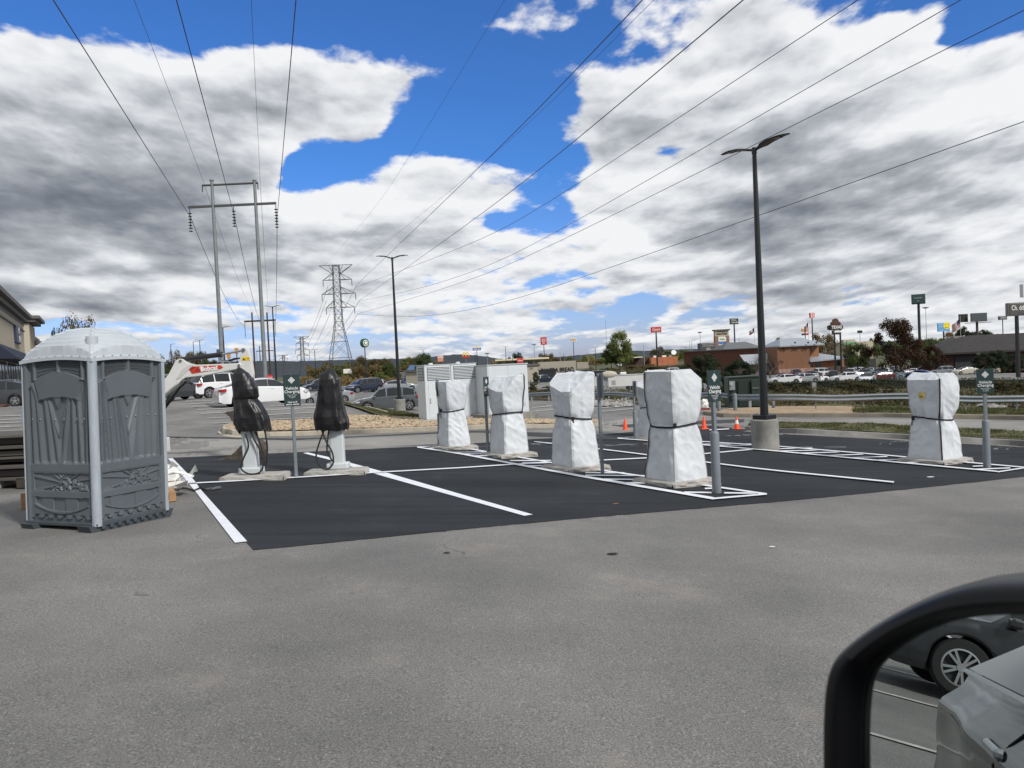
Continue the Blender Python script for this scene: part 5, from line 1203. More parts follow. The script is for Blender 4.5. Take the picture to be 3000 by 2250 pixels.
# guardrail
def guardrail():
    path = [(1500, 64), (1600, 61), (1700, 58.5), (1800, 55.5), (1900, 51.5), (2000, 46.5), (2100, 41.5), (2200, 38), (2260, 36.3), (2400, 35.6), (2600, 34.8), (2800, 33.9), (3000, 33.0), (3200, 32.2), (3400, 31.5)]
    pts = []
    for (a, za), (b, zb) in zip(path[:-1], path[1:]):
        for i in range(8): pts.append(GZ(a + (b - a) * i / 8, za + (zb - za) * i / 8))
    base0 = pts[0].copy(); t = thing('guardrail', 'long galvanized steel guardrail on short posts along the far kerb', 'guardrail', base0)
    for _ in range(4):
        for i in range(1, len(pts) - 1): pts[i] = (pts[i - 1] + pts[i] * 2 + pts[i + 1]) / 4
    prof = [(0, .78), (-.03, .765), (-.075, .71), (-.03, .655), (-.02, .62), (-.03, .585), (-.075, .53), (-.03, .475), (0, .46), (.006, .46), (-.01, .585), (-.005, .62), (-.01, .655), (.006, .78)]
    m = MB(); rows = []
    for i, p in enumerate(pts):
        d = pts[min(i + 1, len(pts) - 1)] - pts[max(i - 1, 0)]; d.z = 0; d.normalize(); n_ = Vector((-d.y, d.x, 0)); rows.append([p - base0 + n_ * a + Vector((0, 0, b_)) for a, b_ in prof])
    k = len(prof); m.add([v for r in rows for v in r], [(i * k + j, i * k + (j + 1) % k, (i + 1) * k + (j + 1) % k, (i + 1) * k + j) for i in range(len(rows) - 1) for j in range(k)])
    m.obj('rail', mat('guardrail_zinc', (.25, .28, .30), .45, metal=.5, var=.12, vscale=2), t, smooth=True, autos=R(40))
    acc = 0; lastp = pts[0]
    for i in range(1, len(pts)):
        acc += (pts[i] - pts[i - 1]).length
        if acc > 1.85:
            acc = 0; p = pts[i] - base0; d = (pts[i] - pts[i - 1]); a = math.atan2(d.y, d.x); q = Matrix.Rotation(a, 3, 'Z')
            m = MB(); m.box(p + q @ Vector((0, .10, .30)), (.05, .15, .95), rot=q); m.box(p + q @ Vector((0, .035, .62)), (.14, .06, .33), rot=q); m.obj('post', mat('guardrail_post', (.24, .255, .26), .6, metal=.3, var=.15, vscale=4), t)
guardrail()

# ================================================================ cars
PAINTS = {}
def paint(name, c, metal=.0):
    if name not in PAINTS: PAINTS[name] = mat('car_paint_' + name, c, .32, metal=metal, coat=.8)
    return PAINTS[name]
PC = {'white': ((.70, .71, .72), 0), 'silver': ((.36, .38, .40), .5), 'grey': ((.11, .12, .13), .5), 'black': ((.012, .013, .016), .1), 'navy': ((.012, .02, .045), .3), 'maroon': ((.085, .010, .014), .3), 'blue': ((.02, .09, .34), .3), 'cream': ((.45, .42, .34), .2), 'teal': ((.10, .17, .22), .4), 'dark grey': ((.045, .05, .055), .4)}
M_GLASS = mat('car_glass', (.018, .022, .025), .10, spec=.5)
M_TRIM = mat('black_trim', (.015, .015, .016), .6)
M_TYRE = mat('tyre', (.014, .014, .015), .85)
M_RIM = mat('alloy_rim', (.45, .46, .47), .3, metal=.8)
M_TAIL = mat('tail_lamp_red', (.35, .008, .012), .2, coat=.5)
M_HEAD = mat('headlamp_glass', (.50, .53, .56), .1, coat=.6)
def lerp(L, x):
    if x <= L[0][0]: return L[0][1]
    for (a, va), (b, vb) in zip(L[:-1], L[1:]):
        if x <= b: f = (x - a) / (b - a); return va + (vb - va) * f
    return L[-1][1]
KINDS_ = {
 'sedan': dict(L=4.8, W=1.83, H=1.45, wh=(.185, .80), r=.33, belt=[(0,.50),(.015,.66),(.10,.735),(.25,.735),(.50,.69),(.72,.665),(.80,.65),(.93,.56),(.99,.44),(1,.36)], roof=[(.10,.72),(.27,.95),(.42,1.0),(.55,.985),(.73,.66)], pil=(.52,)),
 'hatch': dict(L=4.95, W=1.88, H=1.50, wh=(.20, .79), r=.36, belt=[(0,.48),(.012,.62),(.04,.72),(.25,.73),(.50,.70),(.72,.66),(.80,.64),(.93,.56),(.985,.46),(1,.36)], roof=[(.045,.70),(.25,.89),(.42,.99),(.52,1.0),(.60,.96),(.755,.65)], pil=(.30, .52)),
 'suv': dict(L=4.65, W=1.85, H=1.68, wh=(.18, .80), r=.36, belt=[(0,.40),(.01,.60),(.04,.63),(.30,.645),(.60,.62),(.72,.60),(.80,.585),(.93,.52),(.985,.42),(1,.32)], roof=[(.035,.62),(.10,.90),(.20,.97),(.40,1.0),(.54,.985),(.60,.95),(.745,.595)], pil=(.28, .52)),
 'pickup': dict(L=5.7, W=1.98, H=1.88, wh=(.19, .80), r=.41, belt=[(0,.50),(.005,.62),(.38,.62),(.385,.62),(.70,.61),(.76,.60),(.90,.585),(.985,.50),(1,.36)], roof=[(.385,.62),(.41,.94),(.48,1.0),(.58,.985),(.62,.95),(.72,.605)], pil=(.52,)),
}
def build_car(kind, color, label, cladding=False, black_handles=False):
    K = KINDS_[kind]; L, W, H, r = K['L'], K['W'], K['H'], K['r']; t = thing('parked_car', label, {'sedan': 'car', 'hatch': 'car', 'suv': 'suv', 'pickup': 'pickup truck'}[kind])
    xs = set([i / 46 for i in range(47)] + [x for x, _ in K['belt']] + [x for x, _ in K['roof']])
    for w_ in K['wh']:
        for q in range(-8, 9): xs.add(w_ + (r + .055) / L * q / 8)
    xs = sorted(xs); xs = [x for i, x in enumerate(xs) if i == 0 or x - xs[i - 1] > .0015]
    r0, r1 = K['roof'][0][0], K['roof'][-1][0]; peak = [x for x, z in K['roof']]
    ring = []
    for x in xs:
        belt = lerp(K['belt'], x) * H; rf = max(belt + .012, lerp(K['roof'], x) * H) if r0 <= x <= r1 else belt + .012
        e = min(1, .80 + .20 * ss(0, .10, x)) * min(1, .74 + .26 * ss(0, .14, 1 - x)); w_ = W / 2 * e
        zb = .21 + .10 * (1 - ss(0, .05, x)) + .06 * (1 - ss(0, .05, 1 - x))
        for wx in K['wh']:
            d = abs(x - wx) * L
            if d < r + .05: zb = max(zb, r * .98 + math.sqrt(max(0, (r + .05) ** 2 - d * d)) * .98)
        gh = rf - belt; g = min(1, gh / (.30 * H)); X = (x - .5) * L
        wr = w_ * (.93 - .17 * g)
        mid = max(zb + .03, .62 * belt); sh_ = belt - .045
        ring.append([(X, 0, zb), (X, w_ * .80, zb), (X, w_ * .985, zb + .012), (X, w_ * 1.0, min(zb + .10, mid + .01)), (X, w_ * 1.0, max(mid, zb + .11)), (X, w_ * .985, max(sh_, zb + .13)), (X, w_ * .935, max(belt, zb + .14)), (X, wr, rf - .055 * g - .002), (X, wr * .86, rf - .012 * g), (X, 0, rf + .022)])
    n = len(ring[0]); body, trim, sg = MB(), MB(), [MB(), MB()]; ws_, rw = MB(), MB()
    xw0 = K['roof'][-2][0]; xr1 = K['roof'][1][0]
    def quad(mb, i, j, s):
        a, b, c, d = [Vector((p[0], p[1] * s, p[2])) for p in (ring[i][j], ring[i + 1][j], ring[i + 1][j + 1], ring[i][j + 1])]; mb.add([a, b, c, d], [(0, 1, 2, 3)])
    for i in range(len(xs) - 1):
        xm = (xs[i] + xs[i + 1]) / 2; belt = lerp(K['belt'], xm); rf = lerp(K['roof'], xm) if r0 < xm < r1 else belt; tall = rf - belt
        for s in (1, -1):
            for j in range(n - 1):
                tgt = body
                if j == 2 and cladding: tgt = trim
                if j == 1: tgt = trim
                if j == 6 and tall > .10 and not any(abs(xm - p) < .010 for p in K['pil']) and r0 + .02 < xm < r1 - .01: tgt = sg[0 if s > 0 else 1]
                if j in (7, 8) and xw0 < xm < r1 - .004: tgt = ws_
                if j in (7, 8) and r0 + .004 < xm < xr1 - .002 and kind != 'x': tgt = rw
                if j == 7 and tgt in (ws_, rw): pass
                quad(tgt, i, j, s)
    for i in (0, len(xs) - 1):
        for s in (1, -1): body.add([Vector((p[0], p[1] * s, p[2])) for p in ring[i]], [tuple(range(n))])
    def weld(mb):
        d = {}; nv = []; mp = []
        for v in mb.v:
            k_ = (round(v.x, 4), round(v.y, 4), round(v.z, 4))
            if k_ not in d: d[k_] = len(nv); nv.append(v)
            mp.append(d[k_])
        nf, nm = [], []
        for f, q in zip(mb.f, mb.m):
            f2 = []
            for i in f:
                if mp[i] not in f2: f2.append(mp[i])
            if len(f2) > 2: nf.append(tuple(f2)); nm.append(q)
        mb.v, mb.f, mb.m = nv, nf, nm; return mb
    bo = weld(body).obj('body', paint(color, *PC[color]), t, smooth=True, autos=R(38))
    weld(trim).obj('lower_trim', M_TRIM, t, smooth=True); 
    weld(ws_).obj('windshield', M_GLASS, t, smooth=True, autos=R(60)); weld(rw).obj('rear_window', M_GLASS, t, smooth=True, autos=R(60))
    for g in sg: weld(g).obj('side_window', M_GLASS, t, smooth=True, autos=R(60))
    m = MB(); m.box((0, 0, .42), (L * .86, W * .78, .42)); m.obj('underbody', M_TRIM, t)
    for wx in K['wh']:
        for s in (1, -1):
            X = (wx - .5) * L; Y = s * (W / 2 - .125); m = MB(); m.lathe([(r * .66, -.11), (r * .93, -.105), (r, -.07), (r, .07), (r * .93, .105), (r * .66, .11)], n=28, caps=False)
            rot = Matrix.Rotation(R(90), 3, 'X'); m.v = [rot @ v + Vector((X, Y, r)) for v in m.v]; w_ = m.obj('wheel', M_TYRE, t, smooth=True, autos=R(45))
            m = MB(); m.lathe([(r * .66, .0), (r * .68, .085), (r * .60, .09), (r * .60, .02), (.01, .02)], n=28, caps=False)
            for q in range(10):
                a = 2 * math.pi * q / 10 + (.12 if q % 2 else -.12); m.box((math.cos(a) * r * .34, math.sin(a) * r * .34, .075), (r * .58, r * .085, .02), rot=Matrix.Rotation(a, 3, 'Z'))
            m.cyl((0, 0, .05), (0, 0, .095), r * .15, n=12)
            rot = Matrix.Rotation(R(90 if s < 0 else -90), 3, 'X'); m.v = [rot @ v + Vector((X, Y + s * .02, r)) for v in m.v]; m.obj('rim', M_RIM, w_, smooth=True, autos=R(30))
            m = MB(); m.cyl((X, Y + s * .04, r), (X, Y + s * .045, r), r * .6, n=20); m.obj('brake_disc', M_TRIM, w_)
    zb_ = lerp(K['belt'], .03) * H; zf = lerp(K['belt'], .95) * H
    for s in (1, -1):
        m = MB(); m.grid(lambda u, v: Vector((-L / 2 + .01 + .34 * u ** 1.5, s * (W / 2 * (.60 + .42 * ss(0, .55, u)) + .012 * (u > .2)), zb_ - .20 + .15 * v + .05 * u)), 9, 4); m.obj('tail_lamp', M_TAIL, t, smooth=True)
        m = MB(); m.grid(lambda u, v: Vector((L / 2 + .006 - .42 * u ** 1.5, s * (W / 2 * (.46 + .545 * ss(0, .7, u)) + .006), zf - .165 + .10 * v + .06 * u)), 9, 4); m.obj('headlamp', M_HEAD, t, smooth=True)
        m = MB(); xm_ = (r1 - .055 - .5) * L; m.box((xm_, s * (W / 2 + .06), lerp(K['belt'], r1 - .05) * H + .05), (.14, .20, .13), bev=.035); m.obj('wing_mirror', paint(color, *PC[color]), t)
        for dx in ((.36, .56) if kind != 'pickup' else (.50, .62)):
            m = MB(); m.box(((dx - .5) * L, s * (W / 2 * .992 + .012), lerp(K['belt'], dx) * H - .11), (.19, .025, .03), bev=.008); m.obj('door_handle', paint(color, *PC[color]), t)
    m = MB(); m.box((L / 2 - .012, 0, zf - .27), (.05, W * .42, .16), bev=.02); m.obj('grille', M_TRIM, t)
    m = MB(); m.box((-L / 2 + .0, 0, zb_ - .30), (.03, .42, .14)); m.obj('number_plate', mat('plate', (.5, .5, .48), .5), t)
    if kind == 'suv':
        for s in (1, -1): m = MB(); m.tube([((.16 - .5) * L, s * W * .36, H * .985), ((.2 - .5) * L, s * W * .36, H + .03), ((.52 - .5) * L, s * W * .36, H + .035), ((.56 - .5) * L, s * W * .36, H * .985)], .018, 6); m.obj('roof_rail', M_RIM, t, smooth=True)
    if kind == 'pickup':
        m = MB(); m.box(((.19 - .5) * L, 0, .625 * H), (L * .34, W * .82, .03)); m.obj('truck_bed', M_TRIM, t)
    return t
def cam_heading(px, deg):
    """0: nose to the right in the picture, 90: nose away, 180: nose left, 270: nose to us"""
    d = ray(px, 1125); a = math.atan2(d.y, d.x) - R(90); return a + R(deg)
PROTO = {}
def car(kind, color, px, deg, label, py=None, Z=None, clad=False, group='parked cars', dz=0.0):
    b = G(px, py) if Z is None else GZ(px, Z); key = kind + ('c' if clad else '')
    if key not in PROTO:
        t = build_car(kind, color, label, clad); t.location = b; t.rotation_euler.z = cam_heading(px, deg); t['group'] = group; PROTO[key] = t
        for ch in t.children:
            if ch.name.split('.')[0] in ('body', 'wing_mirror', 'door_handle'):
                mt = ch.data.materials[0]; ch.material_slots[0].link = 'OBJECT'; ch.material_slots[0].material = mt
    else:
        t = dup(PROTO[key], b, cam_heading(px, deg), label, group=group)
        for ch in t.children:
            if ch.name.split('.')[0] in ('body', 'wing_mirror', 'door_handle'): ch.material_slots[0].link = 'OBJECT'; ch.material_slots[0].material = paint(color, *PC[color])
    t['category'] = {'sedan': 'car', 'hatch': 'car', 'suv': 'suv', 'pickup': 'pickup truck'}[kind]
    t.location.z += dz
    return t
LG = 'cars parked in the nearer lots'
car('suv', 'white', 655, 27, 'white SUV behind the excavator arm, left of the white hatchback', Z=52.5, clad=True, group=LG)
car('hatch', 'white', 765, 16, 'white fastback car with red tail lamp behind the first black bagged pedestal', Z=42.5, group=LG)
car('suv', 'grey', 1128, 184, 'grey SUV facing left behind the lamp post concrete drum', Z=54, group=LG)
car('sedan', 'silver', 952, 182, 'silver sedan facing left, half hidden behind the tall black bag', Z=68, group=LG)
car('suv', 'dark grey', -30, 168, 'dark grey SUV cut off by the left edge, before the shops', Z=49, group=LG)
car('suv', 'dark grey', 500, 30, 'dark car behind the excavator boom at the edge of the toilet', Z=50, group=LG)
car('pickup', 'black', 905, 4, 'black pickup truck just right of the green charging sign', Z=150, group=LG)
car('suv', 'navy', 932, 190, 'dark blue car between the charging sign and the tall black bag', Z=112, group=LG)
car('suv', 'black', 1048, 205, 'black SUV, leftmost of the row right of the tall black bag', Z=98, group=LG)
car('suv', 'navy', 1066, 208, 'dark SUV facing left in front of the black one', Z=92, group=LG)
car('suv', 'white', 1108, 40, 'white SUV seen from its rear corner beside the grey sedan', Z=98, clad=True, group=LG)
car('sedan', 'silver', 1166, 8, 'silver grey sedan behind the thin lamp pole', Z=94, group=LG)
car('pickup', 'blue', 1180, 2, 'bright blue pickup truck left of the louvred cabinet', Z=186, group=LG)
car('pickup', 'navy', 1597, 185, 'dark blue pickup truck in front of the bakery', Z=176, group=LG)
car('suv', 'white', 1580, 190, 'white SUV parked beside the dark blue pickup at the bakery', Z=186, group=LG)
car('suv', 'white', 1961, 175, 'white SUV showing only its roof behind the near shrouded charger', Z=150, group=LG, dz=1.4)
car('suv', 'white', 1816, 200, 'small white van on the road below the big green tree', Z=330, group=LG)
car('sedan', 'white', 1853, 10, 'small white car right of the big green tree', Z=380, group=LG)
RG = 'cars in the restaurant lot beyond the hedge'
rl = [('sedan','grey',2284,124,200,'grey sedan at the left end of the hedge lot, behind a white coupe'),('sedan','white',2296,116,185,'white coupe lowest at the left end of the hedge lot'),('pickup','maroon',2326,146,12,'maroon pickup truck nose right before the wooden building'),
 ('sedan','silver',2350,117,200,'silver roof peeking over the hedge left of centre'),('sedan','white',2384,124,35,'white sedan with red tail lamp left of the black SUV'),('suv','white',2394,158,195,'white SUV in the second row before the stone plinth'),('sedan','dark grey',2368,150,170,'dark sedan right behind the maroon pickup'),
 ('suv','maroon',2418,166,15,'maroon SUV right of the white one, before the stone plinth'),('pickup','black',2440,132,184,'large black truck with grey lower side behind the hedge'),('suv','white',2489,150,255,'white boxy jeep-like car right of the sign poles'),
 ('sedan','white',2475,119,190,'white sedan directly before the sign poles, at the hedge'),('sedan','silver',2515,121,30,'silver sedan right of the white one at the hedge'),('sedan','black',2538,152,8,'low black sports car in the second row'),('suv','white',2504,186,200,'white SUV, left one of the back pair'),
 ('suv','white',2526,190,60,'white SUV, right one of the back pair'),('sedan','silver',2553,186,20,'silver sedan in the back row under the tree'),('pickup','white',2590,186,178,'white pickup truck in the back row left of the maple trunk'),('sedan','teal',2556,136,40,'blue grey sedan behind the red one'),
 ('sedan','maroon',2576,128,210,'dark red sedan at the hedge'),('sedan','white',2536,112,265,'white hatchback nose over the hedge by a bush'),('suv','white',2618,176,85,'small white SUV seen from behind under the maple'),('pickup','maroon',2660,178,5,'dark red truck under the maple'),
 ('sedan','silver',2640,140,30,'silver sedan right of the maple trunk'),('sedan','blue',2688,138,150,'blue sedan left of the last shrouded charger'),('suv','maroon',2718,172,0,'dark red SUV near the brown roofed building'),('suv','silver',2758,150,185,'silver SUV left of the cream sedans'),
 ('sedan','cream',2824,146,215,'cream sedan left of the pair before the brown roofed building'),('sedan','cream',2886,150,200,'cream sedan right of the pair, beside the charging sign'),('sedan','teal',2603,134,35,'pale blue sedan under the maple crown'),('sedan','grey',2620,150,200,'grey sedan in the middle row below the maple'),
 ('sedan','silver',2338,136,190,'silver sedan between the maroon pickup and the white coupe'),('suv','grey',2570,166,180,'grey SUV in the third row'),('sedan','white',2680,160,10,'white sedan right of the dark red truck')]
for (kd, cl_, px, Z, dg, lab) in rl: car(kd, cl_, px, dg, lab, Z=Z, group=RG)
# ================================================================ buildings
def face_frame(o, ax):
    """local frame for a building: x along ax, y away to the left of it, z up"""
    ax = Vector((ax.x, ax.y, 0)).normalized(); ay = Vector((-ax.y, ax.x, 0)); return math.atan2(ax.y, ax.x)
def pz(px, py, Z): return P(px, py, Z).z
M_STUC = mat('tan_stucco', (.40, .355, .275), .9, var=.05, vscale=.8)
M_STUC2 = mat('beige_stucco', (.34, .31, .255), .9, var=.05, vscale=.5)
M_CORN = mat('dark_cornice', (.10, .095, .09), .7)
M_BRICK = mat('brick', (.17, .065, .045), .9, var=.25, vscale=3)
M_AWN = mat('navy_awning', (.012, .018, .04), .8)
M_WIN = mat('window_glass', (.03, .035, .04), .1, spec=.8)
M_DSIGN = mat('dark_blue_sign', (.02, .03, .07), .5)
def shops():
    c = P(66, 922, 80); gzc = gz(c.x, c.y); h = c.z - gzc; d = US                # facade runs back towards the car along US
    t = thing('shop_building', 'tan stucco shop building with dark cornice and navy awnings, cut off by the left edge', 'building', (c.x, c.y, gzc), math.atan2(d.y, d.x))
    # local x along the facade towards us, local y = away from the lot is -? (left normal of US points to +x side)
    m = MB(); Lf = 30
    m.box((Lf / 2, -6, h / 2 - .6), (Lf, 12, h + 0.0 - 1.2)); m.obj('wall', M_STUC, t)
    m = MB(); m.prism([(0, h - 1.2), (0, h - .75), (.35, h - .75), (.35, h - .35), (.75, h - .35), (.75, h), (-12.5, h), (-12.5, h - 1.2)], -.75, Lf, M=Matrix(((0, 1, 0, 0), (1, 0, 0, 0), (0, 0, 1, 0), (0, 0, 0, 1)))); m.obj('cornice', M_CORN, t)
    m = MB(); m.box((Lf / 2, .05, h - 1.75), (Lf, .12, .12)); m.obj('string_course', M_CORN, t)
    for x0, x1 in ((.4, 9), (9.6, 18), (18.6, 27)):
        m = MB(); m.prism([(.02, 4.75), (1.4, 3.55), (1.4, 3.4), (.02, 3.45)], x0, x1, M=Matrix(((0, 1, 0, 0), (1, 0, 0, 0), (0, 0, 1, 0), (0, 0, 0, 1)))); m.obj('awning', M_AWN, t)
        for k_ in range(2):
            xa = x0 + .3 + k_ * (x1 - x0) / 2; w_ = (x1 - x0) / 2 - .6; m = MB(); m.box((xa + w_ / 2, .02, 1.75), (w_, .06, 3.2)); wn = m.obj('shop_window', M_WIN, t)
            m = MB(); m.box((xa + w_ / 2, .05, 1.75), (.08, .06, 3.2)); m.box((xa + w_ / 2, .05, 2.5), (w_, .06, .07)); m.obj('mullion', M_CORN, wn)
    m = MB(); m.box((Lf / 2, .03, .25), (Lf, .14, .8)); m.obj('brick_plinth', M_BRICK, t)
    m = MB(); m.box((8.6, .12, 6.2), (4.2, .2, 1.6), bev=.03); s_ = m.obj('shop_sign', M_DSIGN, t)
    T = lambda x, z: Matrix.Translation((x, .235, z)) @ Matrix.Rotation(R(180), 4, 'Z') @ FRONT
    text('LEE', .75, s_, T(8.2, 6.6), M_WHT, bold=.02); text('SPA', .85, s_, T(7.8, 5.8), M_WHT, bold=.02)
    # second building
    c2 = P(100, 941, 112); g2 = gz(c2.x, c2.y); h2 = c2.z - g2
    t2 = thing('shop_building', 'farther tan shop building with a brick pier and dark cornice, behind the first shops', 'building', (c2.x, c2.y, g2), math.atan2(d.y, d.x))
    m = MB(); m.box((5, -5, h2 / 2 - .5), (10, 10, h2 - 1)); m.box((-8, -6.2, h2 / 2 - 1), (16, 10, h2 - 2.2)); m.obj('wall', M_STUC, t2)
    m = MB(); m.box((5, -4.7, h2 - .55), (11, 11, .5)); m.box((5, -4.5, h2 - .2), (11.6, 11.6, .4)); m.obj('cornice', M_CORN, t2)
    m = MB(); m.box((-8, -5.9, h2 - 2.1), (17, 11, .5)); m.obj('lower_cornice', M_CORN, t2)
    m = MB(); m.box((.9, .35, h2 * .36), (2.0, 1.0, h2 * .72)); m.obj('brick_pier', M_BRICK, t2)
    m = MB(); m.box((.9, .36, h2 * .73), (2.3, 1.25, .4)); m.obj('pier_cap', M_CORN, t2)
    # sign panel seen past the first building's corner
    m = MB(); m.box((7, .15, 5.0), (2.0, .2, 1.9), bev=.03); s2 = m.obj('shop_sign', mat('blue_sign', (.02, .05, .16), .5), t2)
    text('C', 1.2, s2, Matrix.Translation((7, .27, 5.2)) @ Matrix.Rotation(R(180), 4, 'Z') @ FRONT, M_WHT)
shops()
def box_building(name, label, px0, px1, top_y, Z, deep, mats_, yaw=0.0, Z1=None, cat='building', base_drop=0.5):
    """a building whose front runs between two pixel columns at depth Z (and Z1 at the right end)"""
    Z1 = Z1 or Z; a, b = P(px0, top_y[0], Z), P(px1, top_y[1], Z1); ga, gb_ = gz(a.x, a.y), gz(b.x, b.y); base = Vector((a.x, a.y, min(ga, gb_) - base_drop))
    d = Vector((b.x - a.x, b.y - a.y, 0)); t = thing(name, label, cat, base, math.atan2(d.y, d.x)); Lf = d.length; h = (a.z + b.z) / 2 - base.z
    m = MB(); m.box((Lf / 2, deep / 2, h / 2), (Lf, deep, h)); w_ = m.obj('wall', mats_[0], t)
    return t, Lf, h, w_
def prm(poly, x0, x1): # prism in (y,z) profile along x
    m = MB(); m.prism(poly, x0, x1, M=Matrix(((0, 1, 0, 0), (1, 0, 0, 0), (0, 0, 1, 0), (0, 0, 0, 1)))); return m
TF = lambda x, y, z: Matrix.Translation((x, y, z)) @ FRONT
# bakery
t, Lf, h, w_ = box_building('bakery_building', 'beige flat roofed bakery building behind the two white cabinets', 1380, 1577, (1080, 1069), 150, 14, [M_STUC2], Z1=198)
m = MB(); m.box((Lf / 2, 7, h + .1), (Lf + .8, 14.8, .45)); m.obj('roof_edge', M_CORN, t)
m = MB(); m.box((Lf * .86, -.05, h - .75), (3.2, .1, .45)); s_ = m.obj('small_sign', M_STUC2, t); text('DRIVE THRU', .45, s_, TF(Lf * .86, -.13, h - .75), M_BLK)
m = MB(); m.box((Lf * .42, -.12, h - .9), (7.5, .2, 1.5)); m.obj('sign_band', mat('taupe_panel', (.12, .105, .09), .8), t)
for q in (.62, .74): m = MB(); m.box((Lf * q, -.03, 1.6), (3.6, .1, 2.2)); m.obj('window', M_WIN, t)
t, Lf, h, w_ = box_building('bakery_wall', 'tall beige sign wall of the bakery with dark letters', 1577, 1687, (1060, 1057.5), 198, 12, [M_STUC2])
text('PANERA BREAD', 1.45, w_, TF(Lf * .50, -.12, h - 2.2), M_BLK, bold=.03, sx=.82)
m = MB(); m.box((Lf * .2, -.04, 1.8), (5.0, .1, 3.0)); m.obj('entrance', M_WIN, t)
# burger place with long bright roof line
t, Lf, h, w_ = box_building('diner_building', 'low restaurant with a bright cream roof band behind the bakery roof', 1455, 1604, (1056.5, 1051), 300, 14, [mat('cream_wall', (.45, .40, .30), .9)])
m = MB(); m.box((Lf / 2, -1, h + .2), (Lf + 1, 4, .6)); m.obj('roof_band', mat('bright_cream', (.72, .62, .42), .7), t)
for q in range(7): m = MB(); m.box((Lf * (.06 + .15 * q), -.06, h - 1.6), (Lf * .09, .1, 2.0)); m.obj('window', M_WIN, t)
m = MB(); m.box((0, 0, 0), (2.6, .4, 2.2), bev=.1); 
sg_ = thing('diner_sign', 'small red and white roof sign above the bakery roof line', 'sign', P(1524, 1056.5, 240)); m = MB(); m.box((0, 0, 0), (2.0, .35, 1.55), bev=.08); pn = m.obj('panel', mat('sign_red', (.55, .02, .03), .4), sg_); m = MB(); m.box((0, .05, .62), (2.15, .3, .35)); m.obj('cap', M_WHT, pn); text("Dairy", .7, pn, TF(0, -.2, .05), M_WHT, shear=.3, bold=.02)
m = MB(); m.cyl((0, 0, -.7), (0, 0, -6), .12); m.obj('pole', M_GALV, sg_)
# orange brick low building
t, Lf, h, w_ = box_building('low_brick_building', 'sunlit orange brick flat roofed building behind the red chicken sign', 1907, 1985, (1046.5, 1045), 300, 14, [mat('orange_brick', (.42, .15, .075), .9, var=.2, vscale=.6)])
for (q, w2) in ((.2, 1.2), (.55, 1.5), (.8, 1.0)): m = MB(); m.box((Lf * q, 3, h + .3), (w2, 1.2, .7)); m.obj('roof_unit', M_WHT, t)
m = MB(); m.lathe([(.02, 0), (.5, .1), (.95, .35), (1.0, .38)], n=20); q = Matrix.Rotation(R(70), 3, 'X'); m.v = [q @ v + Vector((Lf * .9, 2, h + 1.5)) for v in m.v]; m.obj('satellite_dish', M_WHT, t, smooth=True)
t, Lf, h, w_ = box_building('low_brick_building', 'dark shaded brick building left of the sunlit orange one', 1835, 1906, (1047.5, 1047), 305, 14, [mat('shaded_brick', (.07, .045, .04), .9)])  # shade on this building is put into its brick colour
m = MB(); m.box((Lf * .3, -1.5, h + .1), (Lf * .6, 5, .4)); m.obj('canopy', mat('canopy_white', (.6, .6, .58), .6), t)
# long dark red building
t, Lf, h, w_ = box_building('long_red_building', 'long dark red restaurant building behind the dark bushes', 2003, 2284, (1034, 1016), 205, 20, [mat('dark_red_siding', (.085, .030, .018), .85, var=.15, vscale=1.2, stretch=(1, 1, .2))], Z1=190)
m = MB(); m.box((Lf / 2, 10, h + .12), (Lf + .3, 20.3, .25)); m.obj('roof_edge', M_CORN, t)
# pyramid roof
def hip_roof(name, label, pts, Z, ridge, mtl, parent=None, deep=10):
    pass
t2 = thing('metal_roof_restaurant', 'brown wooden steakhouse with pale metal roofs behind the far parking lot', 'building', GZ(2290, 170), math.atan2(EX.y, EX.x)); b0 = t2.location.copy()
kx = 170 / F
def LX(px): return (px - 2290) * kx
def LZ(px, py): return P(px, py, 170).z - b0.z
M_METAL = mat('pale_metal_roof', (.34, .37, .40), .45, metal=.2, var=.08, vscale=1.5, stretch=(6, .3, 1))
M_SIDE = mat('brown_board_siding', (.185, .090, .048), .85, var=.22, vscale=2.2, stretch=(3.0, 3.0, .12))
M_SIDE2 = mat('orange_log_siding', (.29, .135, .065), .85, var=.22, vscale=1.2, stretch=(.15, .15, 5))
M_STONE = mat('stone_plinth', (.30, .20, .16), .9, var=.35, vscale=1.6)
wz = LZ(2330, 1014)
m = MB(); m.box(((LX(2277) + LX(2372)) / 2, 6, wz / 2), (LX(2372) - LX(2277), 12, wz)); m.obj('front_wall', M_SIDE, t2)
m = MB(); m.box(((LX(2370) + LX(2412)) / 2, 7, LZ(2390, 1011) / 2), (LX(2412) - LX(2370), 9, LZ(2390, 1011))); m.obj('upper_wall', M_SIDE2, t2)
m = MB(); m.box(((LX(2372) + LX(2477)) / 2, 5, LZ(2420, 1054) / 2), (LX(2477) - LX(2372), 8, LZ(2420, 1054))); m.obj('low_wall', M_SIDE2, t2)
m = MB(); m.box(((LX(2277) + LX(2478)) / 2, 4.9, .62), (LX(2478) - LX(2277) + .3, 12.2, 1.25)); m.obj('stone_base', M_STONE, t2)
for (a, b_) in ((2376, 2385), (2394, 2409), (2454, 2468)): m = MB(); m.box(((LX(a) + LX(b_)) / 2, .93, LZ(a, 1070) - .2), (LX(b_) - LX(a), .15, 2.2 if a > 2380 else 2.8)); m.obj('window', M_WIN, t2)
m = MB(); m.prism([(LX(2388), LZ(2388,1028)), (LX(2388), LZ(2388,1018)), (LX(2391), LZ(2391,1014)), (LX(2394), LZ(2394,1018)), (LX(2394), LZ(2394,1028))], 2.38, 2.6); m.obj('arched_window', M_WIN, t2)
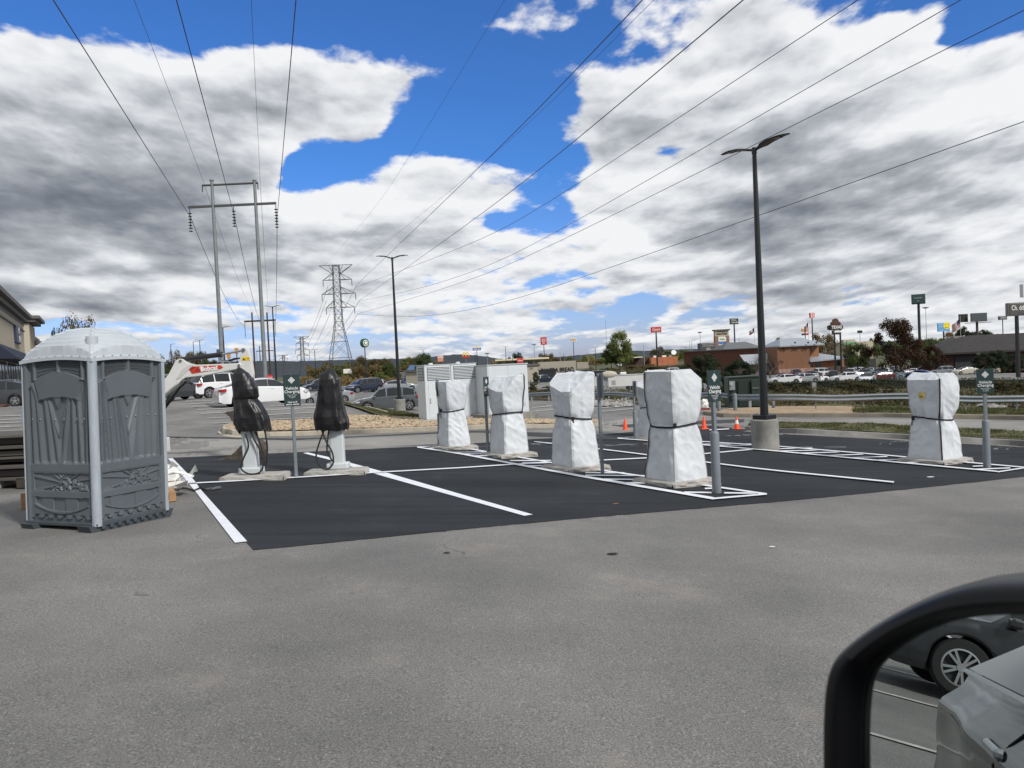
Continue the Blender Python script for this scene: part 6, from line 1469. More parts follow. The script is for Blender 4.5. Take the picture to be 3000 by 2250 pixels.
# upper hipped roof
def roof_poly(v, f, name, mt=M_METAL):
    m = MB(); m.add(v, f); return m.obj(name, mt, t2)
zr, ze = LZ(2350, 988), LZ(2350, 1010.5); x0, x1 = LX(2282), LX(2413); r0_, r1_ = LX(2314), LX(2381)
roof_poly([(x0, -.6, ze), (x1, -.6, ze), (x1, 12.5, ze), (x0, 12.5, ze), (r0_, 6, zr), (r1_, 6, zr), (x0, -.6, ze - .25), (x1, -.6, ze - .25), (x1, 12.5, ze - .25), (x0, 12.5, ze - .25)], [(0, 1, 5, 4), (1, 2, 5), (2, 3, 4, 5), (3, 0, 4), (0, 6, 7, 1), (1, 7, 8, 2), (2, 8, 9, 3), (3, 9, 6, 0), (6, 9, 8, 7)], 'upper_roof')
z1_, z2_ = LZ(2420, 1033), LZ(2420, 1054.5); xa, xb = LX(2371), LX(2484)
roof_poly([(xa, -.4, z2_), (xb, -.4, z2_ + .35), (xb - 5, 6, z1_ - .3), (xa, 6, z1_), (LX(2410), 5.9, z1_ + .15), (xa, -.4, z2_ - .3), (xb, -.4, z2_ + .05)], [(0, 1, 2, 4, 3), (0, 5, 6, 1), (0, 3, 5)], 'porch_roof')
for (px) in (2326, 2364, 2388): m = MB(); m.cyl((LX(px), -.2, LZ(px, 1004)), (LX(px), -.8, LZ(px, 1003)), .06, n=6); m.ball((LX(px), -.9, LZ(px, 1004)), .22, 8); m.obj('barn_lamp', M_BLK, t2)
for (px, py) in ((2295,1025),(2328,1024),(2357,1023),(2288,1060)): 
    m = MB()
    for q in (-.35, .35): m.ball((LX(px) + q, -.25, LZ(px, py)), .16, 6)
    m.tube([(LX(px) - .35, -.2, LZ(px, py)), (LX(px), -.1, LZ(px, py) + .3), (LX(px) + .35, -.2, LZ(px, py))], .05, 5); m.obj('spot_lamp', M_BLK, t2)
# left wing with lower roof
m = MB(); m.box(((LX(2200) + LX(2277)) / 2, 8, LZ(2240, 1060) / 2), (LX(2277) - LX(2200), 10, LZ(2240, 1060))); m.obj('left_wing_wall', mat('taupe_siding', (.16, .12, .095), .9), t2)
zt, zb2 = LZ(2250, 1036), LZ(2250, 1063); roof_poly([(LX(2190), 1.5, zb2), (LX(2252), 1.5, zb2), (LX(2275), 6, zt), (LX(2190), 6, zt), (LX(2190), 1.5, zb2 - .2), (LX(2252), 1.5, zb2 - .2)], [(0, 1, 2, 3), (0, 4, 5, 1)], 'wing_roof')
m = MB(); m.box(((LX(2253) + LX(2266)) / 2, 2.9, 1.5), (1.0, .15, 3.0)); m.obj('door', M_WIN, t2)
# grey hipped roof and mall buildings in the distance
def far_hip(label, px0, px1, eave_y, ridge_y, rx0, rx1, Z, mt, wall, deep=20):
    a, b = P(px0, eave_y, Z), P(px1, eave_y - SLOPE * (px1 - px0), Z); g_ = min(gz(a.x, a.y), gz(b.x, b.y)) - 1; t = thing('far_building', label, 'building', (a.x, a.y, g_), math.atan2(EX.y, EX.x)); k_ = Z / F; L_ = (px1 - px0) * k_; he = a.z - g_; hr = P(rx0, ridge_y, Z).z - g_
    m = MB(); m.box((L_ / 2, deep / 2, he / 2), (L_ - .8, deep - .8, he)); m.obj('wall', wall, t)
    u0, u1 = (rx0 - px0) * k_, (rx1 - px0) * k_; m = MB(); m.add([(0, 0, he), (L_, 0, he), (L_, deep, he), (0, deep, he), (u0, deep / 2, hr), (u1, deep / 2, hr)], [(0, 1, 5, 4), (1, 2, 5), (2, 3, 4, 5), (3, 0, 4), (3, 2, 1, 0)]); m.obj('roof', mt, t); return t
M_GR = mat('grey_shingle', (.12, .13, .135), .8, var=.12, vscale=1, stretch=(1, 1, 4))
far_hip('grey hipped roof rising behind the long red building', 2116, 2250, 1028, 1001, 2157, 2215, 230, M_GR, M_STUC2)
def mall(label, px0, px1, top, Z, mtl, deep=30): 
    t, Lf, h, w_ = box_building('far_building', label, px0, px1, (top, top - SLOPE * (px1 - px0)), Z, deep, [mtl]); return t, Lf, h, w_
M_SUNW = mat('sunlit_cream_wall', (.46, .41, .31), .9)
t, Lf, h, w_ = mall('cream shopping centre with a raised front in the distance, left of the maple', 2464, 2558, 1003, 330, M_SUNW); m = MB(); m.box((Lf * .18, -.5, h + .2), (Lf * .36, 4, 1.6)); m.obj('raised_front', M_SUNW, t); m = MB(); m.box((Lf * .2, -2.6, h - .6), (5.5, .2, 1.0)); m.obj('sign_letters', mat('green_letters', (.10, .30, .14), .5), t)
mall('low white roofed house row on the hill below the smiling billboard', 2728, 2790, 993, 620, mat('white_wall', (.6, .6, .58), .8))
t, Lf, h, w_ = mall('grey shed and white wall behind the lamp post, left of the louvred cabinet', 1146, 1200, 1093, 240, mat('shed_grey', (.17, .165, .17), .8)); 
t, Lf, h, w_ = mall('white drive-in restaurant with a blue sloped roof, left of the louvred cabinet', 1194, 1222, 1090, 232, mat('drive_in_white', (.62, .57, .50), .8)); m = MB(); m.prism([(-.6, h), (Lf + .2, h), (Lf, h + 2.0), (.8, h + 2.0)], 0, 6); m.obj('blue_roof', mat('blue_metal_roof', (.12, .22, .42), .5), t)
mall('small beige building right of the bakery sign wall', 1690, 1722, 1062, 330, M_STUC2)
mall('flat tan block on the skyline behind the pylon sign', 2137, 2166, 1008, 330, M_STUC2)
mall('dark storefront with white sign behind the parked cars', 2530, 2566, 1052, 215, mat('storefront_dark', (.03, .03, .032), .6))
far_hip('brown gabled house roof on the hill left of the double billboard', 2806, 2862, 1000, 983, 2822, 2848, 300, mat('brown_shingle', (.13, .115, .10), .9), M_STUC2, deep=14)
# brown roofed restaurant on the right
t = thing('brown_roof_restaurant', 'dark brick restaurant with a big brown shingle roof at the right edge', 'building', GZ(2768, 172), math.atan2(EX.y, EX.x) - R(8)); b0 = t.location.copy(); kk = 172 / F
he = P(2768, 1034, 172).z - b0.z; hr = P(2880, 981, 185).z - b0.z; L_ = 34
M_SHG = mat('brown_roof_shingle', (.032, .029, .028), .95, var=.35, vscale=.9, stretch=(1, 1, 5), bump=.6, bscale=6)
m = MB(); m.box((L_ / 2, 12, he / 2), (L_ - 1.6, 22, he)); w_ = m.obj('wall', mat('dark_brick_wall', (.060, .030, .024), .9, var=.3, vscale=1), t)
m = MB(); m.add([(-1.2, -.6, he), (L_, -.6, he), (L_, 25, he), (-1.2, 25, he), (9.5, 12, hr), (L_ - 6, 12, hr), (-1.2, -.6, he - .4), (L_, -.6, he - .4), (L_, 25, he - .4), (-1.2, 25, he - .4)], [(0, 1, 5, 4), (1, 2, 5), (2, 3, 4, 5), (3, 0, 4), (0, 6, 7, 1), (3, 9, 6, 0), (1, 7, 8, 2), (2, 8, 9, 3), (6, 9, 8, 7)]); m.obj('roof', M_SHG, t)
m = MB(); m.box((4.4, .9, 1.9), (4.2, .4, 3.6)); m.obj('gate_panel', mat('dark_panel', (.02, .02, .024), .8), t)
m = MB(); m.box((7.2, .75, 4.15), (.7, .3, .3)); m.obj('wall_lamp', M_WHT, t)

# trailers
def trailers():
    b = GZ(1779, 128); t = thing('cargo_trailer', 'long white box trailer with twin axles beyond the guardrail', 'trailer', b, math.atan2(EX.y, EX.x)); k_ = 128 / F; Lt = 115 * k_
    top = P(1836, 1097.5, 128).z - b.z; bot = .62
    m = MB(); m.box((Lt / 2, 1.2, (top + bot) / 2), (Lt, 2.4, top - bot), bev=.05); bd = m.obj('body', mat('trailer_white', (.58, .58, .57), .5, var=.05, vscale=1), t)
    m = MB(); m.box((Lt / 2, -.01, top - .1), (Lt, .03, .12)); m.obj('top_rail', M_GALV, bd)
    m = MB(); m.box((.9, -.012, 1.3), (.65, .03, .75)); m.obj('hatch', mat('hatch_grey', (.3, .3, .3), .6), bd)
    m = MB(); m.box((Lt * .4, .6, top + .25), (1.0, .8, .4), bev=.12); m.obj('roof_unit', M_WHT, bd)
    for q in (.50, .62):
        m = MB(); m.lathe([(.2, -.1), (.36, -.09), (.38, 0), (.36, .09), (.2, .1)], n=20); rt_ = Matrix.Rotation(R(90), 3, 'X'); m.v = [rt_ @ v + Vector((Lt * q, .1, .38)) for v in m.v]; m.obj('wheel', M_TYRE, t, smooth=True)
    b = GZ(1632, 122); t = thing('travel_trailer', 'long silver travel trailer with a black upper half beyond the guardrail', 'trailer', b, math.atan2(EX.y, EX.x)); k_ = 122 / F; Lt = 146 * k_; top = P(1705, 1082, 122).z - b.z
    m = MB(); m.box((Lt / 2, 1.3, top * .78), (Lt, 2.5, top * .26), bev=.12); m.obj('upper_body', mat('gloss_black', (.012, .012, .014), .15, coat=.5), t)
    m = MB(); m.box((Lt / 2, 1.3, top * .42), (Lt, 2.5, top * .46), bev=.05); m.obj('lower_body', mat('trailer_silver', (.28, .29, .30), .4, metal=.4), t)
    m = MB(); m.box((Lt * .80, -.02, top * .42), (1.9, .05, top * .42)); m.obj('door', mat('trailer_white2', (.5, .5, .5), .5), t)
    for q in (.25, .6): m = MB(); m.box((Lt * q, 1.2, top * .93), (1.6, 1.0, .22), bev=.06); m.obj('roof_unit', M_BLK, t)
    m = MB(); m.ball((Lt + .2, -.3, top * .72), (1.3, .3, .55), 14); m.obj('rolled_awning', mat('awning_cream', (.45, .42, .35), .7), t, smooth=True)
trailers()
for (px, ord_) in ((1896.6, 'first'), (1919, 'second'), (1943.7, 'third'), (1968, 'last')): 
    b = GZ(px, 160); t = thing('parking_sign', 'small white parking sign behind the white trailer, %s from the left' % ord_, 'sign', b, 0, 'small parking signs in a row'); zz_ = P(px, 1087.5, 160).z - b.z
    m = MB(); m.cyl((0, 0, 0), (0, 0, zz_), .04, n=6); m.obj('post', M_GALV, t); m = MB(); m.box((0, -.05, zz_), (.30, .02, .62)); m.obj('panel', M_WHT, t)
for (px, Z, lab) in ((2629, 150, 'white parking sign just left of the dark red truck'), (2651, 150, 'white parking sign before the dark red truck')):
    b = GZ(px, Z); t = thing('parking_sign', lab, 'sign', b, 0); zz_ = P(px, 1072, Z).z - b.z; m = MB(); m.cyl((0, 0, 0), (0, 0, zz_), .04, n=6); m.obj('post', M_GALV, t); m = MB(); m.box((0, -.05, zz_), (.30, .02, .62)); m.obj('panel', M_WHT, t)

# ================================================================ roadside signs
def pylon(label, x0, x1, y0, y1, Z, panel_m, pole_bot, txts=(), pole_m=None, pole_r=.28, thick=1.0, poles=(.5,), frame=None, yaw=.25, name='pole_sign', lit=0):
    cx = (x0 + x1) / 2; b = GZ(cx, Z); c = P(cx, (y0 + y1) / 2, Z); k_ = Z / F; Wd, Hh = (x1 - x0) * k_, (y1 - y0) * k_
    t = thing(name, label, 'sign', b, math.atan2(EX.y, EX.x) + yaw); zc = c.z - b.z; Wd /= math.cos(yaw)
    for q in poles:
        m = MB(); m.cyl(((q - .5) * Wd, 0, -1), ((q - .5) * Wd, 0, zc - Hh / 2), pole_r, pole_r * .8, 10); m.obj('pole', pole_m or M_BLK, t, smooth=True)
    if panel_m:
        m = MB(); m.box((0, 0, zc), (Wd, thick, Hh), bev=min(.06, Hh * .1)); pn = m.obj('panel', panel_m, t)
        if frame: m = MB(); m.box((0, .02, zc), (Wd + .25, thick * .9, Hh + .25), bev=.03); m.obj('frame', frame, pn)
    else: pn = t
    for (s_, sz, dx, dz, mt, kw) in txts: text(s_, sz * Hh, pn, TF(dx * Wd, -thick / 2 - .03, zc + dz * Hh), mt, ext=.02, **kw)
    return t, zc, Wd, Hh, pn
M_RED = mat('sign_red_bright', (.60, .02, .025), .45); M_GSGN = mat('sign_dark_green', (.012, .045, .03), .5); M_SW = mat('sign_white', (.78, .76, .70), .5)
# round green coffee sign (its emblem is left as a plain star in a ring)
t, zc, Wd, Hh, pn = pylon('round green and white sign on a tall pole among the autumn trees', 1064, 1080, 992, 1018, 210, None, 0, pole_r=.16, yaw=.9)
m = MB(); m.cyl((0, -.45, zc), (0, .45, zc), 1.22, n=36); dk = m.obj('disc', mat('round_sign_green', (.01, .10, .06), .4), t)
m = MB(); m.cyl((0, -.50, zc), (0, -.46, zc), .86, n=36); m.obj('disc_face', M_SW, dk)
m = MB(); m.cyl((0, -.55, zc), (0, -.51, zc), .66, n=30); m.obj('disc_centre', MATS['round_sign_green'], dk)
pts = []
for i in range(10): a = math.pi / 2 + i * math.pi / 5; q = .64 if i % 2 == 0 else .32; pts.append((math.cos(a) * q, zc + math.sin(a) * q))
m = MB(); m.prism(pts, -.60, -.56); m.obj('star', M_SW, dk)
pylon('pink and cream lit lettered sign in front of the bushy tree, above the louvred cabinet', 1283, 1300, 1042, 1060, 260, mat('pink_sign', (.55, .18, .20), .5), 0, [('ARB', .5, 0, .22, M_SW, dict(bold=.02)), ('EAT', .4, 0, -.25, M_YEL, dict(bold=.02))], pole_r=.15, yaw=.1)
# golden arches on a red base
t, zc, Wd, Hh, pn = pylon('yellow double arch on a red panel atop a pole, in front of the wooded hill', 1357, 1375, 1043, 1048.5, 330, M_RED, 0, [], pole_m=M_GALV, pole_r=.2, yaw=.1)
for s_ in (-1, 1):
    m = MB(); m.tube([(s_ * (.06 + .62 * (1 - math.cos(a)) ), -.6, zc + .3 + 1.75 * math.sin(a)) for a in [i * math.pi / 14 for i in range(15)]], .19, 8); m.obj('arch', mat('arch_yellow', (.85, .55, .03), .4), t, smooth=True)
t, zc, Wd, Hh, pn = pylon('blue inn sign with a half sun above it on a pole by the hill', 1387, 1411, 1019.5, 1026.5, 330, mat('inn_blue', (.03, .10, .38), .4), 0, [('Days Inn', .82, 0, 0, M_SW, dict(bold=.03, sx=.9))], pole_r=.16, yaw=.1)
m = MB(); m.prism([(1.0 * math.cos(a), zc + .6 + 1.05 * math.sin(a)) for a in [i * math.pi / 12 for i in range(13)]], -.3, .3); m.obj('half_sun', mat('sun_cream', (.80, .66, .35), .5), t)
pylon('red vertical roof inn sign on a pole above the diner', 1587, 1604, 988, 1010, 330, M_RED, 0, [('Red', .30, 0, .22, M_SW, dict(shear=.3, bold=.03)), ('Roof', .28, 0, -.02, M_SW, dict(shear=.3, bold=.03)), ('Inn', .28, 0, -.27, M_SW, dict(shear=.3, bold=.03))], pole_r=.2, yaw=-.2)
pylon('cream sign with orange letters on a pole above the bakery', 1673, 1691, 989, 1001, 330, M_SW, 0, [("Arby's", .62, 0, 0, mat('orange_letters', (.75, .25, .03), .5), dict(bold=.03, sx=.85))], pole_r=.16, yaw=-.2)
pylon('red chicken restaurant sign with white script on a tall black pole', 1910, 1940, 958, 974, 290, M_RED, 0, [("Cane's", .62, 0, .04, M_SW, dict(bold=.03, shear=.25, sx=.9)), ('CHICKEN FINGERS', .14, .05, -.34, M_SW, {})], pole_r=.32, yaw=-.1)
# shopping centre pylon
t, zc, Wd, Hh, pn = pylon('brick and stucco shopping centre pylon with stacked store panels', 2095, 2135, 967, 1040, 300, mat('pylon_stucco', (.42, .37, .29), .8), 0, [], pole_r=1.0, thick=2.2, yaw=0)
k_ = 300 / F
m = MB(); m.box((0, 0, zc + Hh / 2), (Wd + 1.0, 3.0, .5)); m.obj('cap', M_CORN, t)
m = MB(); 
for s_ in (-1, 1):
    m = MB(); m.box((s_ * (Wd / 2 - .55), -.2, zc - .12 * Hh), (1.3, 2.2, Hh * .76)); m.obj('brick_pier', mat('pylon_brick', (.24, .15, .12), .9), t)
text('The Shoppes of', .62, pn, TF(0, -1.15, zc + Hh * .43), M_BLK, bold=.02); text('EAGLE POINT', .82, pn, TF(0, -1.15, zc + Hh * .34), M_BLK, bold=.05, sx=.85)
for (yy, hh_, mt, s_, tm) in ((.13, .18, M_SW, 'Publix', mat('letters_green', (.10, .35, .16), .5)), (-.08, .17, mat('panel_blue', (.03, .13, .50), .5), 'Academy', M_SW), (-.25, .13, M_SW, 'ROSS', mat('letters_blue', (.03, .15, .5), .5))):
    m = MB(); m.box((0, -1.2, zc + Hh * yy), (Wd * .56, .2, Hh * hh_)); pp = m.obj('store_panel', mt, t); text(s_, .95, pp, TF(0, -1.34, zc + Hh * yy), tm, bold=.03, sx=.85)
t, zc, Wd, Hh, pn = pylon('dark grey store front sign block left of the pylon', 2048, 2092, 1005, 1034, 290, mat('store_block', (.055, .06, .068), .6), 0, [('FINANCIAL SERVICES', .13, .05, .38, M_SW, {}), ('ACCESS & INSURANCE', .12, .05, .2, M_SW, {}), ('EG', .34, .06, -.12, M_SW, {}), ('REALTY', .12, .05, -.38, M_SW, {})], pole_r=1.2, thick=4, yaw=0, name='store_sign_block')
pylon('dark green garden restaurant sign with pale script on a blue pole', 2142, 2166, 933, 950, 300, mat('olive_sign', (.03, .05, .032), .5), 0, [('Olive', .42, -.1, .22, M_SW, dict(shear=.2)), ('Garden', .42, .08, -.18, M_SW, dict(shear=.2))], pole_m=mat('navy_pole', (.02, .03, .07), .5), pole_r=.32, yaw=0)
# bucket shaped red sign, its portrait left out
t, zc, Wd, Hh, pn = pylon('red and white bucket shaped sign on a tall blue pole', 2375, 2389, 917, 931, 330, None, 0, pole_m=MATS['navy_pole'], pole_r=.3, yaw=0)
for i in range(5): m = MB(); xa, xb = -1.05 + .42 * i, -1.05 + .42 * (i + 1); m.prism([(xa * .82, zc - 1.1), (xb * .82, zc - 1.1), (xb, zc + 1.1), (xa, zc + 1.1)], -.5, .5); m.obj('stripe_panel', M_RED if i % 2 == 0 else M_SW, t)
t, zc, Wd, Hh, pn = pylon('orange and red stacked sign behind the American flag', 2351, 2370, 963, 971.5, 300, mat('orange_sign', (.75, .30, .06), .5), 0, [('Grill', .6, 0, 0, M_SW, {})], pole_r=.2, yaw=0)
m = MB(); m.box((Wd * .25, 0, zc - 1.6), (Wd * .5, .8, .75)); m.obj('red_panel', M_RED, t); m = MB(); m.box((-Wd * .25, 0, zc - 1.6), (Wd * .5, .8, .75)); m.obj('green_panel', M_GSGN, t)
# TEXAS sign
t, zc, Wd, Hh, pn = pylon('dark saloon style sign reading TEXAS on two black poles', 2432, 2468, 951, 967, 150, mat('saloon_dark', (.022, .018, .018), .6), 0, [('TEXAS', .78, .04, 0, M_SW, dict(bold=.025, sx=.82))], pole_r=.2, poles=(.38, .86), thick=.6, yaw=0)
m = MB(); m.prism([(-.75, zc + .5), (-.95, zc + .9), (-.5, zc + 1.2), (-.45, zc + 1.55), (0, zc + 1.75), (.45, zc + 1.5), (.55, zc + 1.1), (.95, zc + .85), (.8, zc + .5)], -.35, .35); m.obj('top_board', mat('saloon_brown', (.08, .035, .02), .7), t)
m = MB(); m.box((.15, 0, zc - 1.0), (1.7, .5, .8), bev=.05); bb = m.obj('lower_board', mat('saloon_dark2', (.03, .025, .025), .6), t); m = MB(); m.box((.3, -.3, zc - .85), (1.3, .08, .36)); m.obj('letter_board', M_SW, bb)
m = MB(); m.box((-Wd / 2 - .1, .1, zc), (.55, .5, .85), bev=.15); m.obj('side_scroll', MATS['saloon_dark'], t); m = MB(); m.box((Wd / 2 + .05, .1, zc), (.5, .5, .7), bev=.15); m.obj('side_scroll', MATS['saloon_dark'], t)
pylon('small dark billboard on one leg far off, right of the saloon style sign', 2514, 2527, 968, 975.5, 420, M_BLK, 0, [], pole_m=M_GALV, pole_r=.15, yaw=0)
t, zc, Wd, Hh, pn = pylon('dark green deli sign box on a tall black pole above the maple', 2681, 2708.5, 864, 889, 175, mat('deli_teal', (.035, .085, .080), .4), 0, [("McALISTER'S", .20, 0, .12, M_SW, dict(sx=.8)), ('DELI', .14, 0, -.22, M_SW, {})], pole_r=.34, thick=1.6, yaw=-.55, frame=mat('deli_dark', (.012, .025, .025), .5))
# smiling billboard
t, zc, Wd, Hh, pn = pylon('sky blue billboard with a yellow smiling face', 2748, 2783, 946, 971, 420, mat('billboard_blue', (.10, .38, .75), .5), 0, [('Smile', .22, -.28, .32, M_SW, {}), ('happy teeth', .13, -.24, .08, M_SW, {}), ('call today', .13, -.24, -.10, M_YEL, {}), ('new patients welcome', .12, .0, -.38, M_SW, {})], pole_r=.5, thick=.8, yaw=0)
m = MB(); m.cyl((Wd * .24, -.46, zc + Hh * .16), (Wd * .24, -.5, zc + Hh * .16), Hh * .40, n=30); fc = m.obj('smiling_face', mat('face_yellow', (.90, .72, .05), .5), t)
for s_ in (-1, 1): m = MB(); m.ball((Wd * .24 + s_ * .75, -.55, zc + Hh * .30), (.16, .05, .38), 8); m.obj('eye', M_BLK, fc)
m = MB(); m.tube([(Wd * .24 + 1.2 * math.sin(a), -.56, zc + Hh * .16 - 1.05 * math.cos(a)) for a in [(-1.1 + 2.2 * i / 12) for i in range(13)]], .09, 5); m.obj('mouth', M_BLK, fc)
# dark double billboard
t, zc, Wd, Hh, pn = pylon('blank dark grey billboard with a second one seen from its back, on one thick leg', 2846, 2893, 917, 942, 250, mat('blank_board', (.055, .07, .075), .7), 0, [], pole_m=mat('rust_leg', (.06, .045, .04), .7), pole_r=.45, thick=.5, yaw=0, poles=(.38,), name='billboard')
m = MB(); m.box((-Wd * .80, 1.5, zc), (Wd * .56, .4, Hh * .95)); bk_ = m.obj('back_board', mat('board_back', (.03, .022, .02), .8), t)
for q in range(6): m = MB(); m.box((-Wd * (.56 + .09 * q), 1.25, zc), (.12, .2, Hh * .95)); m.obj('back_rib', M_LAT, bk_)
m = MB(); m.box((-Wd * .1, -.6, zc - Hh / 2 - .35), (Wd * 1.5, 1.4, .16)); m.obj('catwalk', MATS['rust_leg'], t)
pylon('small grey sign on a thin pole left of the large grey restaurant sign', 2928, 2950, 926, 937, 240, mat('grey_sign', (.14, .145, .15), .5), 0, [('Outback', .35, 0, 0, M_SW, {})], pole_m=MATS['navy_pole'], pole_r=.16, yaw=0)
t, zc, Wd, Hh, pn = pylon('large grey restaurant sign with white letters cut off by the right edge', 2957, 3050, 888, 922, 120, mat('restaurant_sign_grey', (.075, .075, .072), .5), 0, [("Ch. ddar's", .60, -.45, .10, M_SW, dict(align='LEFT', sx=.62, bold=.015)), ('SCRATCH KITCHEN', .14, 0, -.33, M_GALV, {})], pole_r=.34, poles=(.26, .70), thick=1.0, yaw=-.06, frame=mat('sign_frame', (.16, .16, .14), .5))
pylon('red edged sign sliver at the right edge of the picture', 2996, 3040, 832, 870, 150, mat('white_sign_face', (.6, .6, .6), .5), 0, [], pole_r=.3, yaw=0)
# light sign in front of the roof
pylon('white low sign board on the left among the autumn trees', 1006, 1030, 1081, 1094, 230, M_SW, 0, [], pole_m=M_GALV, pole_r=.1, thick=.4, yaw=0)
# flags
def flag(label, px, top_y, fy0, fy1, fw_, Z, cols, Zr=.1):
    b = GZ(px, Z); top = P(px, top_y, Z).z - b.z; t = thing('flag_pole', label, 'flag', b, math.atan2(EX.y, EX.x)); m = MB(); m.cyl((0, 0, 0), (0, 0, top), Zr, Zr * .5, 8); m.obj('pole', mat('pale_pole', (.45, .45, .43), .4), t)
    k_ = Z / F; z1 = P(px, fy0, Z).z - b.z; z0 = P(px, fy1, Z).z - b.z; w_ = fw_ * k_
    m = MB(); nu, nv = 16, 13
    def fn(u, v): 
        drop = (z1 - z0) * .42
        return Vector((-w_ * u, .25 * math.sin(u * 7 + v), z1 - (z1 - z0 - drop) * v - drop * u ** .8 * (1 if True else 0)))
    m.grid(fn, nu, nv)
    for j in range(nv - 1):
        for i in range(nu - 1):
            u, v = i / (nu - 1), j / (nv - 1)
            m.m[j * (nu - 1) + i] = (0 if (u < .4 and v < .5) else (1 if j % 2 == 0 else 2)) if cols == 'us' else (0 if u < .33 else (1 if v > .5 else 2))
    m.obj('flag', [mat('flag_navy', (.015, .02, .06), .8), mat('flag_red', (.28, .02, .03), .8), mat('flag_white', (.5, .5, .5), .8)], t)
flag('American flag drooping on a pale pole left of the double billboard', 2815, 925, 932, 976, 24, 230, 'us')
flag('American flag drooping in front of the orange sign', 2370, 938, 944, 975, 11, 200, 'us', .07)
flag('dark red flag drooping left of the near lamp post', 2212, 956, 960, 982, 14, 200, 'tx', .07)
# utility poles and high masts
for (px, top, Z, lab, arm) in [(1567, 1010, 420, 'faint high mast light left of the red inn sign', 1), (1429, 1036, 380, 'faint high mast light right of the blue inn sign', 1), (2053, 974, 420, 'faint high mast light left of the store sign block', 1), (2715, 902, 330, 'tall pale high mast light right of the deli sign', 1),
    (1642, 1032, 300, 'pale utility pole by the diner', 0), (1723, 1030, 300, 'pale utility pole left of the big green tree', 0), (1887, 1010, 280, 'pale utility pole left of the red chicken sign', 0), (2022, 1001, 520, 'left one of two thin chimneys on the skyline', 0), (2028, 1001, 520, 'right one of two thin chimneys on the skyline', 0), (1779, 940, 900, 'very tall thin radio mast behind the big green tree', 0), (2137+30, 990, 420, 'small utility pole right of the pylon', 0)]:
    b = GZ(px, Z); top = P(px, top, Z).z - b.z; t = thing('utility_mast', lab, 'mast', b); r_ = .16 * Z / 330; m = MB(); m.cyl((0, 0, 0), (0, 0, top), r_ * (1.0 if Z < 800 else .5), r_ * .5, 8); m.obj('pole', mat('pale_concrete_pole', (.27, .27, .26), .7), t)
    if arm: m = MB(); m.lathe([(.3, top - .3), (1.3, top), (1.3, top + .25), (.3, top + .4)], n=12); m.obj('lamp_ring', M_GALV, t)
# banner line on a white post behind the first charging sign
b = G(834, 1190); 
# traffic signals beyond the excavator
for (px, py, lab) in ((640, 1032, 'blue grey street signal box left of the tall steel pole'), (670, 1041, 'yellow traffic signal head right of the tall steel pole'), (693, 1028, 'orange traffic signal head beside the excavator stick')):
    c = P(px, py, 110); t = thing('traffic_signal', lab, 'traffic light', c); m = MB(); m.box((0, 0, 0), (.45, .4, .85), bev=.06); m.obj('housing', mat('signal_blue', (.06, .08, .12), .5) if px == 640 else mat('signal_orange', (.55, .25, .05), .5), t); m = MB(); m.cyl((0, 0, -.4), (0, 0, gz(c.x, c.y) - c.z), .07, n=8); m.obj('post', M_BLK, t)
b = GZ(790, 70); t = thing('stop_sign', 'small red stop sign left of the second lamp post behind the white car', 'sign', b); m = MB(); m.cyl((0, 0, 0), (0, 0, 2.4), .04, n=6); m.obj('post', M_GALV, t)
m = MB(); a0 = math.pi / 8; m.prism([(.30 * math.cos(a0 + i * math.pi / 4), 2.45 + .30 * math.sin(a0 + i * math.pi / 4)) for i in range(8)], -.06, -.03); pn = m.obj('panel', M_RED, t); text('STOP', .22, pn, TF(0, -.07, 2.45), M_WHT)
# ================================================================ vegetation
def leaf_mat(name, c1, c2, c3=None):
    m = bpy.data.materials.new(name); m.use_nodes = True; nt = m.node_tree; b = nt.nodes['Principled BSDF']; MATS[name] = m
    g = nd(nt, 'ShaderNodeNewGeometry'); cr = nt.nodes.new('ShaderNodeValToRGB'); lk(nt, g.outputs['Random Per Island'], cr.inputs[0])
    e = cr.color_ramp.elements; e[0].color = (*c1, 1); e[1].color = (*c2, 1)
    if c3: q = e.new(.85) if hasattr(e, 'new') else None; q.color = (*c3, 1)
    lk(nt, cr.outputs[0], b.inputs['Base Color']); b.inputs['Roughness'].default_value = .65; b.inputs['Specular IOR Level'].default_value = .25
    tr = nt.nodes.new('ShaderNodeBsdfTranslucent'); lk(nt, cr.outputs[0], tr.inputs[0]); mx = nt.nodes.new('ShaderNodeMixShader'); mx.inputs[0].default_value = .25
    lk(nt, b.outputs[0], mx.inputs[1]); lk(nt, tr.outputs[0], mx.inputs[2]); lk(nt, mx.outputs[0], nt.nodes['Material Output'].inputs[0]); return m
LM = {'green': leaf_mat('leaf_green', (.035, .055, .014), (.085, .115, .03)), 'yellowgreen': leaf_mat('leaf_yellow_green', (.08, .11, .025), (.19, .21, .06)), 'olive': leaf_mat('leaf_olive', (.06, .055, .02), (.15, .12, .04), (.20, .13, .05)),
      'autumn': leaf_mat('leaf_autumn', (.09, .055, .02), (.20, .11, .04), (.10, .10, .03)), 'dark': leaf_mat('leaf_dark', (.012, .022, .010), (.035, .052, .018)), 'red': leaf_mat('leaf_red', (.035, .009, .006), (.085, .020, .011), (.05, .035, .012)), 'bush': leaf_mat('leaf_bush', (.030, .040, .014), (.080, .090, .032), (.11, .085, .035))}
M_BARK = mat('bark', (.06, .048, .038), .95, var=.3, vscale=6)
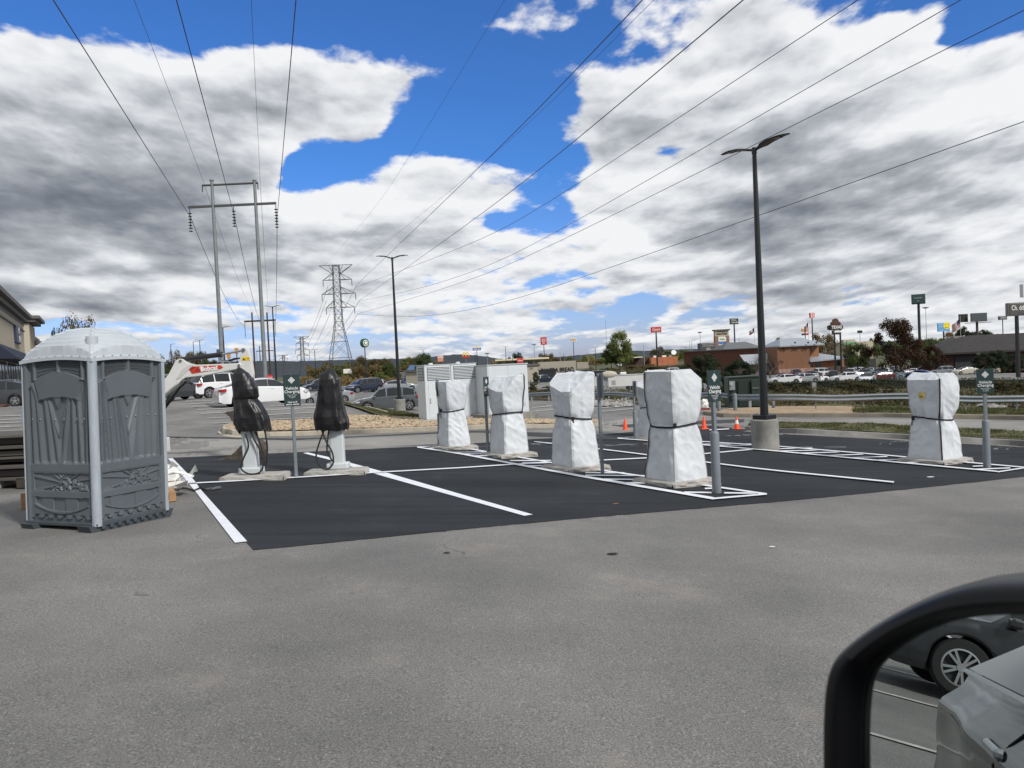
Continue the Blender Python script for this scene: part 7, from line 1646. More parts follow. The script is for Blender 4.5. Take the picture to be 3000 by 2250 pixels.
def leaf_quad(vs, fs, p, n_, s_):
    u = n_.orthogonal().normalized(); a = random.uniform(0, 6.28); u = Matrix.Rotation(a, 3, n_) @ u; w_ = n_.cross(u); i = len(vs)
    l = s_ * random.uniform(.6, 1.3); k = s_ * random.uniform(.35, .7)
    vs += [p - u * l * .5, p + w_ * k * .5 + u * l * .05, p + u * l * .5, p - w_ * k * .5]; fs.append((i, i + 1, i + 2, i + 3))
def crown(centers, n, size, spread, rnd):
    vs, fs = [], []
    for (c, r) in centers:
        c = Vector(c); k = max(4, int(n * (r ** 2)))
        for _ in range(k):
            d = Vector((random.gauss(0, 1), random.gauss(0, 1), random.gauss(0, .8))).normalized(); q = random.random() ** .4
            p = c + d * r * q; nn = (d + Vector((random.gauss(0, .5), random.gauss(0, .5), random.gauss(0, .5) + .5))).normalized(); leaf_quad(vs, fs, p, nn, size)
    m = MB(); m.add(vs, fs); return m
def tree_proto(kind, leaf, seed, H=1.0, dens=1.0, trunk_h=.28, wide=.42, size=.035, form='round', limbs=7):
    """unit height tree"""
    random.seed(seed); cs = []; t = thing(kind, 'tree', 'tree'); 
    tr = MB(); tr.tube([(0, 0, -.03), (.004, 0, trunk_h * .5), (-.004, .004, trunk_h), (.0, 0, trunk_h + .25), (.01, 0, .8)], [.022, .018, .015, .009, .003], 8)
    for i in range(limbs):
        a = 6.283 * i / limbs + random.random(); z0 = trunk_h * .9 + .25 * random.random(); L_ = wide * random.uniform(.55, .9); zz = z0 + random.uniform(.12, .38)
        p0 = Vector((0, 0, z0)); p2 = Vector((math.cos(a) * L_, math.sin(a) * L_, min(.92, zz))); p1 = (p0 + p2) / 2 + Vector((0, 0, .05)); tr.tube([p0, p1, p2], [.010, .006, .002], 5)
        for k in range(3): q = p1.lerp(p2, k / 3); e_ = q + Vector((random.uniform(-.12, .12), random.uniform(-.12, .12), random.uniform(.05, .16))); tr.tube([q, e_], [.004, .001], 4)
    tr.obj('trunk', M_BARK, t, smooth=True)
    N = 44
    for i in range(N):
        a = random.uniform(0, 6.283)
        if form == 'round': zc = random.uniform(trunk_h + .05, .90); f = math.sin(math.pi * min(1, max(0.02, (zc - trunk_h + .08) / (1.02 - trunk_h)))) ** .6
        elif form == 'cone': zc = random.uniform(trunk_h, .93); f = (1.0 - (zc - trunk_h) / (1.0 - trunk_h)) ** .8
        elif form == 'spread': zc = random.uniform(trunk_h + .12, .93); f = math.sin(math.pi * min(1, (zc - trunk_h) / (1.08 - trunk_h))) ** .4
        elif form == 'wild': zc = random.uniform(.20, .95); f = (1.05 - abs(zc - .48) * 1.05)
        else: zc = random.uniform(.04, .85); f = 1 - zc * .45
        rr = wide * f * random.uniform(.35, .92); cs.append(((math.cos(a) * rr, math.sin(a) * rr, zc), random.uniform(.05, .15)))
    cs.append(((0, 0, .9), .08)); m = crown(cs, 17000 * dens, size * 1.12, 0, 0); m.obj('crown', leaf, t)
    return t
PT = {}
PT['green'] = tree_proto('leafy_tree', LM['green'], 3, form='round'); PT['yellowgreen'] = tree_proto('leafy_tree', LM['yellowgreen'], 5, form='round', wide=.36, trunk_h=.2, dens=.8)
PT['olive'] = tree_proto('leafy_tree', LM['olive'], 8, form='spread', wide=.46, dens=.7, trunk_h=.15); PT['autumn'] = tree_proto('autumn_tree', LM['autumn'], 9, form='round', wide=.40, dens=.6, trunk_h=.12)
PT['dark'] = tree_proto('dark_tree', LM['dark'], 12, form='round', wide=.48, trunk_h=.08, dens=1.3); PT['red'] = tree_proto('maple_tree', LM['red'], 15, form='wild', wide=.54, trunk_h=.10, size=.032, dens=1.4)
PT['bush'] = tree_proto('bush', LM['bush'], 18, form='bush', wide=.55, trunk_h=.05, size=.05, dens=.6); PT['darkbush'] = tree_proto('bush', LM['dark'], 19, form='bush', wide=.60, trunk_h=.05, size=.045, dens=1.2)
PT['sparse'] = tree_proto('sparse_tree', LM['olive'], 23, form='spread', wide=.45, trunk_h=.3, dens=.16, size=.04, limbs=11)
def bare_proto(seed):
    random.seed(seed); t = thing('bare_tree', 'bare tree', 'tree'); m = MB()
    def br(p, d, L_, r, k):
        e_ = p + d * L_; mid = (p + e_) / 2 + Vector((random.gauss(0, .02), random.gauss(0, .02), .01)) * L_ * 3; m.tube([p, mid, e_], [r, r * .8, r * .55], 5 if k < 3 else 3)
        if k < 6:
            for _ in range(3 if k < 4 else 2): nd_ = (d + Vector((random.gauss(0, .45), random.gauss(0, .45), random.gauss(.12, .28)))).normalized(); br(p.lerp(e_, random.uniform(.55, 1)), nd_, L_ * random.uniform(.62, .82), r * .58, k + 1)
    br(Vector((0, 0, 0)), Vector((0, 0, 1)), .26, .018, 0); m.obj('branches', mat('bare_twigs', (.085, .065, .055), .95), t); return t
PT['bare'] = bare_proto(31)
used_t = set(); random.seed(99)
def plant(kind, px, Z, top, width_px, label, group=None, base_px=None, dz=0, cat=None):
    b = GZ(px, Z); b.z += dz; h = P(px, top, Z).z - b.z; w_ = width_px * Z / F; pw = {'green': .84, 'yellowgreen': .72, 'olive': .92, 'autumn': .8, 'dark': .96, 'red': .96, 'bush': 1.1, 'darkbush': 1.2, 'sparse': .9, 'bare': .8}[kind]
    sx = w_ / pw; proto = PT[kind]; rz = random.uniform(0, 6.28)
    if kind not in used_t: used_t.add(kind); t = proto; t.location = b; t.rotation_euler.z = rz; t['label'] = label
    else: t = dup(proto, b, rz, label)
    t.scale = (sx, sx, h); t['category'] = cat or ('bush' if 'bush' in kind else 'tree')
    if group: t['group'] = group
    elif 'group' in t: del t['group']
    return t
GT = 'trees along the wooded strip'
for (k, px, Z, top, wpx, lab) in [
 ('dark', 168, 120, 951, 46, 'small dark round tree top between the shops and the toilet roof'), ('sparse', 236, 110, 918, 110, 'thin leaved sparse tree rising behind the toilet roof'),
 ('green', 468, 150, 1034, 60, 'green tree directly right of the toilet roof edge'), ('dark', 495, 170, 1050, 70, 'dark tree behind the excavator boom foot'), ('sparse', 518, 165, 1020, 42, 'bare topped thin tree right of the toilet'), ('olive', 555, 180, 1030, 80, 'brownish green tree above the excavator boom'), ('green', 595, 185, 1024, 62, 'tallest green tree above the excavator boom'), ('dark', 630, 185, 1050, 60, 'dark low tree right end above the excavator boom'),
 ('olive', 680, 230, 1068, 70, 'low olive tree under the excavator arm'),
 ('autumn', 960, 300, 1058, 56, 'brown tree behind the large lattice tower left leg'), ('yellowgreen', 1000, 260, 1066, 60, 'yellow green tree inside the lattice tower base'), ('autumn', 1035, 300, 1056, 60, 'rust brown tree right of the lattice tower'),
 ('autumn', 1062, 310, 1038, 56, 'tall brown tree beside the round green sign'), ('olive', 1050, 230, 1072, 50, 'pale olive tree under the round green sign'), ('autumn', 1098, 310, 1048, 64, 'brown autumn tree right of the round green sign'), ('autumn', 1128, 300, 1046, 60, 'reddish autumn tree in the strip centre'), ('green', 1140, 240, 1062, 52, 'dark green tree left of the second lamp post'),
 ('yellowgreen', 1112, 170, 1090, 46, 'bright yellow green bush above the white SUV'), ('green', 1155, 200, 1078, 44, 'green tree touching the second lamp post'), ('yellowgreen', 1190, 320, 1048, 60, 'yellowish tree right of the second lamp post'), ('olive', 1215, 320, 1042, 50, 'olive tree behind the drive-in'),
 ('green', 1246, 225, 1030, 72, 'big green tree above the louvred cabinet left half'), ('autumn', 1290, 230, 1060, 76, 'brownish bush crown above the louvred cabinet right half'), ('green', 1226, 190, 1066, 34, 'dark green tree hugging the louvred cabinet'),
 ('dark', 1520, 300, 1029, 50, 'round dark green tree above the diner roof'), ('dark', 1492, 310, 1042, 26, 'small dark tree left of the round dark green one'), ('olive', 1600, 330, 1034, 50, 'olive tree under the red inn sign'), ('green', 1568, 175, 1088, 24, 'dark bush against the bakery wall'),
 ('yellowgreen', 1670, 420, 1044, 28, 'small pale tree right of the diner'), ('yellowgreen', 1714, 400, 1043, 24, 'small yellow tree right of the bakery sign wall'), ('olive', 1636, 430, 1046, 40, 'far olive trees behind the diner'), ('yellowgreen', 1760, 380, 1050, 34, 'small bushy tree left of the big green tree'),
 ('yellowgreen', 1815, 250, 969, 78, 'big yellowish green tree standing alone on the green bank'), ('green', 1790, 255, 1000, 56, 'left companion of the big yellowish green tree'), ('green', 1836, 262, 1002, 44, 'right lower companion of the big yellowish green tree'), ('autumn', 1916, 400, 1020, 34, 'autumn tree just left of the red chicken sign pole'), ('autumn', 1936, 400, 1011, 30, 'autumn tree just right of the red chicken sign pole'),
 ('yellowgreen', 1862, 420, 1036, 40, 'pale low tree between the big tree and the chicken sign'), ('yellowgreen', 1965, 500, 1026, 60, 'sunlit low trees right of the chicken sign'), ('yellowgreen', 2005, 520, 1024, 50, 'sunlit low trees left of the long red building'),
 ('dark', 2070, 100, 1030, 128, 'largest dark evergreen bush mass before the long red building'), ('dark', 2015, 105, 1062, 80, 'dark bush left of the largest one'), ('dark', 2160, 110, 1048, 110, 'dark bush right of the largest one'), ('bare', 2252, 120, 985, 130, 'leafless tree behind the near lamp post'), ('bare', 2208, 125, 978, 110, 'leafless tree left of the near lamp post'), ('bare', 2178, 120, 1020, 90, 'low leafless tree before the long red building'),
 ('green', 2280, 230, 985, 34, 'small green tree left of the pale metal roof'), ('olive', 2415, 230, 974, 74, 'olive tree behind the pale metal roof'), ('green', 2510, 165, 1000, 84, 'rounded green tree left of the maple'), ('olive', 2482, 200, 1008, 40, 'small olive tree behind the sign poles'),
 ('red', 2622, 140, 930, 152, 'dark red maple under the deli sign'), ('red', 2735, 160, 1008, 66, 'small reddish tree left of the brown roofed building'), ('green', 2700, 170, 1000, 70, 'green tree right of the maple'), ('olive', 2755, 190, 1015, 60, 'olive tree touching the brown roof corner'), ('green', 2730, 220, 985, 60, 'green tree under the smiling billboard'),
 ('dark', 2826, 360, 952, 60, 'round dark tree behind the drooping flag'), ('green', 2860, 380, 968, 60, 'green tree under the double billboard'), ('yellowgreen', 2895, 400, 972, 60, 'pale tree right of the double billboard'), ('dark', 2880, 395, 962, 56, 'dark tree right under the double billboard'), ('olive', 2790, 370, 970, 60, 'olive tree right of the smiling billboard'), ('green', 2925, 420, 975, 46, 'small tree at the ridge of the brown roof'),
 ('dark', 2882, 150, 1030, 76, 'slender tree before the brown roofed building, left one'), ('dark', 2925, 150, 1022, 70, 'slender tree before the brown roofed building, middle one'), ('dark', 2968, 152, 1034, 96, 'dark tree before the brown roofed building at the edge')]:
    plant(k, px, Z, top, wpx, lab, GT if 900 < px < 1320 else None)
# low growth under the wooded strips: one mass each
def thicket(name, label, px0, px1, Z, top, n, leaf, size):
    vs, fs = [], []; random.seed(int(px0)); o = GZ((px0 + px1) / 2, Z)
    for _ in range(n):
        px = random.uniform(px0, px1); Zq = Z + random.uniform(-12, 12); b = GZ(px, Zq); h = P(px, top, Zq).z - b.z; h *= .62 + .38 * (noise.noise(Vector((px * .035, 1, 1))) + noise.noise(Vector((px * .11, 5, 1))) * .6)
        leaf_quad(vs, fs, b - o + Vector((0, 0, abs(h) * random.random() ** .6)), Vector((random.gauss(0, .6), random.gauss(-1, .5), random.gauss(.5, .5))).normalized(), size)
    m = MB(); m.add(vs, fs); ob = m.obj(name, leaf); ob.location = o; ob['kind'] = 'stuff'; ob['label'] = label; ob['category'] = 'undergrowth'
thicket('undergrowth', 'mixed autumn undergrowth filling the wooded strip under the lattice tower', 900, 1330, 300, 1052, 14000, LM['autumn'], 1.0)
thicket('undergrowth', 'olive undergrowth low behind the parked cars, right of the charging sign', 850, 1180, 190, 1092, 7000, LM['olive'], .6)
thicket('undergrowth', 'dark green undergrowth behind the excavator', 440, 700, 200, 1058, 7000, LM['dark'], .7)
thicket('undergrowth', 'tangled brown growth on the bank below the big green tree', 1690, 2040, 190, 1072, 12000, LM['bush'], .5)
thicket('undergrowth', 'distant sunlit woods along the skyline, right half', 1700, 2100, 560, 1036, 7000, LM['yellowgreen'], 1.4)
thicket('undergrowth', 'distant woods behind the diner and bakery', 1440, 1760, 520, 1047, 5000, LM['olive'], 1.3)
thicket('undergrowth', 'distant woods behind the maple and the brown roof', 2480, 3080, 460, 984, 12000, LM['green'], 1.4)
# hedge: clipped, one thing for each run
def hedge(px0, px1, Z0, Z1, h, label):
    a = GZ(px0, Z0); vs, fs = [], []; n = int(abs(px1 - px0) / 1.6)
    m = MB(); rows = 26
    b = GZ(px1, Z1); core = MB()
    pts = [GZ(px0 + (px1 - px0) * i / 40, Z0 + (Z1 - Z0) * i / 40) for i in range(41)]
    ang = math.atan2(b.y - a.y, b.x - a.x); q = Matrix.Rotation(ang, 3, 'Z')
    for p, p2 in zip(pts[:-1], pts[1:]): core.box((p + p2) / 2 - a + Vector((0, 0, h * .45)), ((p2 - p).length * 1.02, .8, h * .9), rot=q)
    random.seed(5)
    for i in range(int((b - a).length * 55)):
        f = random.random(); k = f * 40; j = min(39, int(k)); p = pts[j].lerp(pts[j + 1], k - j) - a
        s_ = random.random(); 
        if s_ < .6: o = Vector((0, -.55 + random.gauss(0, .06), random.uniform(.05, h)))
        else: o = Vector((0, random.uniform(-.55, .5), h + random.gauss(0, .05)))
        leaf_quad(vs, fs, p + q @ o, Vector((random.gauss(0, .6), -1, random.gauss(.5, .6))).normalized(), .22)
    m.add(vs, fs); t = thing('clipped_hedge', label, 'hedge', a); core.obj('twigs', mat('hedge_core', (.008, .012, .006), .9), t); m.obj('leaves', LM['dark'], t)
hedge(2238, 2372, 101, 97, 1.15, 'dark clipped hedge run left of the gap with a white car showing'); hedge(2390, 2545, 97, 96, 1.2, 'dark clipped hedge run in the middle of the far lot edge'); hedge(2548, 3100, 96, 94, 1.35, 'long dark clipped hedge run at the right, behind the last charger')
# bushes on the creek bank
random.seed(12); GB = 'bushes on the creek bank'
BLAB = ['wild bush left of the bakery pickup, behind the guardrail start', 'wild bush right of the bakery pickup below the sign wall', "low wild bush under the black trailer's left end", 'low wild bush under the gap between the trailers', "low wild bush below the white trailer's left end", "low wild bush right of the white trailer's wheels", "dark bush left of the largest dark bush mass's foot", 'pale bush at the left foot of the largest dark bush mass', 'dark tall bush behind the turned charging sign', 'pale leafy bush between the turned sign and the transformer', "leafy bush directly behind the transformer's right corner", 'leafy bush just right of the near lamp post before the hedge', 'low olive bush in front of the left hedge end', 'rounded bush under the white coupe before the hedge', 'spreading low bush left of the hedge gap', 'wild bush right below the hedge gap', "tall bushy growth covering the middle hedge run's right part", 'dense bush in front of the break between two hedge runs', 'yellowish bush just right of the break between two hedge runs', 'small bush right of the hedge break, alone', 'small bush left of the last charging sign', 'large scrubby bush right of the last charging sign', 'scrubby bush at the right edge below the hedge']
BL = [('bush',2275,70,1118,44),('bush',2330,72,1122,40),('bush',2285,62,1128,60),('bush',2360,66,1128,50),('bush',2480,80,1112,90),('bush',2520,76,1118,80),('bush',2545,70,1122,60),('darkbush',2130,60,1085,90),('bush',2160,58,1100,60),('bush',2090,66,1090,70),('darkbush',2040,62,1110,60),('bush',2235,60,1125,50),('bush',2600,75,1126,50),('bush',2930,72,1112,110),('bush',2970,70,1116,90),('bush',2890,74,1128,60),('bush',1930,84,1128,50),
      ('bush',1560,110,1118,40),('bush',1600,105,1130,50),('bush',1650,100,1138,44),('bush',1790,80,1150,50),('bush',2405,74,1136,50),('bush',1735,85,1150,40)]
for i, (k, px, Z, top, wpx) in enumerate(BL):
    lab = BLAB[sorted(q[1] for q in BL).index(px)]
    plant(k, px, Z, top, wpx, lab, GB)
for i, (px, Z, top, wpx) in enumerate([(1870,230,1068,120),(1780,225,1076,90),(1950,225,1070,120),(1725,235,1080,60),(2000,215,1078,70)]):
    plant('bush' if i % 2 else 'olive', px, Z, top, wpx, ['brushy growth on the bank below the red chicken sign pole', 'brushy growth on the bank under the big green tree', 'brushy growth on the bank right of the chicken sign pole', 'brushy growth behind the black trailer roof', 'brushy growth left of the dark bush mass'][i], 'brush on the far bank')
# weeds and rough ground cover: one mass
vs, fs = [], []; random.seed(44)
def scatter(pxr, fy0, fy1, n, size, hgt):
    for _ in range(n):
        px = random.uniform(*pxr); y0, y1 = fy0(px), fy1(px); t_ = random.random(); py = y0 + (y1 - y0) * t_
        try: p = G(px, py)
        except ValueError: continue
        Zd = depth(p); s_ = size * random.uniform(.5, 1.5)
        if noise.noise(Vector((p.x * .35, p.y * .35, 2))) < -.28: continue
        for k in range(3): leaf_quad(vs, fs, p + Vector((random.gauss(0, s_), random.gauss(0, s_), random.uniform(0, hgt) * s_ * 3)), Vector((random.gauss(0, 1), random.gauss(-.6, .6), random.gauss(.3, .6))).normalized(), s_)
bank_t = lambda px: 1148 if px < 2050 else (1150 if px < 2300 else 1142); bank_b = lambda px: 1173 + (px - 1550) * .030 if px < 2200 else 1194 + max(0, px - 2600) * .022
scatter((1545, 2250), bank_t, bank_b, 5200, .16, .8); scatter((2250, 3080), bank_t, bank_b, 7500, .15, .8)
m = MB(); m.add(vs, fs); o = m.obj('bank_weeds', leaf_mat('weed_leaf', (.035, .042, .014), (.085, .085, .032), (.11, .08, .035))); o['kind'] = 'stuff'; o['label'] = 'rough weeds covering the creek bank beyond the guardrail'; o['category'] = 'weeds'
# short grass on the verge and strips
vs, fs = [], []
def blades(region_pts_top, region_pts_bot, n, h, x0, x1):
    for _ in range(n):
        px = random.uniform(x0, x1); y0, y1 = lerp(region_pts_top, px), lerp(region_pts_bot, px); p = G(px, random.uniform(y0, y1)); p.z += .12
        if noise.noise(Vector((p.x * .8, p.y * .8, 7))) < -.1 and random.random() < .7: continue
        for k in range(3):
            d = Vector((random.gauss(0, .45), random.gauss(0, .45), 1)).normalized(); q = p + Vector((random.gauss(0, .04), random.gauss(0, .04), 0)); w_ = Vector((random.gauss(0, 1), random.gauss(0, 1), 0)).normalized() * .012; hh = h * random.uniform(.5, 1.3); i = len(vs)
            vs.extend([q - w_, q + w_, q + d * hh]); fs.append((i, i + 1, i + 2))
blades([(2200,1253),(2290,1248),(2550,1252),(3000,1277),(3100,1282)], [(2200,1261),(2290,1263),(2550,1276),(3000,1301),(3100,1308)], 9000, .085, 2195, 3080)
blades([(925,1161),(960,1168),(1040,1186),(1120,1201),(1230,1223),(1300,1229)], [(925,1163),(975,1177),(1050,1199),(1110,1220),(1230,1232),(1300,1235)], 4500, .06, 925, 1300)
blades([(2480,1199),(2600,1197),(3000,1205),(3100,1207)], [(2540,1216),(2600,1217),(3000,1224),(3100,1228)], 5000, .10, 2500, 3080)
m = MB(); m.add(vs, fs); o = m.obj('verge_grass', leaf_mat('grass_blade', (.075, .070, .025), (.19, .15, .075), (.075, .10, .03))); o['kind'] = 'stuff'; o['label'] = 'short dry and green grass on the kerbed strips'; o['category'] = 'grass'
# gravel stones
m = MB(); random.seed(21); rocks = []
def stone(p, s_):
    bm_v = []; n_ = 6
    q = Matrix.Rotation(random.uniform(0, 6.28), 3, 'Z') @ Matrix.Rotation(random.uniform(-.5, .5), 3, 'X')
    v = [q @ Vector((math.cos(k * 1.047 + random.uniform(-.3, .3)) * s_, math.sin(k * 1.047) * s_ * .7, random.uniform(-.1, .15) * s_)) + p for k in range(6)] + [q @ Vector((random.uniform(-.2, .2) * s_, random.uniform(-.2, .2) * s_, s_ * .55)) + p]
    m.add(v, [(k, (k + 1) % 6, 6) for k in range(6)])
gt_, gb2 = [(668,1262),(685,1247),(900,1237.5),(985,1223),(1130,1226),(1240,1233),(1500,1236),(1700,1236),(1757,1241)], [(668,1262.5),(700,1268),(740,1270),(1100,1262),(1300,1255),(1500,1248),(1700,1246),(1757,1243)]
for _ in range(6500):
    px = random.uniform(670, 1756); y0, y1 = lerp(gt_, px), lerp(gb2, px); p = G(px, random.uniform(y0, y1)); stone(p + Vector((0, 0, .11)), random.uniform(.045, .115))
o = m.obj('gravel_stones', mat('gravel_stone', (.24, .17, .105), .9, col2=(.50, .41, .29), vscale=5.5)); o['kind'] = 'stuff'; o['label'] = 'tan crushed stones filling the kerbed bed'; o['category'] = 'gravel'
m = MB()
for _ in range(900):
    px = random.choice([random.uniform(2870, 3060), random.uniform(1700, 1850)]); p = G(px, random.uniform(1172, 1192) if px < 2000 else random.uniform(1178, 1197)); stone(p + Vector((0, 0, .05)), random.uniform(.12, .35))
o = m.obj('creek_rocks', mat('grey_rock', (.16, .155, .15), .9, col2=(.38, .37, .35), vscale=2)); o['kind'] = 'stuff'; o['label'] = 'pale broken rocks on the creek bank'; o['category'] = 'rocks'

# ================================================================ clutter by the toilet
def boards():
    b = G(-40, 1434); t = thing('board_stack', 'stack of dark brown composite boards left of the toilet', 'board stack', b, A_ST * .0 + math.atan2(EX.y, EX.x)); rnd = random.Random(3)
    for (z, h, y0, y1, x1) in [(.20,.07,0,1.1,2.0),(.32,.13,.05,1.05,1.9),(.47,.07,-.1,1.1,2.0),(.58,.05,.1,1.0,1.8),(.66,.05,-.05,1.0,1.9),(.76,.10,0,1.1,2.0),(.90,.07,-.08,1.1,2.0),(1.02,.13,.05,1.0,1.9),(1.14,.06,-.15,1.1,2.05)]:
        m = MB(); z *= .74; m.box((x1 / 2 - 1.2, (y0 + y1) / 2, z), (x1 + .6, y1 - y0, h * .8), bev=.01); m.obj('board', mat('composite_board', (.075, .068, .060), .75, var=.25, vscale=2, stretch=(.3, 3, 3)), t)
    for x in (-1.0, .55): m = MB(); m.box((x, .5, .08), (.12, 1.0, .16)); m.obj('skid_block', mat('dark_timber', (.05, .04, .03), .9, var=.2), t)
boards()
mat('timber', (.35, .20, .10), .9, var=.2); b = G(22, 1436); m = MB(); m.box((-.45, .5, .10), (1.0, .30, .20), rot=Matrix.Rotation(A_ST + R(75), 3, 'Z'), bev=.03); m.box((-.50, .52, .30), (.9, .24, .20), rot=Matrix.Rotation(A_ST + R(75), 3, 'Z'), bev=.03); o = m.obj('concrete_block', mat('pale_concrete', (.50, .49, .46), .9, var=.1)); o.location = b; o['label'] = 'pale concrete blocks in front of the board stack at the left edge'; o['category'] = 'concrete block'
o = struct(MB().box((0, 0, .05), (2.6, 1.6, .14), bev=.04).obj('kerb_island', M_KERB)); o.location = G(-15, 1278)
b = G(66, 1496); m = MB(); m.box((0, .2, .11), (.10, .3, .22), bev=.006); o = m.obj('timber_block', mat('timber', (.35, .20, .10), .9)); o.location = b; o['label'] = 'short timber block sticking out left of the toilet base'; o['category'] = 'timber'
h_ = heap(494, 1452, .24, .24, .24, M_WRAP, 'crumpled white plastic wrap heaped on a timber pallet right of the toilet', seed=11, name='plastic_wrap_heap', cat='plastic wrap'); h_.location.z += .13
m = MB(); rr = random.Random(8)
for i in range(13):
    a = rr.uniform(0, 6.28); p = Vector((math.cos(a) * .22, math.sin(a) * .22, rr.uniform(.0, .3))); v = [p + Vector((rr.uniform(-.2, .2), rr.uniform(-.2, .2), rr.uniform(-.12, .14))) for _ in range(4)]; m.add(v, [(0, 1, 2), (0, 2, 3)])
m.obj('loose_flap', M_WRAP, h_)
b = G(492, 1470); t = thing('pallet', 'corner of a timber pallet under the white plastic wrap', 'pallet', b, A_ST)
for z in (.02, .13): m = MB(); m.box((-.15, .2, z), (.5, .55, .022)); m.obj('deck_board', MATS['timber'], t)
for x in (-.32, .06): m = MB(); m.box((x, .2, .075), (.09, .55, .09)); m.obj('block', MATS['timber'], t)
m = MB(); pts = [G(px, py) for px, py in ((515,1433),(545,1437),(570,1441),(590,1434),(608,1441),(625,1437))]; o0 = pts[0]; m.tube([p - o0 + Vector((0, 0, .02 + .015 * (i % 2))) for i, p in enumerate(pts)], .018, 6); o = m.obj('loose_strap', mat('dark_webbing', (.035, .032, .03), .8), smooth=True); o.location = o0; o['label'] = 'dark loose strap lying across the thick white line'; o['category'] = 'strap'
m = MB(); a, b_ = G(606, 1439), G(644, 1434); m.box((b_ - a) / 2 + Vector((0, 0, .03)), ((b_ - a).length, .10, .03), rot=Matrix.Rotation(math.atan2((b_ - a).y, (b_ - a).x), 3, 'Z'), bev=.008); o = m.obj('strip_offcut', mat('grey_offcut', (.10, .105, .11), .6)); o.location = a; o['label'] = 'grey strip offcut at the end of the loose strap'; o['category'] = 'scrap'
for (px, py, s_, lab, c) in [(704,1173,.16,'white paper scrap on the old lot behind the excavator',(.7,.7,.7)),(1804,1478,.05,'brown leaf on the fresh asphalt',(.20,.12,.05)),(2726,1399,.07,'white scrap on the fresh asphalt below the last charger',(.7,.7,.7)),(1795,1625,.06,'black strip of rubber on the foreground asphalt',(.02,.02,.02)),(1310,1622,.04,'small brown leaf on the foreground asphalt',(.2,.1,.04)),(2262,1605,.035,'small white fleck on the foreground asphalt',(.6,.6,.6))]:
    m = MB(); v = [Vector((s_ * math.cos(a), s_ * .6 * math.sin(a), .012 + .012 * math.sin(a * 3))) for a in [i * 1.047 for i in range(6)]]; m.add(v + [Vector((0, 0, .02))], [(i, (i + 1) % 6, 6) for i in range(6)]); o = m.obj('litter_scrap', mat('litter_%02d' % int(px % 97), c, .8)); o.location = G(px, py); o['label'] = lab; o['category'] = 'litter'
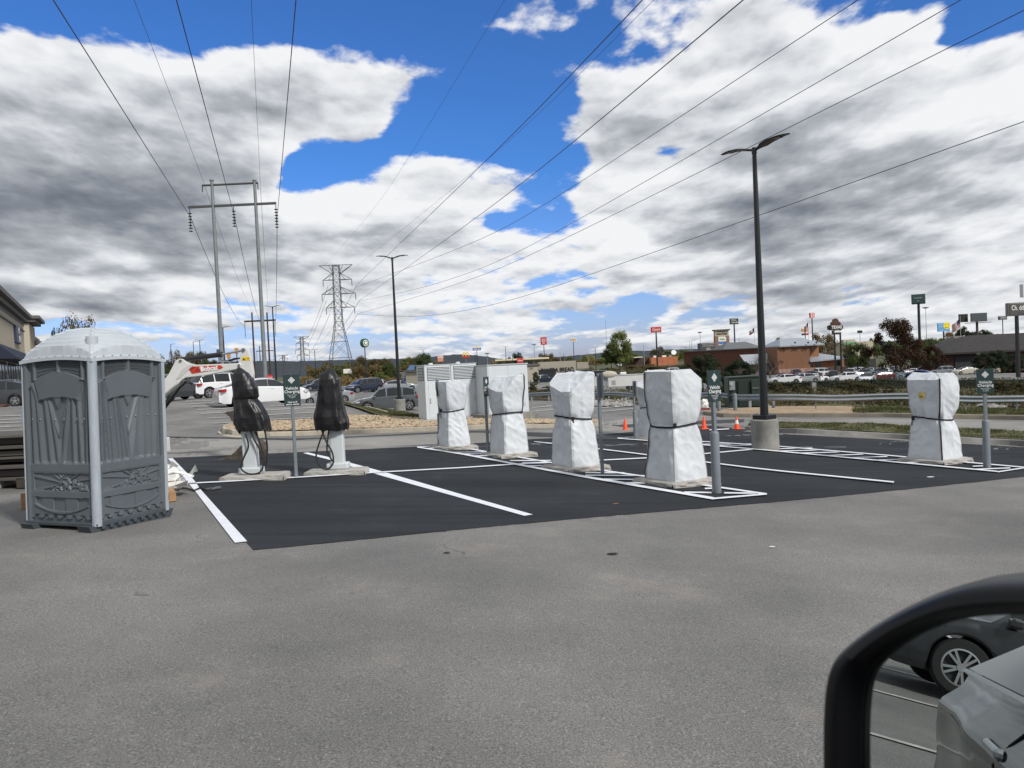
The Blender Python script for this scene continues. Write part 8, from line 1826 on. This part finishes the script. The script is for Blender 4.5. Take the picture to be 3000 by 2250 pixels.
# ================================================================ the car we sit in: wing mirror and flank
M_BODY = mat('own_car_paint', (.010, .012, .013), .12, spec=.25, coat=.15)
M_MIR = mat('mirror_glass', (.58, .62, .61), .0, metal=1.0)
M_HOUS = mat('mirror_housing', (.003, .003, .004), .34, spec=.28)
def own_car():
    base = Vector((0, 0, gz(0, 0))); t = thing('own_car', 'black wing mirror and the dark glossy flank of the car the photo is taken from', 'car', base)
    # mirror: outline read as pixels, laid on a plane 0.62 m in front of the eye
    eye = CAM
    pl_o = P(2900, 2100, MZ); 
    n_ = MIR_N
    def onp(px, py, off=0.0):
        d = ray(px, py); k = (pl_o - eye).dot(n_) / d.dot(n_); return eye + d * k + n_ * off
    outer = [(2408, 2420), (2404, 2200), (2406, 2060), (2416, 1980), (2440, 1920), (2500, 1865), (2580, 1810), (2680, 1758), (2790, 1715), (2880, 1695), (3000, 1690), (3150, 1690), (3400, 1705), (3600, 1740), (3700, 1900), (3700, 2420)]
    inner = [(2532, 2420), (2528, 2200), (2530, 2080), (2540, 2000), (2556, 1960), (2600, 1915), (2660, 1872), (2730, 1838), (2800, 1815), (2900, 1802), (3000, 1798), (3150, 1798), (3400, 1805), (3560, 1830), (3620, 1930), (3620, 2420)]
    def smooth(L_, k=3):
        for _ in range(k):
            out_ = [L_[0]]
            for a, b in zip(L_[:-1], L_[1:]): out_ += [(a[0] * .75 + b[0] * .25, a[1] * .75 + b[1] * .25), (a[0] * .25 + b[0] * .75, a[1] * .25 + b[1] * .75)]
            out_.append(L_[-1]); L_ = out_
        return L_
    oo, ii = smooth(outer), smooth(inner); N = len(oo)
    hb = MB(); rows = []
    prof = [(0.0, .0), (.0, .010), (.35, .022), (.62, .020), (.85, .006), (1.0, -.012), (1.03, -.05), (.96, -.10), (.75, -.15), (.3, -.19)]
    cx_, cy_ = 3050, 2150
    for k_, (f, off) in enumerate(prof):
        row = []
        for (a, b) in zip(ii, oo):
            if k_ < 6: x = a[0] + (b[0] - a[0]) * f; y = a[1] + (b[1] - a[1]) * f
            else: q = f if f > 1 else f; x = cx_ + (b[0] - cx_) * q; y = cy_ + (b[1] - cy_) * q
            row.append(onp(x, y) + n_ * off - base)
        rows.append(row)
    hb.add([p for r in rows for p in r], [(j * N + i, j * N + i + 1, (j + 1) * N + i + 1, (j + 1) * N + i) for j in range(len(rows) - 1) for i in range(N - 1)])
    hb.add([p for p in rows[-1]], [tuple(range(N))])
    hb.obj('mirror_housing', M_HOUS, t, smooth=True, autos=R(60))
    gl = MB(); pts = [onp(a[0] - 3 if a[0] < 2700 else a[0], a[1] - 3, -.001) - base for a in ii]; gl.add(pts, [tuple(range(N))]); gl.obj('mirror_glass', M_MIR, t)
    # flank of the car, seen in the mirror: runs back along -F
    Fd = CAR_F; Sd = Vector((-Fd.y, Fd.x, 0)) * 1.0       # Sd points outwards (to the far side of the window)
    def W(f, s, z): return Fd * f + Sd * s + Vector((0, 0, z + base.z)) - base
    bl = MB()
    def side(u, v):
        f = .62 - 4.3 * u; z = .30 + 1.72 * v * .47
        z = .32 + .84 * v; bulge = .035 * math.sin(math.pi * min(1, v * 1.1)) + (.020 * math.exp(-((z - .98) / .05) ** 2)) - .03 * math.exp(-((z - .70) / .12) ** 2)
        hip = .030 * math.exp(-((f + 2.35) / .55) ** 2)
        wob = .004 * math.sin(f * 5.1 + z * 9) * math.exp(-((z - .9) / .22) ** 2) + .002 * noise.noise(Vector((f * 3.1, z * 7, 2)))
        return W(f, CAR_S + bulge + hip * v + wob - .07 * ss(.72, 1, v) * ss(.6, -2.4, f) - .02 * ss(.7, 1, v), z)
    bl.grid(side, 90, 26); body = bl.obj('door_panel', M_BODY, t, smooth=True, autos=R(80))
    for f0 in (.45, -.72, -1.85):
        m = MB(); m.tube([side((.62 - f0) / 4.3, q / 12) + Vector((0, 0, 0)) for q in range(13)], .004, 5); m.obj('door_gap', M_DARK, body)
    for f0 in (-.45, -1.60):
        m = MB(); c = W(f0, CAR_S + .075, 1.02); m.box(c, (.22, .035, .035), rot=Matrix.Rotation(math.atan2(Fd.y, Fd.x), 3, 'Z'), bev=.012); m.obj('door_handle', mat('handle_chrome', (.5, .52, .54), .1, metal=1), body)
    # rear glass and pillar behind the open window, roof
    gh = MB()
    def gfn(u, v): return W(-.78 - 2.7 * u, CAR_S - .06 - .30 * v, 1.17 + .33 * v * (1 - .25 * u))
    gh.grid(gfn, 20, 8); gh.obj('rear_side_window', M_GLASS, t, smooth=True)
    m = MB(); m.box(W(-.70, CAR_S - .12, 1.36), (.14, .08, .46), rot=Matrix.Rotation(math.atan2(Fd.y, Fd.x), 3, 'Z') @ Matrix.Rotation(R(18), 3, 'X'), bev=.02); m.obj('pillar', M_BODY, t)
    sl = MB(); sl.grid(lambda u, v: W(.62 - 4.1 * u, CAR_S - .03 - .05 * v, 1.155 + .012 * math.sin(math.pi * v)), 20, 5); sl.obj('window_sill', mat('sill_trim', (.30, .32, .34), .25, metal=.8), t, smooth=True)
    return t
def reflect(d, n): return d - n * (2 * d.dot(n))
CAR_F = Vector((math.cos(R(4)), math.sin(R(4)), 0))
MZ = 0.62; CAR_S = .20
# mirror normal: this column of the glass looks straight back along the car
MIR_N = (-CAR_F - ray(2500, 1790).normalized()).normalized()
own_car()
# the stalls and the black SUV that the mirror shows
for k in range(7):
    def lf(u, v, x=-4.0 - 3.0 * k): X = x + .10 * v; Y = -2.2 + 5.4 * u; return Vector((X - .10 * Y, Y, gz(X, Y) + .012))
    m = MB(); m.grid(lf, 14, 2); struct(m.obj('painted_line', M_PAINT_OLD))
t = build_car('suv', 'black', 'black SUV standing in a stall behind us, seen only in the wing mirror', True); t.location = Vector((-11.6, -2.75, gz(-11.6, -3))); t.rotation_euler.z = R(88)
